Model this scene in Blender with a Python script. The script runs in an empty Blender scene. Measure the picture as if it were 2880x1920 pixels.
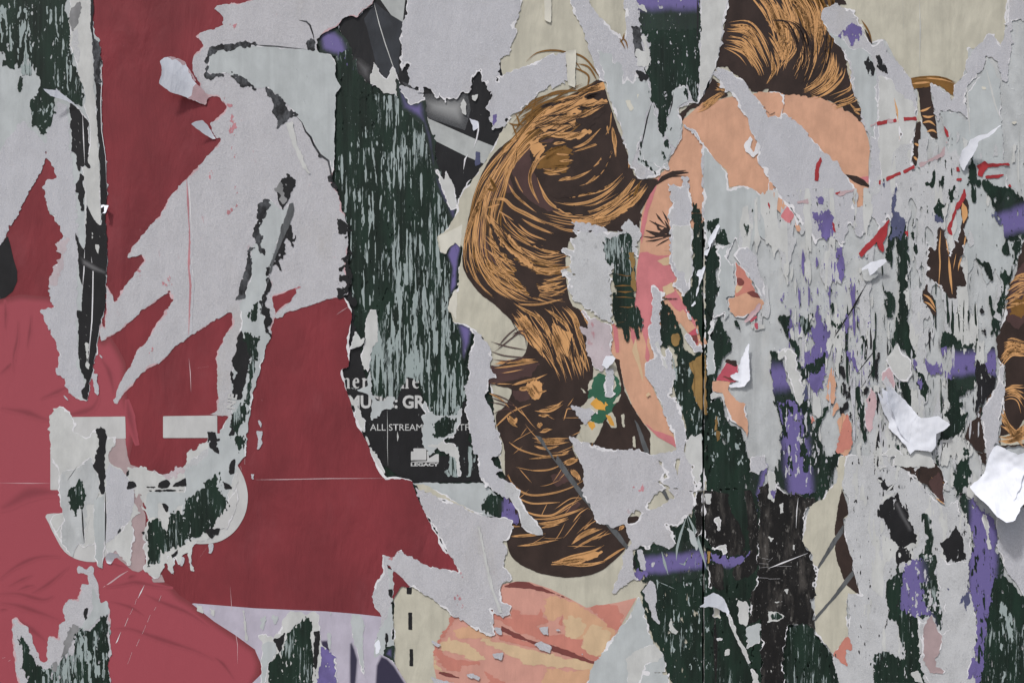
import bpy, math, random
import numpy as np
from mathutils import Vector, Matrix

scene = bpy.context.scene
PX = 0.0005                      # one photograph pixel on the wall, in metres (2880 px = 1.44 m)
STEP = 0.00016                   # distance between neighbouring glued layers

# ------------------------------------------------------------------ camera, sky, sun, exposure
cam_d = bpy.data.cameras.new('camera')
cam = bpy.data.objects.new('camera', cam_d)
scene.collection.objects.link(cam)
CAM_DIST = 2.0
cam.location = (0.0, -CAM_DIST, 0.0)
cam.rotation_euler = (math.radians(90), 0, 0)
cam_d.sensor_width = 36.0
cam_d.lens = 36.0 * CAM_DIST / (2880 * PX)
cam_d.clip_start = 0.01
cam_d.clip_end = 200.0
scene.camera = cam

SUN_EL, SUN_AZ = 55.0, -34.0     # degrees; azimuth measured from straight behind the camera, negative = left
world = bpy.data.worlds.new('World')
scene.world = world
world.use_nodes = True
wn = world.node_tree
for n in list(wn.nodes):
    wn.nodes.remove(n)
wo = wn.nodes.new('ShaderNodeOutputWorld')
bg = wn.nodes.new('ShaderNodeBackground')
sky = wn.nodes.new('ShaderNodeTexSky')
sky.sky_type = 'NISHITA'
sky.sun_disc = False
sky.sun_elevation = math.radians(SUN_EL)
sky.sun_rotation = math.radians(180 - SUN_AZ)
sky.air_density = 1.0
sky.dust_density = 4.0
sky.ozone_density = 1.0
bg.inputs['Strength'].default_value = 0.095
wn.links.new(sky.outputs[0], bg.inputs['Color'])
wn.links.new(bg.outputs[0], wo.inputs['Surface'])

sun_d = bpy.data.lights.new('sun', 'SUN')
sun_d.energy = 2.2
sun_d.angle = math.radians(5)
sun_d.color = (1.0, 0.98, 0.96)
sun = bpy.data.objects.new('sun', sun_d)
scene.collection.objects.link(sun)
el, az = math.radians(SUN_EL), math.radians(SUN_AZ)
to_sun = Vector((math.sin(az) * math.cos(el), -math.cos(az) * math.cos(el), math.sin(el)))
sun.rotation_euler = to_sun.to_track_quat('Z', 'Y').to_euler()
sun.location = to_sun * 5

scene.view_settings.view_transform = 'Standard'
scene.view_settings.look = 'None'
scene.view_settings.gamma = 1.0
scene.view_settings.use_curve_mapping = False
scene.view_settings.exposure = 0.14

# ------------------------------------------------------------------ colour and materials
def lin(c, k=1.0):
    r = []
    for v in c:
        v = v / 255.0
        r.append(k * (v / 12.92 if v <= 0.04045 else ((v + 0.055) / 1.055) ** 2.4))
    return (r[0], r[1], r[2], 1.0)

MAT = {}

class NT:
    def __init__(s, name):
        s.m = bpy.data.materials.new(name)
        s.m.use_nodes = True
        s.t = s.m.node_tree
        for n in list(s.t.nodes):
            s.t.nodes.remove(n)
        s.out = s.n('ShaderNodeOutputMaterial')
        s.b = s.n('ShaderNodeBsdfPrincipled')
        s.l(s.b.outputs[0], s.out.inputs[0])
        s.geo = s.n('ShaderNodeNewGeometry')
    def n(s, t):
        return s.t.nodes.new(t)
    def l(s, a, b):
        s.t.links.new(a, b)
    def noise(s, scale, st=(1, 1, 1), detail=3, rough=0.6, dist=0.0, off=0.0):
        mp = s.n('ShaderNodeMapping')
        mp.inputs['Scale'].default_value = st
        mp.inputs['Location'].default_value = (off, off, off)
        s.l(s.geo.outputs['Position'], mp.inputs['Vector'])
        nz = s.n('ShaderNodeTexNoise')
        nz.inputs['Scale'].default_value = scale
        nz.inputs['Detail'].default_value = detail
        nz.inputs['Roughness'].default_value = rough
        nz.inputs['Distortion'].default_value = dist
        s.l(mp.outputs[0], nz.inputs['Vector'])
        return nz.outputs[0]
    def ramp(s, fac, lo, hi):
        r = s.n('ShaderNodeMapRange')
        r.interpolation_type = 'SMOOTHSTEP'
        r.inputs['From Min'].default_value = lo
        r.inputs['From Max'].default_value = hi
        s.l(fac, r.inputs['Value'])
        return r.outputs[0]
    def math(s, op, a, b):
        r = s.n('ShaderNodeMath')
        r.operation = op
        for i, v in enumerate((a, b)):
            if isinstance(v, (int, float)):
                r.inputs[i].default_value = v
            else:
                s.l(v, r.inputs[i])
        return r.outputs[0]
    def mix(s, fac, a, b):
        r = s.n('ShaderNodeMix')
        r.data_type = 'RGBA'
        if isinstance(fac, (int, float)):
            r.inputs[0].default_value = fac
        else:
            s.l(fac, r.inputs[0])
        for i, v in ((6, a), (7, b)):
            if isinstance(v, tuple):
                r.inputs[i].default_value = v
            else:
                s.l(v, r.inputs[i])
        return r.outputs[2]
    def bump(s, h, strength, dist, prev=None):
        b = s.n('ShaderNodeBump')
        b.inputs['Strength'].default_value = strength
        b.inputs['Distance'].default_value = dist
        s.l(h, b.inputs['Height'])
        if prev is not None:
            s.l(prev, b.inputs['Normal'])
        return b.outputs[0]
    def attr(s, name):
        a = s.n('ShaderNodeAttribute')
        a.attribute_name = name
        return a.outputs['Fac']

def shade(c, f):
    return tuple(max(0, min(255, v * f)) for v in c)

def paper(name, c, var=0.06, mottle=45, grain=900, grainamt=0.05, streak=0.0, rough=0.75, bump=0.25,
          wrinkle=0.35, specks=None, gloss=0.25, scr=0.0, wet=0.0):
    """one sort of paper or print: mottled base, vertical paste streaks, fibre grain, wrinkles"""
    t = NT(name)
    base = t.mix(t.ramp(t.noise(mottle, (1, 1, .7), 4), .3, .7), lin(shade(c, 1 - var)), lin(shade(c, 1 + var)))
    if streak:
        f = t.ramp(t.noise(60, (1, 1, .06), 3, off=2.3), .45, .75)
        base = t.mix(t.math('MULTIPLY', f, streak), base, lin(shade(c, 0.84)))
    g = t.noise(grain, (1, 1, 1), 3, .75)
    base = t.mix(t.math('MULTIPLY', t.ramp(g, .35, .7), grainamt * 2), base, lin(shade(c, 1.18)))
    if specks:
        for (col, scale, lo, hi, amt, st) in specks:
            f = t.math('MULTIPLY', t.ramp(t.noise(scale, st, 5, .65, off=scale * .13), lo, hi), amt)
            base = t.mix(f, base, lin(col))
    if grainamt >= .1:
        sp = t.math('MULTIPLY', t.ramp(t.noise(520, (1, 1, .8), 2, .6, off=3.3), .66, .72), .55)  # bright flecks: sparkle of the rough paper, put into the colour
        base = t.mix(sp, base, lin(shade(c, 1.2)))
        dk = t.math('MULTIPLY', t.ramp(t.noise(430, (1, 1, .8), 3, .6, off=6.3), .64, .72), .30)
        base = t.mix(dk, base, lin(shade(c, .72)))
    if scr:
        f = t.ramp(t.noise(260, (1.6, 1, .35), 4, .7, off=5.1), .69, .73)
        base = t.mix(t.math('MULTIPLY', f, scr), base, lin((176, 178, 178)))
    t.l(base, t.b.inputs['Base Color'])
    t.b.inputs['Roughness'].default_value = rough
    t.b.inputs['Specular IOR Level'].default_value = gloss
    nrm = None
    if wrinkle:
        nrm = t.bump(t.noise(22, (1, 1, .35), 4, .55, .4, off=1.7), wrinkle, 0.004)
    if bump:
        nrm = t.bump(g, bump, 0.0006, nrm)
    if wet:
        nrm = t.bump(t.ramp(t.noise(210, (1, 1, .8), 2, .5, 1.0, off=7.7), .55, .75), wet, 0.0012, nrm)
    if nrm is not None:
        t.l(nrm, t.b.inputs['Normal'])
    MAT[name] = t.m
    return t.m

PINK = [((178, 96, 104), 70, .66, .76, .32, (1, 1, .5))]
PINKF = [((170, 92, 100), 55, .56, .72, .75, (1, 1, .7))]
GREYB = [((120, 122, 126), 120, .58, .74, .5, (1, 1, .6))]

STAIN = [((170, 165, 154), 7, .55, .8, .45, (1, 1, .5)), ((196, 197, 202), 11, .58, .75, .45, (1, 1, .35))]
paper('pulp', (180, 181, 186), .022, grain=700, grainamt=.24, rough=.9, bump=.7, wet=.2, wrinkle=.7, specks=STAIN)
paper('pulp_pink', (180, 180, 184), .022, grain=700, grainamt=.24, rough=.9, bump=.7, specks=PINK + STAIN, wet=.2, wrinkle=.7)
paper('pulp_stain', (180, 128, 134), .08, grain=700, grainamt=.2, rough=.9, bump=.4)
paper('pulp_blush', (184, 174, 178), .05, grain=700, grainamt=.1, rough=.9, bump=.4, specks=PINKF)
paper('pulp_mottled', (183, 185, 187), .04, grain=600, grainamt=.2, rough=.88, bump=.5, specks=GREYB, wet=.2)
paper('grey', (181, 187, 188), .035, streak=.4, grainamt=.04, rough=.6, bump=.12, wet=.06)
paper('grey_light', (195, 197, 195), .04, streak=.3, grainamt=.05, rough=.65, bump=.2, wet=.1)
paper('grey_old', (183, 187, 188), .055, streak=.5, grainamt=.05, rough=.6, bump=.2, wet=.22,
      specks=[((196, 197, 194), 30, .52, .7, .6, (1, 1, .3)), ((60, 66, 66), 420, .74, .78, .6, (1, 1, .6))])
paper('core', (216, 216, 219), .05, grain=800, grainamt=.1, rough=.9, bump=.4, wrinkle=0)
paper('core_pink', (196, 168, 172), .06, grain=800, grainamt=.1, rough=.9, bump=.4, wrinkle=0)
paper('cream', (191, 188, 172), .04, streak=.45, grainamt=.05, rough=.45, bump=.12, wrinkle=.7)
paper('cream_pale', (208, 206, 194), .03, streak=.2, grainamt=.03, rough=.5, bump=.08)
paper('red', (124, 51, 57), .09, mottle=9, grain=500, grainamt=.06, rough=.55, bump=.12, wrinkle=1.0, specks=[((142, 76, 82), 16, .5, .8, .35, (1, 1, .6)), ((168, 116, 120), 150, .73, .76, .5, (1, 1, .3))])
paper('black', (29, 29, 31), .12, rough=.45, bump=.15, wrinkle=.5, gloss=.35, scr=.7)
paper('black_worn', (26, 25, 25), .2, rough=.55, bump=.5, wrinkle=.5, scr=.85,
      specks=[((92, 88, 84), 60, .50, .72, .6, (1, 1, .25)), ((120, 118, 114), 190, .60, .68, .6, (1, 1, .5)), ((165, 165, 162), 330, .655, .69, .8, (1, 1, .6))])
paper('slate', (50, 53, 58), .12, rough=.45, bump=.1, wrinkle=.4, gloss=.35)
paper('torn_dark', (70, 72, 75), .3, mottle=120, rough=.8, bump=.6, specks=[((30, 30, 32), 90, .45, .6, .8, (1, 1, .7))])
paper('mid_grey', (128, 129, 130), .12, rough=.5, bump=.1)
paper('beam', (172, 176, 175), .05, rough=.5, bump=.08)
paper('purple', (107, 97, 150), .1, streak=.2, rough=.5, bump=.3, wrinkle=.2, gloss=.35,
      specks=[((40, 42, 62), 190, .66, .72, .7, (1, 1, .3)), ((150, 152, 164), 160, .68, .74, .6, (1, 1, .4))])
paper('white', (233, 237, 246), .02, streak=.25, grainamt=.03, rough=.6, bump=.15, wrinkle=.9, specks=[((196, 196, 206), 60, .6, .75, .4, (1, 1, 1))])
paper('skin', (206, 160, 133), .045, streak=.25, grainamt=.06, rough=.45, bump=.12, wrinkle=.7, specks=[((222, 214, 205), 260, .735, .76, .5, (1, 1, .6))])
paper('skin_light', (207, 180, 146), .04, streak=.2, grainamt=.05, rough=.5, bump=.08)
paper('skin_pink', (200, 124, 128), .05, streak=.2, grainamt=.06, wrinkle=.6, rough=.5, bump=.08)
paper('rose', (203, 151, 137), .03, streak=.25, grainamt=.06, rough=.45, bump=.12, wrinkle=.7, specks=[((222, 196, 182), 300, .70, .74, .5, (.5, 1, 2))])
paper('tan', (206, 164, 132), .03, streak=.25, grainamt=.06, rough=.45, bump=.12, wrinkle=.7)
paper('salmon', (195, 129, 115), .03, streak=.25, grainamt=.06, rough=.45, bump=.12, wrinkle=.7, specks=[((222, 214, 205), 260, .735, .76, .5, (1, 1, .6))])
paper('rose_brown', (120, 68, 64), .05, grainamt=.03, rough=.5, bump=.08)
paper('lips', (186, 86, 100), .04, grainamt=.03, rough=.5, bump=.08)
paper('hair_dark', (56, 45, 41), .1, grainamt=.03, rough=.45, bump=.08, specks=[((112, 104, 98), 300, .70, .75, .35, (.5, 1, 1.4))])
paper('hair_light', (207, 157, 105), .04, grainamt=.03, rough=.5, bump=.08)
paper('hair_brown', (124, 90, 46), .08, grainamt=.03, rough=.5, bump=.08)
paper('hair_plum', (80, 60, 58), .06, grainamt=.03, rough=.5, bump=.08)
paper('print_red', (160, 54, 58), .06, rough=.5, bump=.15)
paper('print_red_faint', (182, 160, 163), .04, grain=700, grainamt=.1, rough=.8, bump=.3)
paper('strap', (92, 95, 97), .06, rough=.5, bump=.1, specks=[((70, 72, 74), 160, .5, .6, .5, (1, 1, .2))])
paper('leaf_green', (52, 98, 76), .06, rough=.5, bump=.08)
paper('ochre', (212, 158, 74), .06, rough=.5, bump=.08)
paper('lilac', (183, 178, 192), .04, grainamt=.03, rough=.5, bump=.08)
paper('navy', (46, 42, 66), .08, rough=.5, bump=.08)
paper('mauve', (168, 149, 150), .04, rough=.5, bump=.08)
paper('letter_white', (193, 194, 193), .03, streak=.15, grainamt=.03, rough=.5, bump=.08)
paper('slate_blue', (80, 84, 112), .08, rough=.5, bump=.2, specks=[((160, 162, 168), 260, .62, .7, .5, (1, 1, .4))])
paper('crease', (112, 46, 54), .05, rough=.6, bump=.08)
paper('wood', (150, 121, 74), .12, mottle=30, streak=.6, rough=.75, bump=.5, specks=[((92, 68, 36), 160, .55, .65, .6, (1, 1, .08))])
paper('concrete', (150, 148, 144), .08, mottle=8, rough=.9)

def green_mat(name, lo, hi, amt, st=(1.5, 1, .16), scale=150, wear=(156, 169, 168)):
    """dark green painted wood; part of it is still under a film of grey paper left in vertical streaks"""
    t = NT(name)
    c = (22, 40, 31)
    base = t.mix(t.ramp(t.noise(50, (1, 1, .25), 4), .3, .7), lin(shade(c, .72)), lin(shade(c, 1.2)))
    base = t.mix(t.math('MULTIPLY', t.ramp(t.noise(240, (1, 1, .03), 3, off=3.0), .45, .7), .45), base, lin((40, 55, 48)))
    n1 = t.noise(scale, st, 6, .72, .35, off=.7)
    n2 = t.noise(22, (1, 1, .6), 3, .5, off=4.4)
    s = t.math('ADD', n1, t.math('MULTIPLY', t.math('SUBTRACT', n2, .5), .55))
    f = t.math('MULTIPLY', t.ramp(s, lo, hi), amt)
    fl = t.math('MULTIPLY', t.ramp(t.noise(420, (1, 1, .5), 3, .6, off=9.1), .70, .74), .8)
    f2 = t.math('MAXIMUM', f, fl)
    base = t.mix(f2, base, lin(wear))
    t.l(base, t.b.inputs['Base Color'])
    t.b.inputs['Roughness'].default_value = .5
    t.b.inputs['Specular IOR Level'].default_value = .3
    nr = t.bump(t.noise(240, (1, 1, .03), 3, off=3.0), .25, .001)
    nr = t.bump(f2, .4, .0006, nr)
    t.l(nr, t.b.inputs['Normal'])
    MAT[name] = t.m

green_mat('green', .74, .78, .75)
green_mat('green_half', .575, .605, .95, (1.6, 1, .11), 230)
green_mat('green_third', .60, .63, .9, (1.5, 1, .14), 210)
green_mat('green_thin', .66, .69, .85, (1.5, 1, .16), 200)
green_mat('residue', .36, .39, .97, (1.7, 1, .13), 260)

def spray_mat(name, a, b):
    """spray paint fading softly into the paint around it (attribute spray: 0 edge, 1 middle)"""
    t = NT(name)
    base = t.mix(t.ramp(t.noise(50, (1, 1, .25), 4), .3, .7), lin(shade(a, .75)), lin(shade(a, 1.2)))
    f = t.math('ADD', t.attr('spray'), t.math('MULTIPLY', t.math('SUBTRACT', t.noise(34, (1, 1, .5), 5, .65), .5), .9))
    base = t.mix(t.ramp(f, .1, .95), base, lin(b))
    fl = t.math('MULTIPLY', t.ramp(t.noise(230, (1.3, 1, .3), 6, .75, off=9.1), .635, .67), .75)
    base = t.mix(fl, base, lin((160, 164, 170)))
    dk = t.math('MULTIPLY', t.ramp(t.noise(170, (1, 1, .28), 6, .75, off=2.1), .60, .65), .8)
    base = t.mix(dk, base, lin((34, 36, 50)))
    t.l(base, t.b.inputs['Base Color'])
    t.b.inputs['Roughness'].default_value = .5
    nr = t.bump(t.noise(240, (1, 1, .03), 3, off=3.0), .25, .001)
    t.l(nr, t.b.inputs['Normal'])
    MAT[name] = t.m

spray_mat('spray_green', (22, 40, 31), (107, 97, 152))
spray_mat('fold_red', (150, 66, 76), (104, 42, 50))
spray_mat('cloth_red', (120, 52, 57), (153, 69, 79))
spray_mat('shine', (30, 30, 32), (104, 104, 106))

# cloth prints have no scratches of the spray kind: rebuild them plainly
def soft_mat(name, a, b, mottle=14, rough=.55):
    t = NT(name)
    f = t.math('ADD', t.attr('spray'), t.math('MULTIPLY', t.math('SUBTRACT', t.noise(mottle, (1, 1, 1), 4), .5), .3))
    base = t.mix(t.ramp(f, .05, .9), lin(a), lin(b))
    base = t.mix(t.math('MULTIPLY', t.ramp(t.noise(600, (1, 1, 1), 2), .4, .7), .08), base, lin(shade(b, 1.25)))
    t.l(base, t.b.inputs['Base Color'])
    t.b.inputs['Roughness'].default_value = rough
    nr = t.bump(t.noise(22, (1, 1, .35), 4, .55, .4, off=1.7), .25, .004)
    t.l(nr, t.b.inputs['Normal'])
    MAT[name] = t.m
soft_mat('fold_red', (158, 69, 80), (133, 55, 65))
soft_mat('fold_bg', (118, 52, 57), (104, 44, 49))
soft_mat('cloth_red', (124, 51, 57), (158, 69, 80))
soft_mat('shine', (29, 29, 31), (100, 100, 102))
soft_mat('grey_fade', (60, 62, 65), (150, 152, 152))
soft_mat('navy_fade', (178, 173, 188), (46, 42, 66))

# ------------------------------------------------------------------ noise fields in photograph pixels
_rng = np.random.default_rng(11)
_TAB = _rng.random((256, 256)).astype(np.float32)
def vnoise(x, y):
    xi = np.floor(x).astype(np.int64); yi = np.floor(y).astype(np.int64)
    fx = (x - xi).astype(np.float32); fy = (y - yi).astype(np.float32)
    fx = fx * fx * (3 - 2 * fx); fy = fy * fy * (3 - 2 * fy)
    a = _TAB[xi & 255, yi & 255]; b = _TAB[(xi + 1) & 255, yi & 255]
    c = _TAB[xi & 255, (yi + 1) & 255]; d = _TAB[(xi + 1) & 255, (yi + 1) & 255]
    return (a + (b - a) * fx) * (1 - fy) + (c + (d - c) * fx) * fy
def fbm(x, y, sx, sy, octaves=3, seed=0, gain=.5):
    r = np.zeros_like(x, dtype=np.float32); amp = 1.0; tot = 0
    fx, fy = 1.0 / sx, 1.0 / sy
    for o in range(octaves):
        r += amp * vnoise(x * fx + 17.3 * o + seed * 7.1, y * fy + 31.7 * o + seed * 3.3)
        tot += amp; amp *= gain; fx *= 2.1; fy *= 2.1
    return r / tot
def relief(x, y):
    """shared gentle waviness of the whole glued paper stack, metres"""
    x = np.asarray(x, dtype=np.float32); y = np.asarray(y, dtype=np.float32)
    return 0.0011 * fbm(x, y, 260, 420, 2, 5)

# ------------------------------------------------------------------ outlines
def T(code, s):
    """points noted on one of twelve 720 x 640 windows of the photograph, enlarged 2.45 times"""
    c, r = int(code[0]), int(code[1])
    v = [float(a) for a in s.replace(',', ' ').split()]
    return [(720 * c + v[i] / 2.45, 640 * r + v[i + 1] / 2.45) for i in range(0, len(v), 2)]
def F(s):
    v = [float(a) for a in s.replace(',', ' ').split()]
    return [(v[i], v[i + 1]) for i in range(0, len(v), 2)]
def poly(*a):
    """poly('00', 'x,y x,y', '01', ...) joins windows; 'F' means whole-photograph pixels"""
    out = []
    for i in range(0, len(a), 2):
        out += F(a[i + 1]) if a[i] == 'F' else T(a[i], a[i + 1])
    return out
def smooth_poly(p, n=4, closed=True):
    P = np.array(p, dtype=float); m = len(P); out = []
    rng = range(m) if closed else range(m - 1)
    for i in rng:
        p0, p1, p2, p3 = (P[(i - 1) % m], P[i], P[(i + 1) % m], P[(i + 2) % m]) if closed else \
            (P[max(i - 1, 0)], P[i], P[i + 1], P[min(i + 2, m - 1)])
        for k in range(n):
            u = k / n
            out.append(.5 * ((2 * p1) + (-p0 + p2) * u + (2 * p0 - 5 * p1 + 4 * p2 - p3) * u * u + (-p0 + 3 * p1 - 3 * p2 + p3) * u ** 3))
    if not closed:
        out.append(P[-1])
    return [tuple(q) for q in out]
def thick_line(pts, w, taper=0.0):
    """outline of a line of width w (pixels)"""
    P = np.array(pts, dtype=float); L = []; R = []
    n = len(P)
    for i in range(n):
        d = P[min(i + 1, n - 1)] - P[max(i - 1, 0)]
        d /= (np.hypot(*d) + 1e-9)
        k = 1.0 - taper * abs(2 * i / max(1, n - 1) - 1)
        o = np.array((-d[1], d[0])) * w * .5 * k
        L.append(tuple(P[i] + o)); R.append(tuple(P[i] - o))
    return L + R[::-1]

def sdf_field(X, Y, x0, y0, st, pts, clip=60.0):
    ny, nx = X.shape
    D = np.full((ny, nx), clip, dtype=np.float32)
    I = np.zeros((ny, nx), dtype=bool)
    P = np.array(pts, dtype=np.float64)
    for i in range(len(P)):
        ax, ay = P[i]; bx, by = P[(i + 1) % len(P)]
        lo, hi = min(ay, by), max(ay, by)
        r0 = max(0, int(math.ceil((lo - y0) / st))); r1 = min(ny, int(math.floor((hi - y0) / st)) + 1)
        if r1 > r0 and by != ay:
            ys = Y[r0:r1, 0]
            m = (ys >= lo) & (ys < hi)
            xs = ax + (ys - ay) * (bx - ax) / (by - ay)
            I[r0:r1] ^= (X[r0:r1] < xs[:, None]) & m[:, None]
        c0 = max(0, int((min(ax, bx) - clip - x0) / st)); c1 = min(nx, int((max(ax, bx) + clip - x0) / st) + 2)
        q0 = max(0, int((lo - clip - y0) / st)); q1 = min(ny, int((hi + clip - y0) / st) + 2)
        if c1 <= c0 or q1 <= q0:
            continue
        xs = X[q0:q1, c0:c1]; ys = Y[q0:q1, c0:c1]
        dx, dy = bx - ax, by - ay
        t = np.clip(((xs - ax) * dx + (ys - ay) * dy) / (dx * dx + dy * dy + 1e-9), 0, 1)
        d = np.hypot(xs - ax - t * dx, ys - ay - t * dy)
        np.minimum(D[q0:q1, c0:c1], d.astype(np.float32), out=D[q0:q1, c0:c1])
    return np.where(I, -D, D)

_CASES = {1: [[0, 4, 7]], 2: [[1, 5, 4]], 3: [[0, 1, 5, 7]], 4: [[2, 6, 5]], 5: [[0, 4, 5, 2, 6, 7]], 6: [[1, 2, 6, 4]],
          7: [[0, 1, 2, 6, 7]], 8: [[3, 7, 6]], 9: [[0, 4, 6, 3]], 10: [[1, 5, 6, 3, 7, 4]], 11: [[0, 1, 5, 6, 3]],
          12: [[2, 3, 7, 5]], 13: [[0, 4, 5, 2, 3]], 14: [[1, 2, 3, 7, 4]], 15: [[0, 1, 2, 3]]}
def contour_faces(f, x0, y0, st):
    """fill of f < 0: shared vertices in pixels, polygons"""
    ny, nx = f.shape
    f = np.where(np.abs(f) < 1e-4, 1e-4, f)
    ins = f < 0
    vid = -np.ones((ny, nx), dtype=np.int64)
    k = int(ins.sum())
    vid[ins] = np.arange(k)
    jj, ii = np.nonzero(ins)
    VX = [x0 + ii * st]; VY = [y0 + jj * st]
    hid = -np.ones((ny, nx - 1), dtype=np.int64)
    hc = ins[:, :-1] != ins[:, 1:]
    j, i = np.nonzero(hc)
    a, b = f[j, i], f[j, i + 1]
    hid[j, i] = k + np.arange(len(j)); k += len(j)
    VX.append(x0 + (i + a / (a - b)) * st); VY.append(y0 + j * st)
    vv = -np.ones((ny - 1, nx), dtype=np.int64)
    vc = ins[:-1, :] != ins[1:, :]
    j, i = np.nonzero(vc)
    a, b = f[j, i], f[j + 1, i]
    vv[j, i] = k + np.arange(len(j)); k += len(j)
    VX.append(x0 + i * st); VY.append(y0 + (j + a / (a - b)) * st)
    code = ins[:-1, :-1] * 1 + ins[:-1, 1:] * 2 + ins[1:, 1:] * 4 + ins[1:, :-1] * 8
    loops = []; sizes = []
    for c, polys in _CASES.items():
        j, i = np.nonzero(code == c)
        if not len(j):
            continue
        slot = {0: vid[j, i], 1: vid[j, i + 1], 2: vid[j + 1, i + 1], 3: vid[j + 1, i],
                4: hid[j, i], 5: vv[j, i + 1], 6: hid[j + 1, i], 7: vv[j, i]}
        for p in polys:
            A = np.stack([slot[q] for q in p[::-1]], axis=1)      # reversed: pixel rows run downwards, so this faces the camera
            loops.append(A.ravel()); sizes.append(np.full(len(j), len(p), dtype=np.int64))
    if not loops:
        return None
    return np.concatenate(VX), np.concatenate(VY), np.concatenate(loops), np.concatenate(sizes)

def raw_mesh(name, V, loops, sizes, mat, smooth=True):
    me = bpy.data.meshes.new(name)
    me.vertices.add(len(V)); me.vertices.foreach_set('co', V.astype(np.float32).ravel())
    me.loops.add(len(loops)); me.loops.foreach_set('vertex_index', loops.astype(np.int32))
    me.polygons.add(len(sizes))
    start = np.concatenate(([0], np.cumsum(sizes)[:-1])).astype(np.int32)
    me.polygons.foreach_set('loop_start', start)
    me.update(calc_edges=True)
    me.polygons.foreach_set('use_smooth', np.full(len(sizes), smooth))
    if mat is not None:
        me.materials.append(MAT[mat] if isinstance(mat, str) else mat)
    me.validate()
    return me

def place(name, V, loops, sizes, mat, parent=None, attr=None, smooth=True):
    """one mesh object with its origin in its own middle; parts keep their place under the parent"""
    c = (V.min(0) + V.max(0)) / 2
    me = raw_mesh(name, V - c, loops, sizes, mat, smooth)
    if attr is not None:
        a = me.attributes.new('spray', 'FLOAT', 'POINT')
        a.data.foreach_set('value', attr.astype(np.float32))
    o = bpy.data.objects.new(name, me)
    scene.collection.objects.link(o)
    if parent is not None:
        o.parent = parent
        o.location = Vector(c) - ORIGIN[parent.name]
    else:
        o.location = c
    ORIGIN[o.name] = Vector(c)
    return o
ORIGIN = {}
COUNT = [0]

def info(o, label=None, cat=None, group=None, kind=None):
    if label: o['label'] = label
    if cat: o['category'] = cat
    if group: o['group'] = group
    if kind: o['kind'] = kind
    return o

def empty(name, px, py, label, cat, group=None):
    o = bpy.data.objects.new(name, None)
    o.empty_display_size = .02
    scene.collection.objects.link(o)
    o.location = ((px - 1440) * PX, 0, (960 - py) * PX)
    ORIGIN[o.name] = Vector(o.location)
    return info(o, label, cat, group)

def to_world(vx, vy, depth):
    """depth in metres in front of the boards"""
    return np.stack([(vx - 1440) * PX, -(depth + relief(vx, vy)), (960 - vy) * PX], axis=1)

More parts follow.
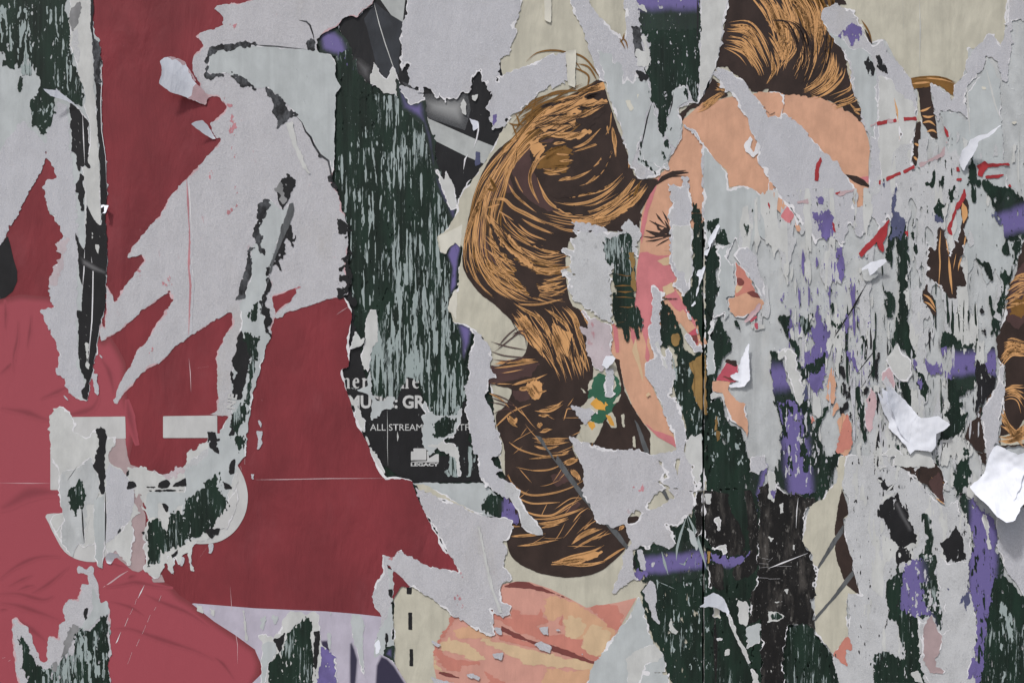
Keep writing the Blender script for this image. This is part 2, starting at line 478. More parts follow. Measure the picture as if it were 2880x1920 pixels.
def sheet(name, mat, z, pts, a=4.0, ragged=1.0, rim=0.0, rim_mat='core', step=4.0, lift=0.0, parent=None, label=None, cat=None,
          group=None, kind=None, holes=(), flake=None, soft=None, curl=None, smooth=False, feather=None, pinch=0.0, band=None, seam=True):
    """one torn sheet, or one printed or exposed area, filled inside the outline pts.
    a: how far the tear strays (px); rim: width of the bare torn edge; flake: (sx, sy, cover, fade) for flaked films;
    soft: fade width for the spray attribute; curl: list of (hx, hy, dx, dy, amount, power); feather: (sx, sy, amount)"""
    if smooth:
        pts = smooth_poly(pts)
    ext = np.ptp(np.array(pts), axis=0)
    if ext[0] * ext[1] < 90000:
        step = min(step, 2.4)
    COUNT[0] += 1
    z = z + (COUNT[0] % 35) * .006                  # neighbours never share one plane
    P = np.array(pts)
    m = a * 2 + step * 2
    x0, y0 = np.maximum(P.min(0) - m, (-90, -90)); x1, y1 = np.minimum(P.max(0) + m, (2970, 2010))
    x0 = math.floor(x0 / step) * step; y0 = math.floor(y0 / step) * step
    nx = int((x1 - x0) / step) + 2; ny = int((y1 - y0) / step) + 2
    X, Y = np.meshgrid(x0 + np.arange(nx) * step, y0 + np.arange(ny) * step)
    f = sdf_field(X, Y, x0, y0, step, pts, 60.0 if soft is None else max(60.0, soft * 1.1))
    for h in holes:
        f = np.maximum(f, -sdf_field(X, Y, x0, y0, step, h))
    pure = f.copy()
    if a:
        n = (fbm(X, Y, 46, 46, 2, 1) - .5) * 1.6 + (fbm(X, Y, 15, 15, 2, 2) - .5) * 1.5 * ragged
        n = n + (fbm(X, Y, 6.5, 6.5, 2, 7) - .5) * 1.1 * ragged
        f = f + n * a * 1.3
    if feather:
        f = f + (fbm(X, Y, feather[0], feather[1], 3, 9) - .5) * feather[2]
    if flake:
        sx, sy, cover, fade = flake
        n = fbm(X, Y, sx, sy, 4, 13, .62)
        q = np.quantile(n[pure < 0], cover) if (pure < 0).any() else .5
        g = (n - q) * 60.0
        if fade:
            g = g + np.clip(1 + pure / fade, 0, 1) * 12.0
        f = np.maximum(f, g)
    if z < 19.9 and P[:, 0].min() < 1972 and P[:, 0].max() > 1982 and seam:   # the boards part here, glue and paint with them
        f = np.maximum(f, np.where(Y > 640, 2.9 + 5.0 * (fbm(X, Y, 40, 70, 3, 8) - .5) - np.abs(X - 1977), -50))
    f[0, :] = np.maximum(f[0, :], 1); f[-1, :] = np.maximum(f[-1, :], 1)
    f[:, 0] = np.maximum(f[:, 0], 1); f[:, -1] = np.maximum(f[:, -1], 1)
    def build(nm, ff, mt, zz, par):
        r = contour_faces(ff, x0, y0, step)
        if r is None:
            return None
        vx, vy, lp, sz = r
        ci = np.clip(((vx - x0) / step).round().astype(int), 0, nx - 1); cj = np.clip(((vy - y0) / step).round().astype(int), 0, ny - 1)
        depth = np.full(len(vx), zz * STEP, dtype=np.float64)
        if lift:
            depth += lift * np.exp(np.clip(f[cj, ci], -60, 0) / 7.0) * fbm(vx, vy, 40, 40, 2, 4)
        ox, oy = 0.0, 0.0
        if curl:
            for (hx, hy, dx, dy, amt, pw) in curl:
                L = math.hypot(dx, dy)
                t = np.clip(((vx - hx) * dx + (vy - hy) * dy) / (L * L), 0, None)
                depth += amt * t ** pw
        if pinch:
            depth += pinch * (fbm(vx, vy, 60, 60, 3, 21) - .3)
        at = None
        if soft is not None:
            at = np.clip(-pure[cj, ci] / soft, 0, 1)
        if band is not None:                         # spray drawn along a line (x0,y0)-(x1,y1): half width, fade
            (ax, ay, bx, by), hw, fd = band
            L = math.hypot(bx - ax, by - ay)
            dd = np.abs((vx - ax) * (by - ay) - (vy - ay) * (bx - ax)) / L
            at = np.clip((hw + fd - dd) / (2 * fd), 0, 1)
        return place(nm, to_world(vx, vy, depth), lp, sz, mt, par, at)
    if rim:
        w = rim * np.clip((fbm(X, Y, 34, 34, 3, 6) - .44) * 6.0, 0.02, 1.7)
        o = build(name, f + w, mat, z + .45, parent)
        if o is None:
            o = build(name, f, mat, z, parent)
        else:
            ring = np.maximum(f, -(f + w + step * 2.2))
            build('torn_edge', ring, rim_mat, z, o)
    else:
        o = build(name, f, mat, z + .45, parent)
    if o is None:
        return None
    return info(o, label, cat, group, kind)

def ribbons(name, mat, z, lines, parent=None, kind='stuff', label=None, cat=None, group=None):
    """many flat drawn strokes: lines = list of (points px, width px); each tapers to both ends"""
    VX, VY, LP = [], [], []
    k = 0
    for pts, w in lines:
        P = np.array(pts, dtype=float); n = len(P)
        d = np.gradient(P, axis=0); d /= (np.hypot(d[:, 0], d[:, 1])[:, None] + 1e-9)
        o = np.stack([-d[:, 1], d[:, 0]], 1)
        u = np.linspace(0, 1, n)
        ww = w * .5 * np.clip(np.minimum(u / .25, (1 - u) / .35), .12, 1)[:, None]
        A = P + o * ww; B = P - o * ww
        VX.append(np.concatenate([A[:, 0], B[:, 0]])); VY.append(np.concatenate([A[:, 1], B[:, 1]]))
        i = np.arange(n - 1)
        LP.append(np.stack([k + i, k + n + i, k + n + i + 1, k + i + 1], 1)); k += 2 * n
    vx = np.concatenate(VX); vy = np.concatenate(VY); lp = np.concatenate(LP)
    V = to_world(vx, vy, np.full(len(vx), z * STEP))
    # make every face look towards the camera
    a = V[lp[:, 0]]; b = V[lp[:, 1]]; c = V[lp[:, 2]]
    ny_ = np.cross(b - a, c - a)[:, 1]
    lp = np.where((ny_ > 0)[:, None], lp[:, ::-1], lp)
    o = place(name, V, lp.ravel(), np.full(len(lp), 4), mat, parent)
    return info(o, label, cat, group, kind)

_r = random.Random(4)
def resample(p, n):
    q = np.array(smooth_poly(p, 8, False)); s = np.concatenate(([0], np.cumsum(np.hypot(*np.diff(q, axis=0).T))))
    u = np.linspace(0, s[-1], n)
    return np.stack([np.interp(u, s, q[:, 0]), np.interp(u, s, q[:, 1])], 1)
HAIRW = .72
def hair(ga, gb, n, w=(2.5, 6), length=(.25, .8), wob=4.0, pts=14, spread=(0, 1)):
    """strokes between two guide lines"""
    A, B = resample(F(ga), 60), resample(F(gb), 60)
    out = []
    for i in range(n):
        t = _r.uniform(*spread); ln = _r.uniform(*length); u0 = _r.uniform(0, 1 - ln)
        t2 = min(1.05, max(-.05, t + _r.uniform(-.12, .12)))
        u = np.linspace(u0, u0 + ln, pts); tt = np.linspace(t, t2, pts)
        ix = u * 59
        PA = np.stack([np.interp(ix, np.arange(60), A[:, 0]), np.interp(ix, np.arange(60), A[:, 1])], 1)
        PB = np.stack([np.interp(ix, np.arange(60), B[:, 0]), np.interp(ix, np.arange(60), B[:, 1])], 1)
        P = PA * (1 - tt[:, None]) + PB * tt[:, None]
        ph = _r.uniform(0, 6.28)
        P += (np.sin(np.linspace(0, 3, pts) + ph) * wob * _r.uniform(-1, 1))[:, None] * np.array([[.4, .8]])
        out.append((P, HAIRW * (w[0] + (w[1] - w[0]) * _r.random() ** 1.6)))
    return out

def H(win, s):
    ox, oy, k = {'A': (1260, 180, 2.177), 'B': (1340, 860, 1.96), 'C': (1190, 1560, 2.006)}[win]
    v = [float(a) for a in s.replace(',', ' ').split()]
    return [(ox + v[i] / k, oy + v[i + 1] / k) for i in range(0, len(v), 2)]
def tuft(win, s, w):
    """a drawn lock: several thin strokes side by side with ragged ends; w in window pixels"""
    k = {'A': 2.177, 'B': 1.96}[win]
    w = w / k
    P = resample(H(win, s), 40)
    n = max(1, int(round(w / 1.75)))
    out = []
    for i in range(n):
        off = (i + .5) / n - .5 + _r.uniform(-.12, .12)
        a = int(_r.uniform(0, 12 if n > 2 else 1)); b = 40 - int(_r.uniform(0, 14 if n > 2 else 1))
        Q = P[a:b]
        d = np.gradient(Q, axis=0); d /= (np.hypot(d[:, 0], d[:, 1])[:, None] + 1e-9)
        o = np.stack([-d[:, 1], d[:, 0]], 1)
        u = np.linspace(0, 1, len(Q))
        sp = off * w * ((.85 + .15 * np.sin(np.pi * u)) if w > 7 else (.55 + .45 * np.sin(np.pi * np.clip(u * 1.1, 0, 1))))
        out.append((Q + o * sp[:, None] + o * (np.sin(u * 5 + i) * .5)[:, None], max(3.0, min(w, 4.6)) * _r.uniform(.8, 1.2)))
    return out

def text_part(body, px, py, size_px, mat, z, parent, bold=0.0, sx=1.0, spacing=1.0, rot=0.0, name='lettering', shear=0.0):
    """printed words; px, py is the left end of the baseline, size_px the cap height"""
    c = bpy.data.curves.new(name, 'FONT')
    c.body = body; c.size = 1.0; c.space_character = spacing; c.offset = bold; c.resolution_u = 3; c.shear = shear
    t = bpy.data.objects.new(name, c)
    scene.collection.objects.link(t)
    dg = bpy.context.evaluated_depsgraph_get()
    me = bpy.data.meshes.new_from_object(t.evaluated_get(dg))
    bpy.data.objects.remove(t)
    n = len(me.vertices); co = np.zeros(n * 3, dtype=np.float32); me.vertices.foreach_get('co', co); co = co.reshape(-1, 3)
    k = size_px / 0.70
    lx, ly = co[:, 0] * k * sx, co[:, 1] * k
    cr, sr = math.cos(rot), math.sin(rot)
    vx = px + lx * cr + ly * sr; vy = py + lx * sr - ly * cr
    V = to_world(vx, vy, np.full(n, z * STEP))
    lp = []; sz = []
    for p in me.polygons:
        lp += list(p.vertices); sz.append(len(p.vertices))
    bpy.data.meshes.remove(me)
    return place(name, V, np.array(lp), np.array(sz), mat, parent)

# ------------------------------------------------------------------ ground and the boarded hoarding
def box(name, x0, x1, y0, y1, z0, z1, mat, parent=None):
    V = np.array([(x, y, z) for x in (x0, x1) for y in (y0, y1) for z in (z0, z1)], dtype=float)
    q = np.array([[0, 1, 3, 2], [4, 6, 7, 5], [0, 4, 5, 1], [2, 3, 7, 6], [0, 2, 6, 4], [1, 5, 7, 3]])
    return place(name, V, q.ravel(), np.full(6, 4), mat, parent, smooth=False)
info(box('bounce_pavement', -8, 8, -9, .6, -1.55, -1.35, 'concrete'), kind='structure')  # unseen ground, added for realism and to bounce light onto the boards

hoarding = empty('hoarding', 1440, 3600, 'dark green painted board hoarding behind all of the torn posters', 'hoarding')
SEAM_L, SEAM_R = (1974 - 1440) * PX, (1980 - 1440) * PX
board_l = box('board', SEAM_L - 1.22, SEAM_L, 0, .018, -1.348, 1.14, 'green', hoarding)
board_r = box('board', SEAM_R, SEAM_R + 1.22, 0, .018, -1.348, 1.14, 'green', hoarding)
box('batten', SEAM_L - .045, SEAM_R + .045, .019, .07, -1.348, 1.14, 'black', hoarding)
box('rail', SEAM_L - 1.22, SEAM_R + 1.22, .071, .12, -.6, -.5, 'wood', hoarding)
box('rail', SEAM_L - 1.22, SEAM_R + 1.22, .071, .12, .7, .8, 'wood', hoarding)

def bare(mat, z, pts, board=None, **k):
    """a place where the posters are gone and the painted board shows"""
    k.setdefault('a', 5)
    if not mat.startswith(('wood', 'hair', 'skin', 'salmon', 'lips')) and 'soft' not in k:
        k.setdefault('feather', (9, 42, 16))
        k['step'] = min(k.get('step', 3.2), 2.8)
        k.setdefault('flake', (6, 20, .965, 7))
    nm = {'wood': 'bare_wood'}.get(mat, 'paint_patch')
    if mat.startswith('purple') or mat.startswith('spray'):
        nm = 'spray_paint'
    if mat in ('hair_dark', 'skin', 'salmon', 'lips', 'black'):
        nm, board = 'print_fragment', gr
    c = np.mean(np.array(pts)[:, 0])
    return sheet(nm, mat, z, pts, parent=board or (board_l if c < 1977 else board_r), **k)

def scrap(label, mat, z, pts, cat='torn paper', name='torn_paper', **k):
    return sheet(name, mat, z, pts, label=label, cat=cat, **k)

# the seam between the two boards, seen between torn edges: splintered edge strips
for (ya, yb) in ((-40, 300), (560, 1300), (1500, 1960)):
    pass

# ------------------------------------------------------------------ oldest layer: the black record poster
bp = sheet('black_poster', 'black', 2, poly('10', '560,150 620,108 640,102 700,118 745,68 800,40 830,-90 1764,-90 1764,900 1640,1040 1530,1200 1430,1310 1385,1420 1300,1290 1250,1180 1225,960 1180,820 1165,690 1080,700 1000,610 965,520 900,560 790,590 700,500 655,350 600,270'),
           a=5, rim=3, label='black poster with pale beams and white lettering, torn in two round a scraped green strip', cat='poster')
low = sheet('lower_sheet', 'black', 2, poly('11', '560,740 650,700 690,720 745,760 725,870 730,940 790,1140 960,1200 1010,1040 1050,1010 1120,1080 1160,1240 1170,1568 1560,1568', '12', '1560,188 1080,188 860,60', '11', '760,1500 640,1180 560,1000'),
            a=4, parent=bp)
sheet('torn_piece', 'black', 2, poly('11', '570,-60 640,-60 650,130 640,200 660,300 655,420 690,520 680,640 690,740 650,760 560,560 560,300'), a=9, parent=bp)
sheet('torn_piece', 'black', 2, poly('10', '480,1180 560,1290 600,1360 640,1568 560,1568 540,1400 470,1260'), a=7, parent=bp)
sheet('torn_piece', 'black', 2, poly('11', '1370,1180 1470,1190 1470,1568 1340,1568 1340,1440 1400,1300'), a=6, parent=bp)
sheet('bottom_margin', 'grey', 2, poly('12', '1060,187 1580,187 1660,270 1640,420 1540,420 1300,340'), a=3, parent=bp)
# the pale beams printed on it
sheet('printed_beam', 'slate', 3, poly('10', '745,130 820,20 930,105 1012,150 1005,260 985,430 985,520 940,450 900,545 830,470 800,330'), a=1, parent=bp)
sheet('printed_beam', 'beam', 3.6, poly('10', '815,-60 1035,-60 1012,155 930,105'), a=0, parent=bp)
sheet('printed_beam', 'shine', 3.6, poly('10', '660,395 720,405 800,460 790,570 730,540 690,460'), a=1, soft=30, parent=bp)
sheet('printed_beam', 'grey_fade', 3, poly('10', '1000,560 1090,600 1160,650 1300,640 1460,650 1480,760 1440,900 1230,830 1165,800 1120,690'), a=1, soft=55, parent=bp)
sheet('printed_beam', 'beam', 3.6, poly('10', '1175,812 1500,955 1645,1012 1570,1130 1440,1075 1228,968'), a=0, parent=bp)
# white lettering
text_part('MUSIC: GROUP', 978, 1146, 34, 'letter_white', 4, bp, bold=.035, sx=.93, name='bold_lettering')
text_part('ALL STREAMING PLATFORMS', 1041, 1210, 18.5, 'letter_white', 4, bp, name='small_lettering', sx=1.02)
def serif(ch, x, y, h, parent):
    """old-style bold roman letters, x height h, baseline y"""
    G = {'n': ['0,100 0,93 8,90 8,15 0,12 0,6 28,0 28,12 40,2 52,0 66,6 70,20 70,90 78,93 78,100 42,100 42,93 49,90 49,22 44,12 36,14 29,24 29,90 36,93 36,100'],
         'e': ['62,40 60,18 48,2 32,0 12,10 0,34 0,64 12,90 34,101 50,98 64,84 60,80 48,88 36,86 26,70 24,48 62,48', ],
         'r': ['0,100 0,93 8,90 8,15 0,12 0,6 28,0 28,16 38,3 52,0 60,8 60,24 50,30 42,22 34,24 29,36 29,90 38,93 38,100'],
         'h': ['0,100 0,93 8,90 8,-38 0,-41 0,-47 29,-53 29,12 40,2 52,0 66,6 70,20 70,90 78,93 78,100 42,100 42,93 49,90 49,22 44,12 36,14 29,24 29,90 36,93 36,100']}
    for g in G[ch]:
        v = [float(a) for a in g.replace(',', ' ').split()]
        p = [(x + v[i] * h / 100, y - h + v[i + 1] * h / 100) for i in range(0, len(v), 2)]
        hl = [[(x + a * h / 100, y - h + b_ * h / 100) for a, b_ in ((24, 38), (26, 16), (34, 8), (41, 20), (42, 38))]] if ch == 'e' else []
        sheet('serif_lettering', 'letter_white', 4, p, a=0, step=1.6, parent=parent, holes=hl)
for ch, x in (('h', 912), ('n', 962), ('e', 992), ('r', 1018), ('h', 1127), ('e', 1160), ('r', 1185)):
    serif(ch, x, 1092, 30, bp)
text_part('LEGACY', 1155, 1309.5, 8.5, 'letter_white', 4, bp, bold=.045, sx=1.72, name='bold_lettering')
sheet('emblem', 'letter_white', 4, poly('12', '1068,-28 1160,-28 1160,30 1100,30 1068,34', ), a=0, step=2.5, parent=bp)
sheet('emblem', 'letter_white', 4, poly('11', '1066,1519 1174,1519 1174,1600 1086,1600 1086,1526'), a=0, step=2.5, parent=bp)
sheet('emblem', 'letter_white', 4, poly('12', '1066,40 1180,38 1178,-30 1190,-30 1192,20 1240,-10 1260,-10 1260,46 1066,46'), a=0, step=2.5, parent=bp)
sheet('emblem', 'letter_white', 4, poly('12', '1066,44 1262,44 1262,48 1066,48'), a=0, step=2.5, parent=bp)
ribbons('scratches', 'grey_light', 4.6, [(T('11', '905,1255 907,1400 906,1500 910,1640'), 1.6), (T('11', '975,1405 978,1440 976,1470'), 5), (T('10', '808,0 850,170 890,300 940,445 985,560'), 2.6)], parent=bp)

# smudges of glue-wet paper on the lower black sheet
for k, s in enumerate(('650,-20 700,90 720,150 740,120 690,20', '1290,110 1320,100 1345,145 1330,150', '1330,30 1345,0 1365,90 1345,160 1330,110')):
    sheet('paper_residue', 'residue', 5, poly('12', s), a=4, step=3, parent=bp, kind='stuff')

# ------------------------------------------------------------------ films of paper left on the scraped green strip
def residue(label, z, pts, flake, mat='residue', **k):
    return sheet('paper_residue', mat, z, pts, a=k.pop('a', 5), step=k.pop('step', 3.2), flake=flake, kind='stuff', label=label, cat='paper residue', **k)
bare('green_thin', 4.0, poly('10', '545,650 600,560 660,500 790,590 870,640 960,640 1010,700 1020,900 980,1568', '11', '960,300 800,700 770,1100 700,700 640,300 640,-20', '10', '590,1500 535,1220 545,900'), a=7)
bare('green_half', 4.0, poly('10', '800,640 960,620 1080,700 1170,760 1230,1000 1250,1200 1390,1400 1390,1500', '11', '1330,30 1270,100 1310,190 1390,280 1380,400 1320,500 1300,640 1420,800 1460,1000 1480,1150 1420,1230 1380,1420 1300,1480 1230,1400 1180,1250 1130,1080 1040,1020 980,1180 820,1170 760,960 760,800 900,400 940,60', '10', '900,1300 890,1000'), a=7)
residue('grey film of old paper streaking the right of the scraped green strip', 5.0, poly('10', '820,650 1100,700 1180,850 1240,1100 1390,1420 1340,1568', '11', '1250,100 1380,280 1310,500 1420,760 1470,1100 1400,1300 1330,1460 1230,1390 1130,1080 1050,1020 960,1180 820,1180 760,900 800,700 940,500 960,100', '10', '930,1568 900,1200 860,850'), (6, 85, .21, 0), step=2.4)
residue('dense grey film of paper over the foot of the scraped green strip', 5.4, poly('11', '1000,250 1350,300 1330,560 1400,800 1470,1060 1400,1300 1330,1460 1230,1390 1130,1080 1050,1020 960,1180 820,1180 770,900 860,700'), (7, 60, .34, 0), step=2.4)
residue('thin grey paper streaks down the left of the scraped green strip', 5.0, poly('10', '560,1100 700,900 900,800 940,1200 930,1568', '11', '900,300 800,600 680,560 640,300 640,0', '10', '590,1450'), (5, 55, .16, 0), step=2.4)
scrap('pale torn tip below the crossing beams at the head of the green strip', 'grey_light', 6, poly('10', '790,575 800,480 808,408 840,470 870,540 905,558 925,530 930,480 940,462 965,500 985,570 1000,620 1090,680 1085,740 1010,700 960,640 880,640 830,590'), a=4, rim=2)
bare('spray_green', 6, poly('10', '420,270 440,225 490,195 560,205 610,250 640,320 660,390 690,470 690,560 650,560 620,500 570,480 545,400 440,360'), a=6, soft=26)
bare('green_third', 6.2, poly('10', '540,390 600,340 650,350 690,480 700,560 780,590 830,640 700,700 600,640 570,520'), a=7)
bare('spray_green', 6, poly('10', '960,520 1000,600 1060,690 1100,700 1130,680 1165,690 1180,820 1225,960 1250,1190 1290,1270 1320,1190 1390,1400 1390,1500 1350,1540 1300,1420 1240,1300 1190,1040 1150,860 1000,760'), a=5, soft=26)
scrap('lavender-edged pale tip beside the black beam poster', 'grey_light', 7, poly('10', '1250,1180 1280,1230 1300,1260 1310,1185 1345,1240 1375,1340 1385,1430 1340,1460 1310,1380'), a=4, rim=2)
scrap('ragged pale scrap at the corner where black beams meet grey pulp', 'pulp', 7, poly('10', '1000,600 1090,620 1150,640 1165,690 1100,720 1060,740'), a=5, rim=2)
bare('spray_green', 6, poly('11', '1310,190 1330,130 1370,100 1405,100 1420,150 1400,230 1395,300 1390,400 1350,460 1330,500 1330,400 1340,280'), a=3, soft=12)
bare('spray_green', 6, poly('11', '1400,650 1470,660 1500,700 1490,790 1460,860 1440,920 1415,900 1410,780 1380,680'), a=5, soft=20)
scrap('white upright sliver of paper standing on the scraped green strip', 'grey_light', 7, poly('11', '785,570 825,570 832,640 840,780 800,820 790,980 770,1010 725,930 725,870 760,770 750,680 765,610'), a=4, rim=2)
scrap('grey strip hanging between the printed words on black', 'grey', 7, poly('11', '770,960 800,1010 800,1150 835,1180 825,1240 805,1330 790,1250 800,1190 760,1145 700,1128 660,1105 720,1112 770,1080'), a=4)
scrap('pale strip hanging over the end of the small printed line', 'grey', 7, poly('11', '1160,1190 1200,1260 1300,1300 1390,1290 1420,1230 1410,1340 1350,1440 1290,1480 1240,1540 1200,1568 1160,1480 1140,1300'), a=6, rim=2)
bare('green_half', 7.6, poly('11', '1200,1340 1300,1300 1380,1330 1330,1440 1240,1460'), a=8)
scrap('small pale fan of torn paper above the printed emblem', 'grey_light', 7, poly('11', '1200,1500 1290,1460 1370,1500 1390,1568', '12', '1400,60 1415,160 1390,130 1380,20 1340,0 1290,-20'), a=6, rim=2)
residue('pale trickles of paper beside the printed emblem', 6.4, poly('12', '1300,-60 1540,-60 1540,150 1280,150'), (9, 60, .33, 0), a=2)
scrap('flake of grey paper at the ragged end of the bold printed words', 'grey', 7, poly('11', '830,1190 900,1180 960,1160 940,1230 880,1260 830,1300 800,1320 790,1240'), a=6)
bare('green_half', 6, poly('12', '1565,300 1600,255 1660,255 1690,330 1680,420 1600,410 1560,360'), a=5)
bare('spray_green', 6, poly('12', '1670,300 1764,290 1800,420 1764,460 1680,420'), a=3, soft=22)

# ------------------------------------------------------------------ far left: board, grey papers, black strips
# (the red poster is glued over everything on the left, then torn)
red = sheet('red_poster', 'red', 16, poly('F', '-80,300 60,300 170,420 240,440 230,-80 850,-80 850,300 760,800', '11', '470,480 600,475 640,520 658,560 660,610 655,700 640,800 650,870 637,960 590,972 600,1010 628,1110 658,1230 690,1320 740,1420 790,1530', '12', '800,0 845,80 900,150 1050,155 1078,172 1112,280 1180,420 1250,540 1300,640 1350,700 1410,800 1300,900 1000,900 880,1110 825,1300 850,1365 940,1400 1060,1600 0,1650', 'F', '-80,1990'),
            a=2.5, rim=4.5, step=5, label='large red poster with draped cloth and white letter shapes, torn across the left', cat='poster')
# printed drapery, lighter than the background of the print
sheet('printed_cloth', 'cloth_red', 17, poly('01', '-80,520 0,495 60,480 150,460 330,475 420,500 600,700 720,780 760,740 820,830 870,930 880,1180 940,1400 900,1568', '02', '900,80 1000,700 1120,860 1190,900 1240,960 1330,1015 1400,1080 1560,1190 1764,1330', '12', '20,1390 32,1420 25,1500 5,1540 -20,1600', '02', '1400,1700 -80,1700'),
      a=0, soft=26, step=5, parent=red)
for k, (c, s, w) in enumerate((
        ('01', '0,1240 100,1255 200,1275 290,1310 360,1330', 26), ('01', '0,1010 60,960 120,900', 14), ('01', '130,640 125,760 100,880 95,1000', 13),
        ('01', '220,600 210,720 190,830', 12), ('01', '280,1180 400,1130 480,1090', 18), ('01', '400,1300 520,1280 640,1240 690,1150', 26), ('01', '880,1180 900,1300 950,1500', 26),
        ('01', '700,900 760,1000 790,1150', 22), ('02', '0,370 80,330 200,260 340,250 430,270', 46), ('02', '0,850 120,760 260,700 420,690', 18),
        ('02', '60,900 160,850 230,820', 12), ('02', '200,960 340,880 480,760', 16), ('02', '120,930 190,900 250,890', 14), ('02', '0,950 140,950 300,990 380,960', 18), ('02', '0,1060 60,1055', 10),
        ('02', '0,1010 130,1030 280,1080 420,1130', 22), ('02', '120,1120 230,1200 330,1280', 26), ('02', '730,900 830,890 920,870 1000,880 1100,900 1200,910', 18), ('02', '880,850 910,830 950,820', 16),
        ('02', '780,1190 900,1190 1050,1240 1200,1290 1350,1340 1480,1400', 20), ('02', '1000,950 1100,1000 1300,1080 1450,1180', 18), ('02', '1470,1380 1540,1430 1620,1540', 14), ('02', '760,1000 900,1040 1000,1100', 12), ('01', '40,500 45,600 40,700', 12))):
    sheet('printed_fold', 'fold_red', 18, thick_line(smooth_poly(T(c, s), 5, False), w * 1.15, .6), a=1, soft=w * .6, step=4, parent=red)
sheet('printed_hair', 'black', 17.9, poly('01', '-60,100 20,110 60,60 75,110 100,220 125,300 125,370 95,440 40,485 0,495 -60,490'), a=0, smooth=False, step=3, parent=red)
# lilac foot of the red poster
sheet('printed_foot', 'lilac', 17.4, poly('02', '1320,1013 1764,1049', '12', '200,1058 480,1070 700,1088 875,1108 860,1170 825,1290 850,1365 940,1405 1060,1600 -60,1600 60,1480 0,1345', '02', '1764,1335 1620,1230 1480,1140'), a=0, step=4, parent=red)
sheet('printed_shape', 'navy_fade', 18.2, poly('12', '640,1290 665,1270 690,1330 710,1400 695,1600 640,1600'), a=1, soft=9, step=3, parent=red)
sheet('printed_shape', 'navy_fade', 18.2, poly('12', '860,1366 910,1388 960,1440 1060,1600 815,1600 825,1440'), a=1, soft=9, step=3, parent=red)
sheet('printed_shape', 'navy_fade', 18.2, poly('12', '440,1265 500,1260 520,1310 515,1400 450,1350'), a=1, soft=9, step=3, parent=red)
ribbons('crease_lines', 'core_pink', 17.9, [(T('01', '1305,900 1315,1000 1320,1130'), 2.4), (T('12', '0,166 200,164 500,158 900,156'), 2.2), (T('02', '0,188 200,190 355,190'), 1.8),
        (T('11', '552,603 600,570 640,545'), 1.6), (T('01', '1360,968 1440,955'), 1.6),
        (T('02', '715,905 770,870 830,825 890,790'), 4), (T('02', '1380,700 1430,630'), 1.8), (T('02', '1590,900 1600,1050 1640,1300 1640,1430'), 1.4)], parent=red)
ribbons('scratches', 'core', 19, [(T('02', a_), w_) for a_, w_ in (('1000,890 975,940 955,980', 3), ('945,985 935,1022', 3.5), ('920,1050 900,1092', 3.5), ('888,1115 865,1172', 7), ('838,1210 812,1275 802,1290', 3), ('1115,962 1100,1000', 5), ('1080,1040 1065,1065', 4), ('1040,1095 1020,1145', 4), ('1010,1165 985,1225', 3.4), ('965,1262 945,1308', 4), ('915,1350 885,1430', 3), ('24,1392 42,1386', 3), ('64,1412 78,1404', 4), ('1690,20 1690,60', 3), ('1660,70 1668,100', 3))], parent=red)
# white letter shapes printed on it
for c, s in (('01', '495,1303 868,1299 872,1451 513,1455 513,1700 356,1700 356,1303'), ('01', '1128,1297 1500,1292 1500,1446 1128,1447')):
    sheet('letter_shape', 'letter_white', 19, poly(c, s), a=0, step=3, parent=red)
sheet('letter_shape', 'letter_white', 19, smooth_poly(poly('02', '1480,-80 1600,20 1670,120 1706,230 1708,330 1680,430 1610,530 1500,595 1350,605 1280,560 1280,100'), 4), a=0, step=3, parent=red)
sheet('letter_shape', 'letter_white', 19, poly('02', '353,-40 700,-40 700,236 353,236'), a=0, step=3, parent=red)
sheet('letter_shape', 'letter_white', 19, smooth_poly(poly('02', '329,402 520,400 780,410 780,600 700,720 560,720 450,660 380,545 345,470'), 3), a=0, step=3, parent=red)
sheet('printed_skin', 'mauve', 18.6, poly('01', '735,1455 868,1453 885,1568', '02', '905,60 960,80 940,300 1010,400 1005,770 960,800 915,790 800,690 735,680 740,580 800,560'), a=1, step=4, parent=red)
sheet('printed_skin', 'mauve', 18.6, poly('02', '1050,845 1120,815 1140,870 1060,870'), a=1, step=4, parent=red)

# left margin: grey paper over the red, torn along the red triangle
lg = scrap('tall grey-white paper strip at the far left between green board and red poster', 'grey', 20,
      poly('00', '-90,-90 658,-90 640,60 645,200 690,300 705,440 706,570 700,700 706,900 732,1080 740,1300 735,1568', '01', '742,100 742,300 730,420 735,560 700,640 690,800 655,960 625,1080 606,1192 540,1190 490,1150 450,1060 405,990 400,830 375,740 330,680 290,572 370,545 360,440 335,390 345,350 375,330 380,260 420,200 400,130 437,70 415,0', '00', '410,1568 375,1500 345,1470 330,1390 305,1290 330,1250 400,1225 385,1170 340,1080 322,1052 290,1190 200,1330 70,1568', '01', '60,30 0,140 -60,220'),
      a=4, ragged=1.4, rim=4, step=4)
sheet('torn_surface', 'pulp', 21, poly('00', '-90,1050 0,1040 60,960 120,880 170,850 200,900 260,940 320,980 400,700 470,720 490,1000 520,1300 540,1568', '01', '545,300 540,700 545,960 590,1130 540,1190 490,1150 450,1060 405,990 400,830 330,680 290,572 370,545 335,390 420,200 400,130 437,70 415,0', '00', '410,1568 330,1390 305,1290 330,1250 400,1225 385,1170 322,1052 290,1190 70,1568', '01', '0,140 -60,220'), a=5, ragged=1.5, parent=lg)
sheet('pink_fringe', 'pulp_blush', 21.6, poly('01', '335,390 345,350 375,330 380,260 420,200 400,130 437,70 470,100 440,250 420,340 400,420'), a=8, feather=(18, 18, 14), parent=lg)
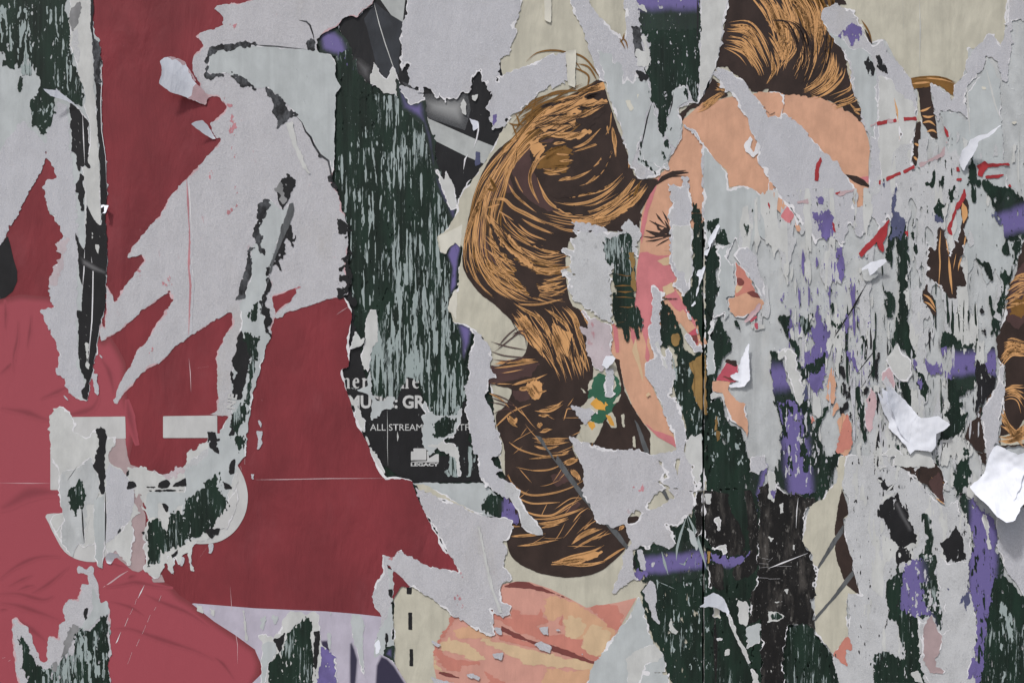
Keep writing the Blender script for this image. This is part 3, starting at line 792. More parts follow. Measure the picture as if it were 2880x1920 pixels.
bare('green_thin', 22, poly('00', '-90,-90 466,-90 457,80 482,130 485,255 490,330 520,430 547,510 578,580 587,650 578,745 540,740 420,640 395,690 385,800 350,880 318,935 285,920 240,850 225,770 195,690 245,650 280,600 285,570 240,480 200,400 165,430 140,500 172,540 165,630 125,625 122,540 125,460 75,490 40,450 30,380 0,360 -90,330'), board_l, a=6)
for s, fl, nm in (('-80,-40 60,-40 60,280 -80,330', (7, 34, .33, 0), 'grey paper specks in the top left corner of the green board'),
                  ('60,30 200,60 230,520 160,520 130,380 40,340 40,120', (7, 40, .34, 0), 'grey streaks of paper on green board near the top left corner'),
                  ('310,40 450,40 470,240 530,440 480,640 400,600 380,300', (6, 50, .22, 0), 'thin grey paper streaks on the green board beside the cream strip'),
                  ('220,780 380,700 370,820 310,920', (6, 14, .2, 0), 'grey flecks on the hanging lobe of green board at left')):
    residue(nm, 22.6, poly('00', s), fl)
scrap('narrow cream strip running down the left beside the red poster', 'grey_light', 22.4, poly('00', '490,-90 632,-90 640,260 655,600 682,900 697,1300 710,1568', '01', '595,60 580,30 590,150', '00', '590,1500 565,1150 615,1160 610,1100 627,1000 622,830 582,745 592,650 545,500 515,400 490,320 488,255 485,150'), a=4, rim=2, step=3.4)
for s in ('490,60 560,10 570,60 545,170 500,230 490,150', '500,240 540,200 545,330 560,360 545,470 520,380'):
    scrap('grey peeled patch near the head of the cream strip' if s[0:6] == '490,60' else 'small grey peeled patch below another on the cream strip', 'mid_grey' if s[0:6] == '490,60' else 'pulp_mottled', 23, poly('00', s), a=4)
# a shiny black poster left in strips
bs = sheet('black_poster', 'black', 23, poly('00', '484,712 560,760 615,832 622,900 618,960 627,1000 606,1090 622,1158 585,1138 568,1180 545,1120 535,1060 500,1040 492,880'), a=4, rim=2, step=3,
           label='narrow black poster strips standing left of the red poster', cat='poster')
sheet('torn_piece', 'black', 23, poly('00', '635,-60 650,20 642,200 660,290 672,420 655,560 700,590 706,900 732,1080 740,1300 735,1600 600,1600 600,1390 620,1440 650,1500 700,1560 697,1200 682,900 664,600 650,330 632,200'), a=2.5, step=3, parent=bs)
sheet('torn_piece', 'black', 23, poly('00', '535,1130 575,1150 580,1260 590,1300 590,1480 560,1430 535,1320 545,1240'), a=6, step=3, parent=bs)
sheet('torn_piece', 'black', 23, poly('01', '595,-20 738,-20 745,100 740,250 730,400 735,550 698,640 680,790 655,940 627,1045 606,1188 578,1168 562,1120 592,1100 600,1050 550,960 545,800 540,570 565,575 575,400 545,330 550,180 525,60 525,30 580,160 592,150'), a=3, step=3, parent=bs)
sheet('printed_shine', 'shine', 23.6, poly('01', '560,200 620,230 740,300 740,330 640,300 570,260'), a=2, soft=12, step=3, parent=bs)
sheet('torn_rim', 'torn_dark', 23.6, poly('00', '645,260 690,300 705,440 690,470 706,570 660,575 655,480 650,380'), a=4, step=3, parent=bs)
sheet('torn_flake', 'grey_light', 24, poly('01', '655,110 690,120 685,190 670,160'), a=3, step=3, parent=bs)
sheet('torn_flake', 'grey_light', 24, poly('01', '640,30 650,40 648,90 636,80'), a=3, step=3, parent=bs)
sheet('torn_flake', 'grey_light', 24, poly('01', '590,770 620,800 612,920 625,1000 600,960 600,860'), a=5, step=3, parent=bs)
ribbons('white_edges', 'core', 24.2, [(T('01', '635,205 648,300 645,480 640,640 625,800 615,930'), 3.4), (T('01', '590,150 585,300 575,420'), 3.4), (T('00', '575,780 582,950 590,1130'), 3), (T('00', '595,1250 600,1400 590,1568'), 3),
         (T('00', '700,400 708,560 700,700 706,900 733,1080 740,1300'), 2)], parent=bs)
ribbons('white_specks', 'grey_light', 24.2, [(T('01', f'{x},{y} {x+6},{y+9}'), 4) for x, y in ((600, 600), (595, 680), (597, 735), (590, 825), (640, 700), (560, 900), (690, 60), (620, 400))] +
        [(T('00', f'{x},{y} {x+5},{y+12}'), 4) for x, y in ((520, 960), (545, 900), (530, 1010), (555, 980), (545, 850))], parent=bs)
scrap('green-stained paper scrap beside the tip of the black strip', 'pulp', 23, poly('01', '640,1000 675,1010 690,1110 680,1160 655,1130 640,1060'), a=4)
scrap('small curl of white paper on the edge of the red poster', 'white', 24, poly('00', '702,1412 762,1420 745,1480 700,1480 735,1462 728,1430 705,1440'), a=2, step=2.5, curl=[(700 / 2.45, 1410 / 2.45, 10, 10, .004, 1.0)])
scrap('tiny grey flake on red cloth left of the long pulp feather', 'pulp', 22, poly('01', '690,870 712,890 712,905 695,890'), a=1, step=2.5)
scrap('tiny grey flake on red cloth under the grey strip', 'pulp', 22, poly('01', '440,1150 470,1170 480,1195 455,1180'), a=1, step=2.5)

# ------------------------------------------------------------------ the great torn patch on the red poster
big = scrap('huge feathered patch of bare grey pulp torn out of the red poster', 'pulp_pink', 20,
      poly('00', '1764,-10 1690,20 1500,45 1480,65 1540,110 1550,150 1535,160 1555,180 1380,235 1352,255 1390,290 1410,320 1335,400 1325,450 1330,480 1400,640 1440,670 1500,665 1560,740 1560,760 1500,810 1455,850 1460,890 1495,960 1540,945 1450,1070 1300,1220 1200,1340 1100,1490 1040,1568', '01', '1030,8 960,80 875,212 980,185 992,230 920,340 860,420 795,510 740,400 735,480 735,700 690,640 690,800 720,780 760,745 840,700 920,635 980,570 1060,525 1120,480 1175,438 1187,510 1140,590 1090,650 1040,740 970,820 930,880 880,990 820,1100 778,1190 812,1212 870,1130 950,1040 1010,985 1100,930 1200,830 1290,760 1400,690 1500,630 1608,575 1605,660 1580,700 1500,840 1490,900 1502,950 1490,1050 1502,1200 1500,1260 1452,1285 1600,1310 1700,1000', '11', '60,860 110,720 130,610 150,620 270,575 330,545 470,500 600,475 645,460 620,300 640,100 630,-20', '10', '580,1390 530,1260 538,640 525,450 495,395 430,372 418,270 565,180 580,155 640,105 700,120 745,70 800,40 815,-90', '00', '1764,-90'),
      a=2.6, ragged=1.5, rim=3.5, rim_mat='core_pink', step=4, feather=(14, 14, 5))
# red left standing inside the patch, and pink stains along its edge
sheet('red_remnant', 'red', 21, poly('11', '108,468 200,440 272,418 282,450 240,510 180,565 132,604 126,560'), a=2, rim=3, rim_mat='core_pink', step=3, parent=big)
for c, s in (('11', '240,420 300,380 350,390 320,420 280,450'), ('00', '1540,640 1600,680 1620,740 1560,760 1530,700'), ('00', '1580,760 1640,800 1640,950 1590,980 1570,900'), ('00', '1600,1020 1640,1060 1640,1140 1610,1120'), ('00', '1420,1150 1500,1200 1460,1260 1420,1210'), ('00', '1620,1260 1660,1310 1640,1440 1530,1530 1540,1480 1620,1400'),
             ('01', '940,290 1010,250 980,340 930,370'), ('01', '1090,370 1190,320 1200,420 1100,410'), ('00', '1560,150 1620,160 1680,180 1600,220'), ('01', '1290,0 1330,0 1325,200 1335,330 1320,500 1300,300'), ('01', '1300,500 1335,480 1330,640 1310,740 1295,640'), ('01', '1060,800 1100,760 1090,860 1020,880')):
    sheet('pink_stain', 'pulp_stain', 20.9, poly(c, s), a=5, step=2.6, flake=(8, 10, .42, 8), parent=big, kind='stuff')
ribbons('crease_lines', 'pulp_stain', 21.4, [(T('01', '1308,-40 1312,100 1306,250 1318,400 1310,560 1304,740'), 7), (T('00', '1290,1230 1300,1400 1306,1568'), 6)], parent=big)
ribbons('crease_lines', 'core', 21.6, [(T('01', '1325,-40 1330,100 1324,250 1336,380 1328,520'), 4.5), (T('00', '1304,1240 1314,1400 1322,1568'), 4.5)], parent=big)  # pale highlight along the crease, put in as flat coloured strokes
sheet('fold_line', 'pulp', 21, thick_line(T('01', '1318,-40 1325,100 1320,300 1335,400 1325,560 1320,740'), 8, .3), a=2, step=3, parent=big, curl=[(1318 / 2.45, 0, 1, 0, .00002, 1)])
scrap('white crease ridge on the pulp right of the dark triangle', 'grey_light', 21.4, poly('10', '205,850 260,840 270,920 300,1030 340,1130 372,1200 330,1160 280,1060 240,960'), a=2, step=3, curl=[(250 / 2.45 + 720, 900 / 2.45, 12, -4, .0015, 1)])
sg = scrap('smooth pale grey paper bent like a sickle above the pulp', 'grey', 21.2, poly('00', '1440,400 1480,335 1560,325 1764,318', '10', '60,325 200,335 350,345 420,345 440,370 520,385 555,440 550,520 585,600 560,640 545,720 545,1100 528,1225 505,1115 450,1075 380,955 280,795 190,692 80,608 0,608', '00', '1700,580 1640,545 1560,512 1470,520 1432,480'), a=2.5, rim=2, step=3.6)
for s in (('00', '1422,520 1422,400 1450,338 1500,308 1590,318 1640,298 1764,294', '10', '20,305 0,322', '00', '1764,312 1650,325 1580,350 1520,345 1500,365 1455,400 1440,470'),
          ('00', '1425,530 1500,505 1560,508 1640,535 1700,560 1764,600 1764,615 1690,600 1640,580 1600,540 1500,535 1430,548'),
          ('00', '1600,500 1640,510 1700,550 1745,590 1735,612 1660,605 1630,580'),
          ('10', '72,610 130,640 190,690 240,760 285,800 222,848 150,888 150,820 118,770 128,720 90,665')):
    sheet('torn_dark_edge', 'torn_dark', 21.8, poly(*s), a=5, ragged=1.6, step=3, parent=sg)
ribbons('torn_dark_line', 'torn_dark', 22, [(T('10', '275,795 320,850 345,910 380,950 400,1000 445,1070 500,1110 515,1170 525,1240 550,1310 595,1350'), 6), (T('10', '0,315 60,320 150,325 240,335 350,345'), 3.4), (T('10', '300,145 350,155 375,180 395,240 405,290'), 5), (T('10', '330,685 345,720'), 2), (T('10', '350,525 357,540'), 2), (T('10', '280,480 288,492'), 2)], parent=sg)
sheet('torn_dark_edge', 'torn_dark', 22, poly('10', '360,300 385,280 410,300 400,345 360,350'), a=5, step=3, parent=sg)
for k, s in enumerate((('10', '430,1060 465,1080 455,1100 430,1085'), ('10', '495,1220 535,1200 530,1260 500,1255'), ('10', '520,1270 545,1260 560,1300 530,1300'))):
    sheet('torn_dark_edge', 'torn_dark', 22, poly(*s), a=3, step=3, parent=sg)
# ragged black teeth along the right of the pulp
teeth = sheet('black_poster', 'black', 21.6, poly('11', '580,-30 615,-30 640,20 630,60 610,100 650,170 655,240 640,300 655,360 650,420 640,470 565,468 600,420 620,380 590,360 605,330 640,340 620,290 590,290 605,260 580,230 610,190 640,170 595,90 625,60 590,40'), a=7, ragged=2, step=3,
              label='ragged black paper teeth between the grey pulp and the green strip', cat='poster')
sheet('torn_piece', 'black', 21.6, poly('11', '640,470 690,500 690,540 655,540'), a=5, step=3, parent=teeth)
scrap('narrow pale rag beside the red edge at the top of the printed words', 'grey_light', 21.6, poly('11', '685,720 720,780 745,765 735,800 690,830 655,830 670,770'), a=5, rim=2, step=3)
scrap('grey torn edge below the red poster beside the printed lines', 'grey_light', 15, poly('11', '640,1150 720,1250 760,1400 790,1500 830,1560', '12', '880,110 890,150 840,90 790,-30'), a=7, step=3, rim=2)

# the diagonal grey and black strip across the pulp
diag = scrap('long diagonal grey strip hung with black shreds across the grey pulp', 'grey', 22,
      poly('10', '60,1390 105,1372 190,1450 228,1402 236,1420 185,1568', '11', '190,0 110,250 90,380 55,560 85,640 105,760 60,860 40,960 0,1110 -40,1250 -60,1400', '02', '1690,0 1640,60 1560,340 1380,560 1240,620 1280,100', '01', '1440,1568 1440,1420 1500,1420 1580,1300 1600,1290 1590,1100 1610,900 1650,810 1662,680 1667,520 1690,450 1735,330 1728,160 1764,110', '10', '0,1500'),
      a=4, rim=2.5, step=3)
for s in (('10', '225,1205 277,1255 262,1300 240,1350 190,1447 150,1400 132,1345 165,1270'),
          ('11', '190,-20 250,-20 262,140 205,58 215,160 195,235 165,195 182,312 150,270 108,262 150,120'),
          ('11', '70,270 105,280 95,400 60,560 40,480 75,380'),
          ('11', '45,500 100,560 105,640 90,720 120,760 70,720 40,560'),
          ('01', '1640,800 1665,720 1690,780 1740,800 1740,870 1700,1010 1680,1100 1690,1180 1620,1175 1590,1130 1640,1000 1600,960 1620,880'),
          ('01', '1600,935 1570,955 1610,1060 1580,1120 1600,1150'),
          ('01', '1435,1398 1480,1412 1512,1440 1505,1540 1450,1500'),
          ('01', '1600,1280 1660,1290 1640,1400 1590,1450 1585,1360')):
    sheet('black_shred', 'black', 23, poly(*s), a=5, ragged=1.6, step=3, parent=diag)
sheet('grey_shred', 'mid_grey', 23.4, poly('10', '165,1270 200,1290 205,1350 190,1400 140,1360'), a=6, feather=(16, 16, 30), step=3, parent=diag)
sheet('grey_shred', 'torn_dark', 22.8, poly('10', '0,1440 60,1360 110,1375 90,1450 50,1540 30,1600', '11', '60,170 20,160 0,120 -30,40'), a=6, feather=(20, 20, 20), step=3, parent=diag)
sheet('grey_shred', 'torn_dark', 22.8, poly('01', '1710,120 1764,140 1735,170 1730,340 1700,420 1690,480 1640,490 1660,420 1690,330'), a=6, feather=(20, 20, 20), step=3, parent=diag)
sheet('grey_bar', 'strap', 24, poly('10', '232,1402 265,1392 270,1450 228,1568', '11', '200,60 120,260 60,470 38,600 30,600 110,240 180,0 190,-20', '10', '185,1568'), a=2, step=3, parent=diag)
bare('green_half', 23, poly('01', '1700,590 1780,520 1780,640 1730,660'), board_l, a=6)
bare('green_half', 23, poly('01', '1660,700 1790,760 1780,900 1740,1100 1690,1330 1640,1420 1600,1400 1600,1280 1680,1200 1740,900'), board_l, a=6)
bare('green_third', 23, poly('01', '1630,1440 1690,1420 1690,1500 1640,1560'), board_l, a=6)
text_part('NE', 661, 1152, 24, 'letter_white', 24.6, diag, bold=.03, rot=math.radians(-80), name='lettering')

# ------------------------------------------------------------------ torn letters at the lower left
col = scrap('crumpled white paper torn over the left letter shape', 'grey_light', 21,
      poly('01', '355,1568 357,1400 330,1388 350,1360 340,1300 380,1235 440,1222 495,1270 500,1310 540,1350 510,1400 600,1450 690,1380 735,1452 800,1440 790,1480 740,1568', '02', '760,55 840,90 880,150 930,240 930,300 985,400 905,450 940,560 920,610 915,700 905,760 880,755 845,690 800,660 735,690 735,600 725,700 712,775 670,760 655,615 600,620 545,612 500,685 430,600 385,530 345,440 440,390 425,250 415,120'), a=4, ragged=1.3, rim=3, step=3.4)
sheet('torn_patch', 'grey_old', 22, poly('02', '415,240 440,120 560,70 640,0 660,60 690,150 690,260 660,330 600,350 590,600 545,612 500,685 430,600 440,390'), a=5, rim=2, step=3.4, parent=col)
sheet('torn_patch', 'grey', 22.6, poly('02', '655,300 725,265 738,400 728,600 722,700 712,775 670,760 655,610'), a=3, rim=2, step=3, parent=col)
sheet('torn_patch', 'pulp', 22.2, poly('02', '735,110 760,60 850,110 890,160 930,240 940,330 905,440 870,480 800,560 735,600'), a=4, rim=2, step=3, parent=col)
sheet('torn_patch', 'grey_light', 22.6, poly('02', '800,560 860,480 905,445 940,560 925,610 915,760 880,755 845,690 800,660'), a=4, rim=3, step=3, parent=col)
sheet('torn_patch', 'grey_light', 22.6, poly('02', '345,450 370,410 440,400 450,450 390,530'), a=3, rim=2, step=3, parent=col)
sheet('black_shred', 'black', 23, poly('02', '650,70 662,-10 727,-10 727,262 700,265 690,150'), a=4, step=3, parent=col)
sheet('black_shred', 'black', 23, poly('01', '672,1382 700,1366 725,1390 732,1440 727,1600 660,1600 690,1500'), a=4, step=3, parent=col)
sheet('black_shred', 'slate', 23, poly('02', '805,510 840,490 850,520 830,542 808,535'), a=4, step=3, parent=col)
ribbons('black_cracks', 'black', 23.4, [(T('02', '568,340 575,420 580,520 588,600'), 4), (T('02', '690,260 670,300'), 5), (T('02', '732,250 735,420 730,620'), 4.5), (T('02', '540,70 500,130 470,170'), 1.6), (T('02', '625,420 605,520'), 1.4)], parent=col)
bare('green_half', 23, poly('02', '470,255 500,220 555,160 580,220 608,262 580,340 522,398 490,372'), board_l, a=5)
rt = scrap('crumpled white and green shreds torn over the right letter shape', 'grey_light', 21,
      poly('02', '880,80 960,75 1060,105 1150,128 1220,108 1280,60 1300,-20 1480,-120 1560,-60 1640,40 1640,200 1600,330 1500,500 1440,580 1350,610 1320,660 1342,800 1310,790 1300,660 1250,690 1240,750 1210,700 1200,815 1165,780 1160,700 1100,845 1040,832 1005,780 1000,650 985,640 1005,600 985,540 1020,440 1000,380 940,310 930,240 890,160'), a=4, ragged=1.5, rim=3, step=3.4)
sheet('pink_fringe', 'pulp_blush', 21.6, poly('02', '1060,105 1150,128 1210,90 1280,50 1280,110 1220,140 1150,150'), a=6, feather=(12, 12, 12), step=3, parent=rt)
sheet('grey_shred', 'pulp_mottled', 22, poly('02', '1280,70 1340,20 1440,-60 1446,100 1400,130 1340,180 1290,160'), a=5, rim=2, step=3, parent=rt)
sheet('torn_patch', 'grey', 22, poly('02', '1015,245 1285,250 1280,330 1230,350 1190,430 1140,330 1100,330 1090,420 1030,430 1000,360'), a=3, step=3, parent=rt)
sheet('torn_patch', 'letter_white', 22, poly('02', '1560,350 1640,200 1650,300 1600,440 1570,500 1415,500 1470,440'), a=3, rim=2, step=3, parent=rt)
bare('green_half', 22.8, poly('02', '1295,285 1380,230 1440,160 1510,120 1515,240 1578,340 1480,470 1430,540 1370,562 1240,612 1150,660 1080,745 1018,752 1015,560 1030,450 1090,420 1130,490 1170,520 1180,430 1240,340 1270,420'), board_l, a=7)
for s in ('888,225 895,180 920,172 948,185 955,220 930,215', '1000,205 1040,210 1080,215 1060,225 1010,218', '1092,215 1110,185 1150,172 1170,190 1160,215 1120,225', '1190,215 1240,180 1285,150 1292,215 1240,210', '1017,236 1292,232 1292,241 1017,248', '1410,505 1515,505 1510,545 1490,545 1462,578 1430,540', '1120,325 1145,330 1170,350 1155,400 1140,380', '985,520 1000,520 1000,545 980,535', '1590,80 1600,40 1620,30 1615,120 1590,130', '1540,180 1580,200 1610,215 1600,232 1560,225', '1180,680 1230,650 1230,670 1195,705', '875,120 900,80 895,130 880,140'):
    sheet('black_shred', 'black', 23, poly('02', s), a=3, step=2.6, parent=rt)
sheet('red_remnant', 'mauve', 22.6, poly('02', '930,310 965,255 990,320 1000,355 960,340'), a=2, step=3, parent=rt)
sheet('red_remnant', 'red', 22.9, poly('02', '965,255 980,270 1005,340 1025,385 1000,360 985,320'), a=4, step=3, parent=rt)
scrap('rolled white paper lip below the left letter shape', 'white', 25, poly('02', '735,700 750,670 790,655 840,672 838,690 800,700 770,742 740,735'), a=2, step=2.6, curl=[(790 / 2.45, 1280 + 740 / 2.45, 5, -20, .006, 1.3)])
for k, (s, lb) in enumerate((('1300,650 1318,655 1340,790 1318,800 1302,720', 'longest pale drip of paper under the right letter shape'), ('1160,690 1180,690 1210,800 1185,815 1165,760', 'pale drip of paper left of the longest one under the letters'), ('1440,605 1475,600 1470,640 1450,665', 'small pale drip under the black triangle of the right letter'), ('1240,690 1280,700 1265,760 1250,760', 'faint pink drip between two pale drips under the letters'))):
    scrap(lb, 'pulp', 21, poly('02', s), a=3, step=3)
for k, (c, s, lb) in enumerate((('02', '1735,130 1752,130 1750,165 1735,160', 'tiny white fleck on red right of the round letter'), ('11', '20,1330 40,1350 38,1380 25,1350', 'tiny white fleck on red beside the lower black shreds'), ('11', '10,1400 45,1400 45,1480 20,1520 15,1440', 'white rag on red below the lower black shreds'))):
    scrap(lb, 'pulp', 21, poly(c, s), a=3, step=2.6)

# bottom left torn peaks
bl = scrap('two-peaked white tear with green board showing at the bottom left', 'pulp_pink', 20,
      poly('02', '85,1170 95,1120 120,1112 190,1180 235,1280 275,1380 312,1442 345,1400 325,1290 345,1240 410,1262 415,1160 450,1140 438,1040 470,990 540,980 575,880 620,890 622,815 555,808 533,780 545,755 600,782 640,762 680,870 705,1015 738,988 762,1080 766,1200 776,1350 752,1430 772,1620 135,1620 105,1400'), a=3, ragged=1.5, rim=3.5, rim_mat='core_pink', step=3.4, feather=(12, 14, 7))
sheet('torn_patch', 'grey', 21, poly('02', '700,1010 738,990 760,1080 690,1120 620,1200 560,1190 580,1130 640,1060 640,900'), a=4, step=3, parent=bl)
sheet('black_shred', 'black', 21.6, poly('02', '600,1045 612,1050 615,1120 590,1140 568,1110'), a=4, step=3, parent=bl)
sheet('grey_shred', 'mid_grey', 21.6, poly('02', '500,1160 545,1170 520,1240 480,1340 420,1400 440,1320'), a=6, step=3, parent=bl)
bare('green_third', 22, poly('02', '145,1235 200,1290 235,1340 260,1420 320,1470 400,1420 440,1390 500,1360 525,1230 560,1190 625,1205 690,1105 745,1110 752,1250 772,1400 758,1620 195,1620 165,1450 150,1330'), board_l, a=8)
residue('grey streaks of paper over the green peak at the bottom left', 22.6, poly('02', '500,1220 760,1200 760,1600 220,1600 300,1480 460,1420'), (8, 40, .26, 0))
scrap('dusky grey fleck in the left of the bottom green peak', 'mid_grey', 23, poly('02', '370,1430 400,1410 415,1440 390,1485 365,1470'), a=4, step=3)

# bottom: white rag with green and purple on the lilac foot
br = scrap('white rag round a green gap on the lilac foot of the red poster', 'grey_light', 20,
      poly('12', '165,1210 190,1130 240,1065 300,1070 345,1100 400,1070 430,1100 440,1200 450,1290 500,1340 556,1390 560,1620 35,1620 40,1290 15,1230 60,1225 120,1240'), a=4, rim=3, step=3.4)
bare('green_third', 21, poly('12', '350,1115 395,1135 392,1290 405,1400 400,1620 80,1620 88,1430 180,1325 210,1230 290,1150'), board_l, a=6)
for s in ('100,1240 150,1250 205,1215 205,1260 165,1350 145,1310', '400,1208 440,1208 437,1350 410,1520 395,1400'):
    sheet('black_shred', 'black', 21.6, poly('12', s), a=4, step=3, parent=br)
bare('purple', 21.6, poly('12', '445,1305 500,1335 555,1390 556,1620 420,1620 430,1500 442,1400'), board_l, a=5)
sheet('torn_patch', 'grey', 22, poly('12', '45,1290 90,1275 140,1285 145,1360 90,1430 70,1560 35,1600'), a=3, rim=2, step=3, parent=br)
scrap('long pale drip of paper on the lilac foot', 'grey', 20, poly('12', '655,1150 668,1092 710,1090 745,1130 740,1280 752,1520 735,1480 700,1350 670,1250'), a=4, rim=2, step=3)
for k, (s, lb) in enumerate((('35,1120 65,1110 55,1200 38,1190', 'first small pale streak on the lilac foot, beside the white rag'), ('120,1100 150,1110 145,1160 125,1165', 'second small pale streak on the lilac foot, left of the green gap'), ('500,1070 530,1070 518,1105', 'short pale notch under the red edge on the lilac foot'), ('498,1215 520,1215 512,1350 500,1300', 'thin pale streak over the dark mark on the lilac foot'))):
    scrap(lb, 'grey', 20, poly('12', s), a=4, step=3)
for k, (s, lb) in enumerate((('1355,1020 1390,1035 1400,1075 1370,1060', 'pale scrap on the border of red cloth and lilac foot'), ('1450,1050 1480,1060 1475,1100 1455,1085', 'faint pale scrap at the left end of the lilac foot'), ('1672,1060 1690,1060 1700,1170 1712,1290 1698,1260 1680,1130', 'thin pale torn line across the lilac foot'))):
    scrap(lb, 'grey_light', 20, poly('02', s), a=3, step=3)

# ------------------------------------------------------------------ curling flaps on the red
f1 = scrap('large curled white flap standing off the red poster', 'white', 26, poly('00', '1143,455 1165,425 1210,415 1260,425 1300,455 1345,560 1395,620 1437,678 1425,700 1420,728 1330,695 1200,650 1125,602 1130,575 1145,545 1150,500'),
           a=1.5, step=2.6, curl=[(1430 / 2.45, 700 / 2.45, -100, -70, .022, 1.2), (1250 / 2.45, 560 / 2.45, 38, -60, -.009, 1.5)])
sheet('pink_edge', 'core_pink', 26.8, poly('00', '1165,425 1210,415 1260,425 1300,455 1345,560 1395,620 1437,678 1425,700 1420,728 1310,690 1370,570 1310,480 1240,440'), a=3, step=2.6, parent=f1, feather=(14, 14, 8),
      curl=[(1430 / 2.45, 700 / 2.45, -100, -70, .022, 1.2), (1250 / 2.45, 560 / 2.45, 38, -60, -.009, 1.5)])
scrap('small folded white flap on red below the large curled flap', 'white', 26, poly('00', '1338,868 1370,850 1415,840 1445,875 1490,960 1470,962 1400,920'), a=1.5, step=2.6, curl=[(1480 / 2.45, 955 / 2.45, -45, -35, .012, 1.2)])
scrap('thin white curl of paper over the green board at far left', 'white', 26, poly('00', '330,632 415,640 415,622 440,650 490,690 560,755 590,790 612,832 570,770 520,725 460,700 380,682'), a=1, step=2.4, curl=[(560 / 2.45, 760 / 2.45, -60, -25, .012, 1.1)])

# ------------------------------------------------------------------ middle: cream poster with the drawn head in profile
fp = sheet('face_poster', 'cream', 8, poly('10', '1764,760 1700,900 1640,1010 1530,1190 1430,1310 1388,1400 1385,1470 1330,1568', '11', '1260,60 1260,130 1275,165 1310,185 1330,140 1370,105 1405,105 1420,150 1398,280 1392,400 1335,490 1315,560 1350,590 1360,650 1470,690 1560,760 1600,900 1640,1300', 'F', '1400,1290 1470,1440 1240,1560 1180,1560', '12', '1000,830 945,795', 'F', '1106,1990 1985,1990 1985,-90 1385,-90 1400,150'),
           a=3.5, rim=4, step=4, label='cream poster with a drawn brown-haired head in profile and a large hand', cat='poster')
sheet('paper_patch', 'cream_pale', 8.8, poly('11', '1262,60 1330,30 1420,-20 1410,140 1370,105 1330,140 1310,183 1275,160'), a=2, step=4, parent=fp)
sheet('paper_patch', 'cream_pale', 8.8, poly('11', '1400,280 1395,400 1335,490 1318,560 1355,590 1380,640 1385,400'), a=2, step=4, parent=fp)
for s in ('1040,880 1072,885 1072,955 1040,952', '1047,1078 1077,1080 1078,1200 1050,1198', '1056,1328 1083,1330 1085,1450 1058,1448'):
    sheet('printed_dash', 'black', 9, poly('12', s), a=1, step=2.6, parent=fp)

# face, neck, hand
sheet('printed_face', 'skin', 9, poly('20', '900,1240 960,1240 1060,1170 1110,1050 1150,980 1180,860 1310,700 1345,720 1345,1600', '21', '1240,0 1150,330 1345,800 1240,830 1180,640', '21', '1000,780 990,900 920,930 925,1000 1000,1170 1060,1300 1110,1420 1135,1515 1000,1440 900,1340 830,1230 770,1080 740,930 690,870 655,770 690,650 760,700 850,540 855,300 880,150', '20', '885,1568 890,1480 940,1330'),
      a=0, step=3.5, parent=fp)
sheet('printed_cheek', 'skin_pink', 10, poly('21', '880,175 930,168 1000,200 1085,190 1120,300 1135,350 1040,440 980,540 1010,700 940,720 925,800 900,740 880,640 848,540 858,300'), a=2, step=3, parent=fp)
sheet('printed_cheek', 'skin_pink', 10, poly('21', '690,655 725,690 740,800 735,860 715,860 700,760'), a=1, step=3, parent=fp)
sheet('printed_cheek', 'skin_pink', 10, poly('21', '925,800 950,880 935,930 915,900'), a=1, step=3, parent=fp)
sheet('printed_cheek', 'skin_pink', 10, poly('21', '815,680 860,740 850,840 820,760'), a=1, step=3, parent=fp)
sheet('printed_cheek', 'skin_pink', 10, poly('21', '1050,460 1120,420 1260,640 1280,800 1190,600 1120,560'), a=1, step=3, parent=fp)
sheet('printed_nose', 'skin', 10.6, poly('21', '1118,608 1180,560 1265,690 1210,730 1170,670'), a=1, step=3, parent=fp)
sheet('printed_lip', 'lips', 10.8, poly('21', '1208,728 1265,692 1285,790 1270,815 1225,760'), a=1, step=3, parent=fp)
sheet('printed_lip', 'rose_brown', 11, poly('21', '1212,745 1275,735 1280,790 1270,800'), a=1, step=3, parent=fp)
sheet('printed_highlight', 'skin_light', 10.6, poly('21', '1000,230 1085,200 1095,255 1040,258'), a=2, step=3, parent=fp)
sheet('printed_highlight', 'skin_light', 10.6, poly('21', '1035,410 1100,380 1120,440 1050,465'), a=2, step=3, parent=fp)
sheet('printed_highlight', 'skin_light', 10, poly('21', '825,850 850,760 895,980 905,1080 870,960'), a=1, step=3, parent=fp)
sheet('printed_shadow', 'skin_pink', 10, poly('21', '900,1330 970,1390 1060,1420 1110,1440 1135,1515 1000,1440'), a=1, step=3, parent=fp)
sheet('printed_shadow', 'skin_pink', 10, poly('20', '1040,1170 1000,1250 940,1350 900,1500 885,1600 890,1700 940,1450 980,1340 1000,1270'), a=1, step=3, parent=fp)
ribbons('eyelashes', 'hair_dark', 11.4, [(T(c, s), w) for c, s, w in (
    ('20', '990,1470 1010,1500 1060,1560', 6.2), ('20', '1035,1455 1060,1500 1080,1550', 5.6), ('20', '945,1520 1000,1550 1060,1570', 6.2), ('20', '1092,1430 1095,1470', 3.7),
    ('21', '920,20 1000,50 1100,60', 13.6), ('21', '895,60 960,70 1040,60', 5.0), ('21', '920,95 980,90 1060,70', 5.6), ('21', '990,130 1040,100 1110,65', 4.3), ('21', '1000,50 1060,20 1100,20', 18.6), ('21', '985,-40 1010,10 1060,40', 7.4), ('21', '1050,-50 1075,0 1090,40', 8.7), ('21', '1040,70 1080,50 1110,30', 11.2), ('21', '1045,160 1085,160', 2.5))], parent=fp, kind=None)
ribbons('eyebrow', 'hair_dark', 11.4, [(T('20', '985,1280 1040,1230 1110,1195 1215,1190'), 14), (T('20', '1000,1255 1060,1210 1130,1185 1200,1175'), 6), (T('20', '1040,1240 1100,1215 1200,1215'), 6)], parent=fp, kind=None)
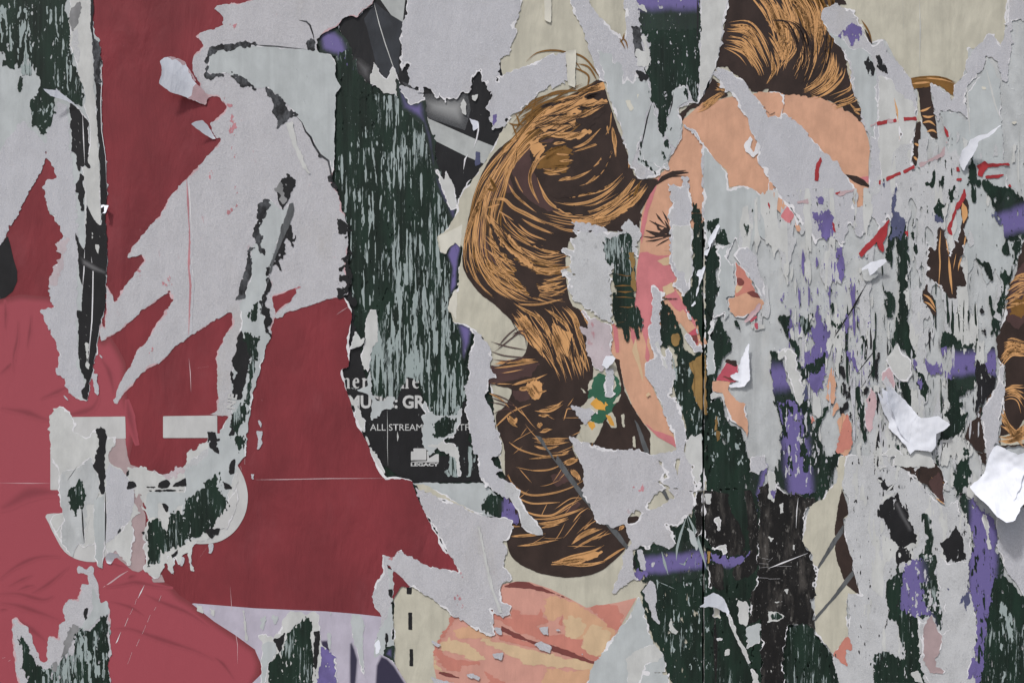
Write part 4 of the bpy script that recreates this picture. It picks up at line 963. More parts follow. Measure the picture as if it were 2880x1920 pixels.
# hand
sheet('printed_hand', 'rose', 9, H('C', '175,335 140,400 90,480 60,560 60,620 75,690 80,760 915,770 1000,600 1205,238 1100,265 920,295 830,245 720,190 600,150 520,148 440,165 380,260 340,400'), a=0, step=3, parent=fp)
for mt, z_, p_ in (
        ('tan', 10, '690,250 730,222 830,250 960,320 1100,430 1020,570 900,560 900,480 850,470 790,420 790,340 740,370 680,340'),
        ('skin_light', 10.4, '790,360 850,340 930,390 900,450 860,470 800,450'),
        ('skin_light', 10.4, '900,440 960,380 1060,440 1030,520 980,570 900,530'),
        ('salmon', 10, '500,290 560,330 640,340 665,310 700,380 640,400 720,450 790,440 860,475 910,465 890,510 1000,580 980,600 850,550 740,505 640,475 560,440 480,400 400,350 400,310 450,340 500,350'),
        ('salmon', 10, '918,294 1100,266 1130,340 1120,400 1090,430 1000,360'),
        ('salmon', 10.2, '760,400 780,340 790,335 785,380 800,400'),
        ('salmon', 10.2, '420,440 470,450 600,490 730,530 720,545 600,515 440,475'),
        ('skin_light', 10.2, '320,460 400,482 480,500 600,525 740,560 880,590 975,615 960,650 850,640 700,625 560,600 420,520 330,480'),
        ('tan', 10.2, '700,640 850,650 960,650 940,700 900,770 660,770 680,700'),
        ('skin_light', 10, '90,500 150,470 220,480 320,540 345,585 290,595 200,560 110,530'),
        ('salmon', 10, '75,530 140,570 220,590 330,600 320,620 220,620 215,660 140,640 90,600'),
        ('salmon', 10.2, '185,335 150,410 90,490 70,560 60,562 90,470 140,390 170,335'),
        ('tan', 10.1, '170,420 260,400 400,460 330,470 200,470'),
        ('skin_light', 10.2, '62,570 75,620 120,660 180,680 200,690 110,670 70,630'),
        ('salmon', 10, '345,650 400,690 520,740 480,760 380,720')):
    sheet('printed_tone', mt, z_, H('C', p_), a=3, ragged=1.6, feather=(34, 7, 14), step=2.6, parent=fp)
for p_ in ('440,395 500,425 600,475 720,505 850,550 975,605 962,612 850,578 740,540 620,495 500,455 440,420', '90,650 150,668 205,684 205,695 130,682 90,665', '452,168 520,150 600,152 720,200 830,245 838,253 720,216 600,186 530,182 456,182'):
    sheet('printed_line', 'rose_brown', 10.9, H('C', p_), a=1.5, step=2.4, feather=(30, 6, 6), parent=fp)

# hair
sheet('printed_hair', 'hair_dark', 11, smooth_poly(F('1690,225 1640,250 1570,285 1510,308 1473,355 1440,390 1389,433 1355,490 1328,571 1312,640 1304,690 1300,735 1312,775 1349,825 1393,858 1440,905 1466,935 1484,962 1470,1000 1430,1020 1381,1036 1370,1060 1400,1085 1440,1095 1420,1140 1395,1165 1400,1210 1416,1252 1420,1320 1425,1400 1415,1460 1425,1520 1440,1566 1480,1595 1542,1616 1615,1622 1685,1607 1726,1574 1758,1541 1785,1490 1798,1452 1760,1450 1700,1430 1660,1400 1640,1330 1625,1290 1610,1250 1640,1190 1660,1110 1668,1040 1665,960 1640,880 1600,840 1600,680 1720,650 1790,660 1800,600 1830,545 1850,506 1790,500 1775,461 1745,380 1709,280'), 3), a=1.2, step=3.4, parent=fp)
sheet('printed_collar', 'hair_dark', 10.8, poly('21', '700,900 740,910 755,1000 775,1120 835,1240 905,1345 952,1410 952,1568 950,1700 400,1700 500,1450 600,1420 640,1300 720,1200 750,1080'), a=1.5, step=3.4, parent=fp)
sheet('printed_flower', 'leaf_green', 11.6, poly('21', '550,1040 600,1000 640,1010 700,990 740,1040 750,1120 720,1180 680,1280 620,1350 540,1360 500,1320 560,1270 520,1170'), a=4, step=3, parent=fp)
for mt, s in (('cream', '470,1240 520,1180 560,1160 600,1220 590,1270 560,1290 480,1290'), ('cream', '470,1360 540,1330 600,1350 630,1340 610,1400 560,1480 500,1480 465,1430'), ('cream', '660,1280 690,1270 715,1320 730,1385 690,1380 650,1330'), ('cream', '750,1290 770,1280 775,1380 760,1370'), ('cream', '830,1440 845,1430 850,1510 835,1500'), ('cream', '640,1080 700,1020 720,1080 690,1150 640,1150'), ('cream', '720,1170 750,1145 735,1190 700,1210'),
              ('ochre', '530,1215 580,1175 600,1190 640,1230 640,1260 580,1250'), ('ochre', '645,1290 680,1290 700,1350 720,1380 670,1350'), ('ochre', '520,1340 565,1335 570,1370 550,1400 540,1375'), ('ochre', '640,1200 650,1195 660,1220 640,1230'), ('cream', '460,1095 500,1110 515,1140 490,1140'), ('cream', '520,1080 545,1050 560,1040 550,1110 520,1120')):
    sheet('printed_flower', mt, 12.2 if mt == 'cream' else 12.6, poly('21', s), a=3, step=2.6, parent=fp)
sheet('printed_strap', 'strap', 13.8, poly('21', '160,1430 200,1440 300,1600', '22', '310,-10 520,300 560,370 690,505 722,510 812,640 795,655 670,505 540,370 480,290 255,-10'), a=1, step=3, parent=fp)
sheet('printed_strap', 'strap', 13.8, poly('21', '842,1320 870,1350 940,1530 955,1600 930,1600 900,1520'), a=1, step=3, parent=fp)
sheet('printed_strap', 'strap', 13.8, poly('22', '1015,222 1045,222 1082,300 1062,305'), a=1, step=3, parent=fp)
# coloured masses and locks inside the hair
sheet('printed_hair_tone', 'hair_plum', 11.6, H('A', '440,480 520,470 500,560 520,650 560,760 640,880 720,930 610,900 520,850 430,770 380,650 400,560'), a=3, step=3, parent=fp)
sheet('printed_hair_tone', 'hair_plum', 11.6, H('A', '170,980 220,960 230,1060 260,1150 300,1230 220,1180 180,1100'), a=3, step=3, parent=fp)
sheet('printed_hair_tone', 'hair_plum', 11.6, H('A', '290,680 350,560 400,560 380,680 400,780 330,800 260,840 220,870'), a=3, step=3, parent=fp)
sheet('printed_hair_tone', 'hair_plum', 11.6, H('A', '560,470 660,450 650,480 560,500'), a=3, step=3, parent=fp)
sheet('printed_hair_tone', 'hair_brown', 11.7, H('A', '570,570 640,520 720,500 770,540 700,590 760,620 600,660 560,630'), a=5, ragged=2, feather=(24, 7, 34), step=2.4, parent=fp)
sheet('printed_hair_tone', 'hair_plum', 11.6, H('B', '80,330 240,325 350,315 300,390 180,410 60,430 80,380'), a=3, step=3, parent=fp)
sheet('printed_hair_tone', 'hair_plum', 11.6, H('B', '400,930 480,900 520,960 440,990'), a=5, step=3, parent=fp)
sheet('printed_hair_tone', 'hair_plum', 11.6, H('B', '470,1120 560,1070 600,1090 520,1140'), a=4, step=3, parent=fp)
sheet('printed_hair_tone', 'hair_plum', 11.6, H('B', '200,470 290,450 300,520 210,520'), a=4, step=3, parent=fp)
sheet('printed_hair_tone', 'hair_light', 12.2, H('A', '855,165 950,115 965,150 900,160 850,190 780,215 850,220 960,215 975,235 880,250 800,262 780,275 880,285 800,300 720,310 640,318 580,335 520,370 550,330 620,290 680,250 760,205'), a=3, step=2.4, feather=(16, 16, 12), ragged=2, parent=fp)
sheet('printed_hair_tone', 'hair_light', 12.2, H('A', '530,372 620,330 700,318 800,330 780,360 790,385 720,395 690,430 740,445 860,405 870,425 800,455 700,460 640,440 580,440 560,480 600,500 575,560 530,620 520,560 500,490 540,450 600,420 560,395 500,400'), a=3, step=2.4, feather=(16, 16, 12), ragged=2, parent=fp)
sheet('printed_hair_tone', 'hair_light', 12.2, H('A', '750,945 880,950 1000,925 1100,860 1160,820 1130,870 1060,930 970,990 860,1000 770,985'), a=2, step=2.4, feather=(16, 16, 12), ragged=2, parent=fp)
sheet('printed_hair_tone', 'hair_light', 12.2, H('A', '250,930 330,1020 380,1060 430,1120 470,1180 510,1240 440,1210 370,1150 330,1100 300,1010'), a=3, step=2.4, feather=(16, 16, 12), ragged=2, parent=fp)
sheet('printed_hair_tone', 'hair_light', 12.2, H('B', '200,60 270,60 330,150 370,250 310,230 260,150'), a=3, step=2.4, feather=(16, 16, 12), ragged=2, parent=fp)
sheet('printed_hair_tone', 'hair_light', 12.2, H('B', '420,100 480,130 530,160 500,280 460,250 440,170'), a=3, step=2.4, feather=(16, 16, 12), ragged=2, parent=fp)
sheet('printed_hair_tone', 'hair_light', 12.2, H('B', '230,450 330,400 360,420 350,510 300,520 290,460'), a=3, step=2.4, feather=(16, 16, 12), ragged=2, parent=fp)
sheet('printed_hair_tone', 'hair_light', 12.2, H('B', '180,600 220,620 210,660 180,640'), a=3, step=2.4, feather=(16, 16, 12), ragged=2, parent=fp)
sheet('printed_hair_tone', 'hair_light', 12.2, H('B', '410,1410 540,1385 640,1355 700,1350 660,1390 560,1420'), a=2, step=2.4, feather=(16, 16, 12), ragged=2, parent=fp)
LOCKS = {'hair_light': [], 'hair_dark': [], 'hair_brown': []}
for mt, win, rows in (
        ('hair_light', 'A', '''330,600 250,700 190,850 130,1000 100,1130 110,1250 150,1330|22
280,640 230,760 160,930 110,1080|16
310,690 230,790 180,900|14
200,900 170,1050 180,1150 230,1260 330,1370 430,1440 550,1455|13
130,1100 145,1220 190,1340 270,1420|9
115,1200 160,1310 230,1390|6
240,920 330,1050 400,1130 470,1200 510,1240|44
230,910 270,1000 300,1060|8
220,1160 270,1230 340,1290 420,1320 480,1350|15
300,1200 360,1260 410,1280|13
260,1280 340,1340 420,1380 510,1390|9
260,840 340,830 400,880 480,920 560,960 650,990 760,1020|17
240,880 320,860|8
310,900 400,960|7
420,930 520,990 640,1040 740,1070|13
430,980 500,1040 600,1080|8
500,1100 580,1140 700,1170|10
480,1150 560,1200 640,1215 720,1195|12
530,1250 640,1260 770,1240|16
600,1290 700,1270 770,1275|14
550,1370 650,1350 740,1310|10
600,1330 730,1290|8
540,1400 640,1380 740,1350|10
620,1425 700,1390 740,1365|7
430,1470 560,1470 700,1440|8
520,480 560,540 520,620 500,700 520,780 570,870|14
600,560 550,600 510,680|9
540,690 570,770 620,850 700,910 760,940|13
430,480 410,600 380,700|10
350,690 400,790 450,840 540,910|12
410,690 440,760 460,790|6
360,620 370,690|8
330,560 380,500 460,440|10
480,420 540,380 600,340 640,320|12
850,160 900,150 960,120|34
760,210 850,170 960,150|26
660,240 760,215 840,200|26
580,320 680,280 790,240 830,235|34
620,330 740,330 840,310 960,250|26
700,270 790,262 900,245 985,240|20
540,360 640,360 780,350|28
480,400 580,370 700,380 790,385|18
560,470 600,430 700,440 870,400|24
700,470 860,420|18
750,520 850,480 970,360|12
750,545 860,510 970,475|10
640,490 720,480|10
660,600 780,590|10
660,550 740,560|8
560,640 660,655 770,630|13
580,670 690,680|12
650,720 770,690|10
700,720 800,690 880,650|12
780,750 870,720 950,640 1005,530|18
890,630 940,580 970,490|9
1010,380 1020,470 1030,570|20
975,380 980,430|9
1000,300 990,390 960,440|6
640,840 760,860 880,840 1000,770 1100,660|13
740,820 880,790 1000,740 1090,650|15
870,910 980,870 1080,790 1150,690|24
760,960 880,972 1000,950 1100,880 1160,820|46
1040,920 1130,850 1190,780 1235,715|20
1060,830 1110,760 1150,700|13
1110,570 1105,640|8
640,900 720,930 800,940|7'''),
        ('hair_light', 'B', '''200,40 260,110 320,180 360,250|64
300,20 360,80 400,150 430,220|18
420,110 450,200 470,260 490,290|52
360,0 440,60 500,120 520,200|13
480,0 540,60 570,160 600,260|24
560,0 600,60 625,130|14
380,260 420,320 460,390|5
440,280 470,340|6
540,280 575,385|6
570,270 610,360|8
330,230 380,290|9
200,-20 260,20 330,60 400,120|14
90,320 200,305 350,300|18
100,342 200,330 340,308|7
80,425 200,432|5
140,370 260,350|5
190,440 250,420 330,400 400,370|11
290,430 320,480 340,510|54
220,460 300,450|16
330,480 390,465|10
310,570 390,575 450,550 490,520|18
330,600 410,605|13
340,640 360,670|26
340,690 420,680|18
300,735 400,745 510,740|34
310,765 390,785 500,755|12
170,600 200,640 230,660|28
100,670 150,620 200,580 300,540|6
70,480 130,510 180,560|7
200,540 280,620|4
480,630 500,570 520,565|5
270,842 380,832 480,820 530,800|9
180,750 240,790 330,820 420,830|7
300,905 400,900 480,870|6
480,870 530,850 560,840|28
520,900 550,930 570,970|24
460,820 520,790|9
170,930 220,1000 300,1040 420,1030 520,1000 590,960|8
175,925 200,980 250,1020|5
220,1050 300,1085 400,1085 460,1080|6
250,1120 330,1150 420,1150 500,1100 580,1060|8
430,1120 520,1060 600,1060|5
300,1170 400,1170 520,1140 620,1100|9
320,1200 430,1190 520,1160|16
350,1222 460,1200|9
530,1190 570,1140 620,1110|4
590,1230 640,1190|6
165,1270 260,1265 400,1255|11
200,1320 320,1310 450,1290|9
190,1210 240,1215|6
520,1310 600,1250 700,1215|22
530,1335 640,1280 720,1230|11
620,1290 740,1250|6
410,1410 520,1380 640,1350 760,1280|12
410,1415 540,1400 660,1380|26
440,1422 600,1425 720,1400|14
700,1400 780,1350 820,1330|8
780,1235 815,1205|13'''),
        ('hair_dark', 'A', '''830,215 880,200 940,190|26
560,275 610,255 665,240|16
790,262 880,282|12
600,322 680,315 745,302|7
600,405 690,412|11
540,395 600,385|5
780,340 850,330 900,300|9
700,365 760,372|6
500,610 540,560 570,530|4
280,960 330,1010|5
350,1130 380,1180|4'''),
        ('hair_brown', 'A', '''470,385 560,290 660,240|11
440,370 520,300 600,250|8
250,690 280,740 300,790|16
230,760 290,780|10
560,600 640,560 700,520|16
570,560 650,520 740,500|10
600,630 700,625 760,610|10
1130,830 1160,760 1175,710|10
1090,840 1130,780|6
470,440 500,420 560,400|8
330,540 350,500 400,470|8''')):
    for row in rows.split('\n'):
        pts_, w_ = row.split('|')
        LOCKS[mt] += tuft(win, pts_, float(w_))
ribbons('hair_strokes', 'hair_light', 12.8, LOCKS['hair_light'], parent=fp)
ribbons('hair_strokes', 'hair_dark', 13.2, LOCKS['hair_dark'], parent=fp)
ribbons('hair_strokes', 'hair_brown', 13.0, LOCKS['hair_brown'], parent=fp)
S = hair('1640,250 1530,300 1430,400 1350,500 1318,620 1308,720 1345,805 1420,860', '1560,370 1490,420 1440,480 1420,560 1410,640 1420,720 1480,790 1560,840', 30, (1.8, 3), (.1, .3), 3)
S += hair('1560,560 1660,570 1750,520 1800,490', '1500,620 1620,655 1740,600 1835,515', 14, (1.8, 3), (.15, .4), 3)
S += hair('1400,560 1450,640 1530,700 1620,690', '1320,740 1400,800 1500,840 1600,845', 30, (1.8, 3), (.1, .3), 3)
S += hair('1440,1100 1510,1140 1580,1120 1650,1080', '1440,1560 1540,1580 1660,1540 1760,1470', 36, (1.6, 2.6), (.08, .25), 3)
ribbons('hair_strokes', 'hair_light', 12.7, S, parent=fp)
S = hair('1470,330 1540,300 1620,265 1700,225', '1500,420 1570,390 1650,350 1720,300', 46, (1.5, 2.6), (.15, .5), 3)
S += hair('1420,870 1480,960 1520,1020 1550,1060', '1600,860 1625,930 1640,980 1650,1030', 40, (1.5, 2.8), (.2, .6), 3)
S += hair('1560,620 1680,630 1780,580 1830,510', '1620,640 1700,640 1780,600 1830,530', 12, (1.4, 2.2), (.2, .5), 2)
S += hair('1370,600 1420,680 1470,720 1500,750', '1400,620 1440,690 1480,720 1510,740', 14, (1.4, 2.4), (.3, .6), 2)
ribbons('hair_strokes', 'hair_dark', 13.4, S, parent=fp)
GA1, GB1 = '1640,250 1530,300 1430,400 1350,500 1318,620 1308,720 1345,805 1420,860', '1560,370 1490,420 1440,480 1420,560 1410,640 1420,720 1480,790 1560,840'
GA2, GB2 = '1400,570 1450,640 1530,690 1620,690', '1320,740 1400,800 1500,840 1600,845'
GA3, GB3 = '1530,480 1620,440 1690,370 1735,310', '1560,600 1660,580 1760,520 1810,480'
GA4, GB4 = '1560,590 1660,590 1750,540 1800,500', '1500,620 1620,655 1740,600 1835,515'
S = hair(GA1, GB1, 90, (2, 4), (.08, .3), 3) + hair(GA2, GB2, 70, (2, 4), (.12, .4), 3) + hair(GA4, GB4, 34, (2, 4), (.15, .5), 3)
S += hair('1440,870 1500,960 1540,1040 1565,1090', '1590,850 1630,930 1648,1000 1655,1060', 44, (2, 4), (.2, .6), 3)
ribbons('hair_strokes', 'hair_light', 12.65, S, parent=fp)
S = hair(GA1, GB1, 70, (3, 6), (.08, .3), 3) + hair(GA2, GB2, 50, (3, 6), (.12, .4), 3) + hair('1440,330 1520,290 1600,255 1680,230', '1480,420 1570,390 1650,340 1700,290', 40, (3, 6), (.2, .5), 3)
ribbons('hair_strokes', 'hair_brown', 12.5, S, parent=fp)
for p_ in ('570,690 650,702 640,730 760,725 780,760 900,735 975,690 950,760 850,795 740,812 640,828 600,780', '640,850 720,868 820,880 860,905 880,935 780,930 700,895', '790,345 860,330 960,290 900,345 860,400 790,370', '900,480 960,430 1000,560 960,640 900,700 890,660 950,570', '400,1205 480,1250 600,1330 540,1350 560,1440 500,1420 480,1370 400,1280 420,1270', '250,960 290,1040 330,1110 420,1190 380,1190 300,1120', '480,1090 600,1110 740,1110 700,1150 600,1140', '960,1000 1100,900 1160,850 1180,930 1130,1010 1000,1030'):
    sheet('printed_shadow', 'hair_dark', 13.3, H('A', p_), a=2.5, ragged=2, step=2.4, feather=(22, 8, 10), parent=fp)
W = []                                                         # loose wisps drawn on the cream
for s in ('1380,960 1430,975 1490,985', '1375,985 1420,1000 1490,1005', '1385,1010 1440,1015 1490,1000', '1400,1030 1450,1010 1500,1000', '1390,990 1440,950 1470,930 1500,920', '1400,975 1430,940 1470,910', '1375,1060 1420,1050 1480,1045', '1370,1085 1430,1070 1490,1060', '1380,1105 1420,1120 1450,1140', '1375,1130 1420,1140 1460,1180', '1385,1165 1420,1150 1460,1160', '1375,1115 1430,1135 1470,1150', '1440,950 1460,930 1480,940 1490,970', '1440,945 1450,935 1475,945 1480,975'):
    W.append((resample(F(s), 12), 3.2))
ribbons('hair_wisps', 'hair_plum', 13.2, W, parent=fp)
W = []
for s in ('1640,205 1600,155 1560,143 1510,150 1480,175', '1690,225 1650,170 1610,150 1570,145', '1680,230 1655,190 1620,180', '1650,250 1655,215 1625,196 1600,190', '1440,330 1490,300 1560,260 1640,255', '1440,350 1500,285 1580,262 1660,252', '1440,380 1470,340 1500,305 1508,265', '1450,320 1460,350 1445,370', '1440,350 1452,380 1448,390', '1490,330 1510,300 1580,270', '1430,345 1445,352 1480,350'):
    W.append((resample(F(s), 16), 5))
ribbons('hair_wisps', 'hair_brown', 13.2, W, parent=fp)
S = []
for s in ('1748,105 1760,120 1765,140', '1742,110 1752,128 1758,140', '1755,95 1752,110 1742,122'):
    S.append((resample(F(s), 8), 4))
ribbons('hair_wisps', 'hair_brown', 21.6, S, parent=fp)

# ------------------------------------------------------------------ grey pulp torn over the middle poster
scrap('broad grey pulp field above the drawn head, beside the black beams', 'pulp', 15, poly('10', '1055,-90 1040,80 1010,180 1000,260 985,420 1000,485 1055,438 1040,520 1080,600 1100,612 1160,645 1165,620 1220,640 1240,680 1260,650 1300,710 1320,690 1400,690 1420,650 1460,630 1500,560 1545,490 1550,570 1590,565 1580,620 1622,640 1600,740 1640,900 1690,885 1700,860 1764,800', '20', '60,770 200,630 380,560 372,368 180,410 0,490', '10', '1660,560 1680,420 1764,350', '20', '0,300 40,230 25,180 90,-90'),
      a=5, ragged=1.6, rim=3, step=4)
sheet('worn_patch', 'cream', 8.8, poly('10', '1590,330 1640,250 1764,170 1764,200 1650,290 1610,340'), a=2, step=4, parent=fp)
for c, s in (('10', '1410,720 1430,640 1450,720 1450,800 1425,790 1400,740'), ('10', '1490,660 1525,655 1510,700 1490,690')):
    scrap('small pale scrap hanging in the grey fade of the black beams' if '1410' in s else 'tiny pale fleck among the black teeth beside the pulp field', 'grey_light', 15.6, poly(c, s), a=3, step=3)
bare('purple', 15, poly('10', '1620,800 1670,765 1672,810 1640,870'), board_l, a=4, step=3)
scrap('slate blue tag of old paper on the pale beam', 'slate_blue', 5, poly('10', '1512,1045 1545,1045 1545,1130 1512,1145'), a=2, step=3)
scrap('small folded white scrap beside the black teeth over the pale beam', 'white', 6, poly('10', '1470,820 1530,838 1535,880 1500,900 1490,860'), a=2, step=2.6, curl=[(720 + 1530 / 2.45, 860 / 2.45, -20, 0, .004, 1)])
ribbons('curl_edge', 'core', 6.4, [(T('10', '1535,840 1532,900 1520,960 1500,1020'), 4), (T('10', '1460,1065 1440,1100 1430,1170'), 5)], parent=bp)
# two white paper tabs, one on the bare cream above, one across the grey band
scrap('white vertical tab of paper hanging from the top edge over cream', 'cream_pale', 17, poly('20', '216,-40 272,-40 270,120 265,160 240,150 225,140'), a=1.5, step=3, lift=.001)
scrap('pinkish white vertical tab across the grey band above the hair', 'cream_pale', 17, poly('20', '370,360 438,348 436,520 433,607 385,588'), a=1.5, step=3, lift=.001)
# long tongue of grey paper between the two heads, with the green board in its middle
tg = scrap('long grey tongue of torn paper hanging between the two drawn heads', 'pulp', 17, poly('20', '395,-90 430,90 480,210 520,330 560,430 600,550 640,570 690,720 740,880 770,990 800,1070 820,1160 870,1230 960,1235 1010,1215 1040,1170 1085,1180 1085,1100 1130,1030 1160,960 1170,900 1165,840 1145,790 1160,750 1240,715 1285,720 1320,660 1340,610 1380,520 1405,440 1430,320 1450,230 1480,70 1498,-90 745,-90 770,50 780,170 770,250 700,220 560,60 460,-90'),
           a=4, ragged=1.4, rim=5, step=3.6)
sheet('torn_patch', 'grey', 18, poly('20', '590,350 680,380 690,440 720,470 720,420 760,500 770,570 790,540 840,590 850,500 890,560 930,560 950,640 960,720 930,780 905,900 890,1000 870,1030 866,1130 900,1140 960,1200 1010,1200 1040,1165 1075,1165 1085,1100 1000,1000 950,900 940,800 820,1150 780,1000 700,730 640,560'), a=5, rim=3, step=3.4, parent=tg)
sheet('torn_patch', 'grey_light', 18, poly('20', '1310,-90 1490,-90 1470,60 1440,240 1400,460 1350,580 1300,700 1285,690 1290,400 1300,150'), a=3, rim=2, step=3.4, parent=tg)
sheet('torn_patch', 'cream_pale', 18.6, poly('20', '785,700 810,700 835,750 820,765 795,740'), a=3, step=3, parent=tg, lift=.001)
sheet('torn_patch', 'cream_pale', 18.6, poly('20', '860,655 875,650 870,685 858,680'), a=2, step=3, parent=tg)
bare('green_thin', 19, poly('20', '845,-90 1290,-90 1298,150 1290,400 1282,715 1235,700 1215,600 1180,600 1130,615 1095,700 1075,770 1050,930 1030,960 1000,900 1000,770 960,690 945,560 910,500 945,440 930,300 890,240 880,100'), board_l, a=5)
bare('spray_green', 19.6, poly('20', '845,-160 1290,-160 1286,210 900,220 890,180 870,100'), board_l, a=3, band=((1440, -10, 2000, -14), 42, 20))
sheet('torn_patch', 'torn_dark', 19.6, poly('20', '822,185 880,195 895,300 910,400 880,420 850,400 830,280'), a=4, step=3, parent=tg)
sheet('torn_patch', 'grey_light', 19.8, poly('20', '845,330 880,350 920,370 955,410 935,470 905,460 860,450'), a=6, rim=2, step=3, parent=tg)
sheet('torn_patch', 'black', 19.8, poly('20', '855,490 910,500 935,550 890,555 860,520'), a=6, step=3, parent=tg)
sheet('torn_patch', 'grey_light', 20, poly('20', '845,30 900,30 935,80 925,95 870,75'), a=5, step=3, parent=tg)
sheet('torn_patch', 'grey_light', 20, poly('20', '890,255 920,260 935,320 955,390 940,470 920,500 925,400'), a=5, step=3, parent=tg)
sheet('torn_patch', 'grey', 19.8, poly('20', '930,790 960,720 985,770 1005,830 1010,900 1040,980 1065,1000 1090,1040 1075,1130 1040,1160 1020,1170 960,1130 900,1100 895,1010 905,920'), a=5, rim=2, step=3, parent=tg)
sheet('torn_patch', 'grey', 19.8, poly('20', '1115,625 1180,600 1200,610 1220,700 1160,720 1140,790 1165,880 1130,1030 1060,940 1090,760'), a=5, rim=2, step=3, parent=tg)
for s in ('870,1020 890,980 898,1040 880,1120 865,1100', '905,1110 960,1150 1010,1190 985,1210 930,1160', '1030,1040 1060,1090 1045,1160 1030,1100', '1060,950 1095,1010 1080,1040 1050,990', '1090,870 1105,860 1105,910 1090,910', '1180,640 1200,620 1215,680 1240,710 1200,700'):
    bare('green_thin', 20.6, poly('20', s), board_l, a=6, step=3)
ribbons('cracks', 'black', 20.8, [(T('20', '960,720 930,820 905,940 890,1010'), 4), (T('20', '1110,640 1100,720 1080,800'), 4), (T('20', '1273,-20 1278,100 1276,300'), 6)], parent=tg)

# pulp over the face, left of the seam
p21 = scrap('ragged grey pulp island over the lower hair of the middle head', 'pulp_mottled', 17, poly('21', '430,30 500,10 560,25 640,20 690,25 750,30 780,-30 800,-60 860,20 885,60 870,130 860,200 830,160 760,180 720,260 700,300 680,350 690,660 620,640 560,590 500,540 430,490 370,430 400,400 345,310 430,320 400,260 420,240 375,190 325,125 420,150 385,90 440,60'),
      a=5, ragged=1.7, rim=3, step=3.4, feather=(14, 14, 10))
scrap('thin pulp rag at the top of the middle face below the hair', 'pulp', 17, poly('20', '400,1530 480,1530 560,1550 690,1600', '21', '690,30 430,30'), a=5, ragged=1.7, step=3)
bare('green_third', 18, poly('21', '635,65 690,70 740,60 790,30 830,70 830,160 850,260 850,420 845,540 900,600 905,680 880,700 860,760 820,690 810,840 770,790 740,690 700,650 685,600 690,330 660,380 690,300 720,260 640,250 630,180'), board_l, a=6)
bare('green', 18.6, poly('21', '690,380 830,370 845,540 810,600 800,690 740,690 690,650'), board_l, a=5)
bare('wood', 19, poly('21', '810,180 835,180 845,300 855,440 840,440 820,380 825,300'), board_l, a=5, step=3)
ribbons('wood_splinters', 'hair_brown', 19.4, [(T('21', s), w) for s, w in (('700,405 760,400 840,402', 4), ('720,440 780,445 830,440', 5), ('710,480 770,478 840,485', 3), ('740,545 800,550 840,545', 3), ('730,655 770,650', 5), ('720,320 790,335 830,330', 3))], parent=board_l)
p21b = scrap('blush-tinted pulp patch at the nape of the drawn neck', 'pulp_blush', 17, poly('21', '480,570 550,620 620,650 690,660 695,700 690,780 680,880 700,900 690,930 640,980 600,990 560,960 520,850 520,780 475,690 530,700'), a=4, ragged=1.5, rim=3, step=3.2, feather=(14, 14, 6))
scrap('bright folded white corner on the drawn nape', 'white', 20, poly('21', '640,885 680,878 708,900 690,935 650,972 615,950'), a=2, step=2.6, curl=[(1440 + 620 / 2.45, 640 + 950 / 2.45, 30, -16, .006, 1)])
scrap('grey flake over the green flower print at the collar', 'pulp', 17, poly('21', '640,980 700,960 715,1010 700,1090 705,1150 680,1170 640,1160 630,1060'), a=5, rim=2, step=3)
scrap('white-edged flake left of the yellow flower print', 'pulp', 17, poly('21', '415,1230 480,1240 540,1230 600,1280 560,1290 500,1350 440,1290'), a=5, rim=2, step=3)
p21c = scrap('long grey pulp branch from cheek to neck of the middle face', 'pulp', 17, poly('21', '935,380 990,400 1040,440 1030,500 1015,560 1020,700 1020,800 1000,830 1050,880 1080,820 1110,900 1120,1050 1090,1150 1140,1200 1180,1330 1200,1440 1180,1568', '22', '1130,30 1140,150 1160,230 1090,220 1010,180 1060,150 1050,100 1000,20', '21', '960,1568 1140,1530 1110,1420 1060,1300 1000,1170 925,1020 915,940 985,910 960,790 940,700 970,560 970,470'),
      a=4, ragged=1.4, rim=4, step=3.4)
p21d = scrap('tall grey torn strip against the board seam beside the cheek', 'pulp', 17, poly('20', '1170,860 1200,890 1260,910 1310,1000 1312,1400 1310,1568 1235,1568 1235,1370 1210,1215 1170,1215 1180,1290 1075,1270 1085,1390 1110,1400 1070,1500 1085,1568', '21', '1085,100 1085,180 1100,300 1130,350 1110,400 1180,480 1240,400 1240,-20 1312,-20 1312,-120', '20', '1312,1000 1240,900'),
      a=4, ragged=1.4, rim=4, step=3.4)
sheet('torn_patch', 'grey_light', 17.8, poly('21', '1100,-20 1232,-20 1232,380 1190,420 1180,320 1130,300 1100,200'), a=4, rim=2, step=3.2, parent=p21d)
bare('green_thin', 16, poly('20', '1235,1370 1312,1470 1312,1600 1235,1600'), board_l, a=5)
bare('green_thin', 16, poly('21', '1235,-40 1328,-40 1322,380 1322,700 1330,870 1350,1300 1340,1568', '22', '1340,60 1300,250 1250,130 1220,0', '21', '1200,1500 1190,1350 1140,1190 1090,1080 1120,900 1080,820 1010,830 1015,560 1030,490 1100,560 1170,690 1190,800 1240,880 1300,830 1280,700 1180,540 1160,490 1235,400'), board_l, a=6)
scrap('narrow grey splinter of paper beside the seam over the nose', 'pulp', 17.8, poly('21', '1130,440 1180,520 1230,600 1280,720 1300,790 1310,850 1250,870 1200,790 1180,740 1200,700 1265,790 1275,810 1285,790 1262,690 1180,560'), a=4, rim=2, step=3)
scrap('small grey leaf of paper on the green board under the nose', 'pulp', 17.8, poly('21', '1040,860 1080,820 1110,880 1120,950 1125,1070 1100,1000 1090,930 1050,920'), a=5, rim=2, step=3)
scrap('small pale scrap between pulp branch and green board', 'grey_light', 17.8, poly('21', '1000,800 1030,860 1050,900 1080,960 1060,990 1020,900'), a=5, rim=2, step=3)
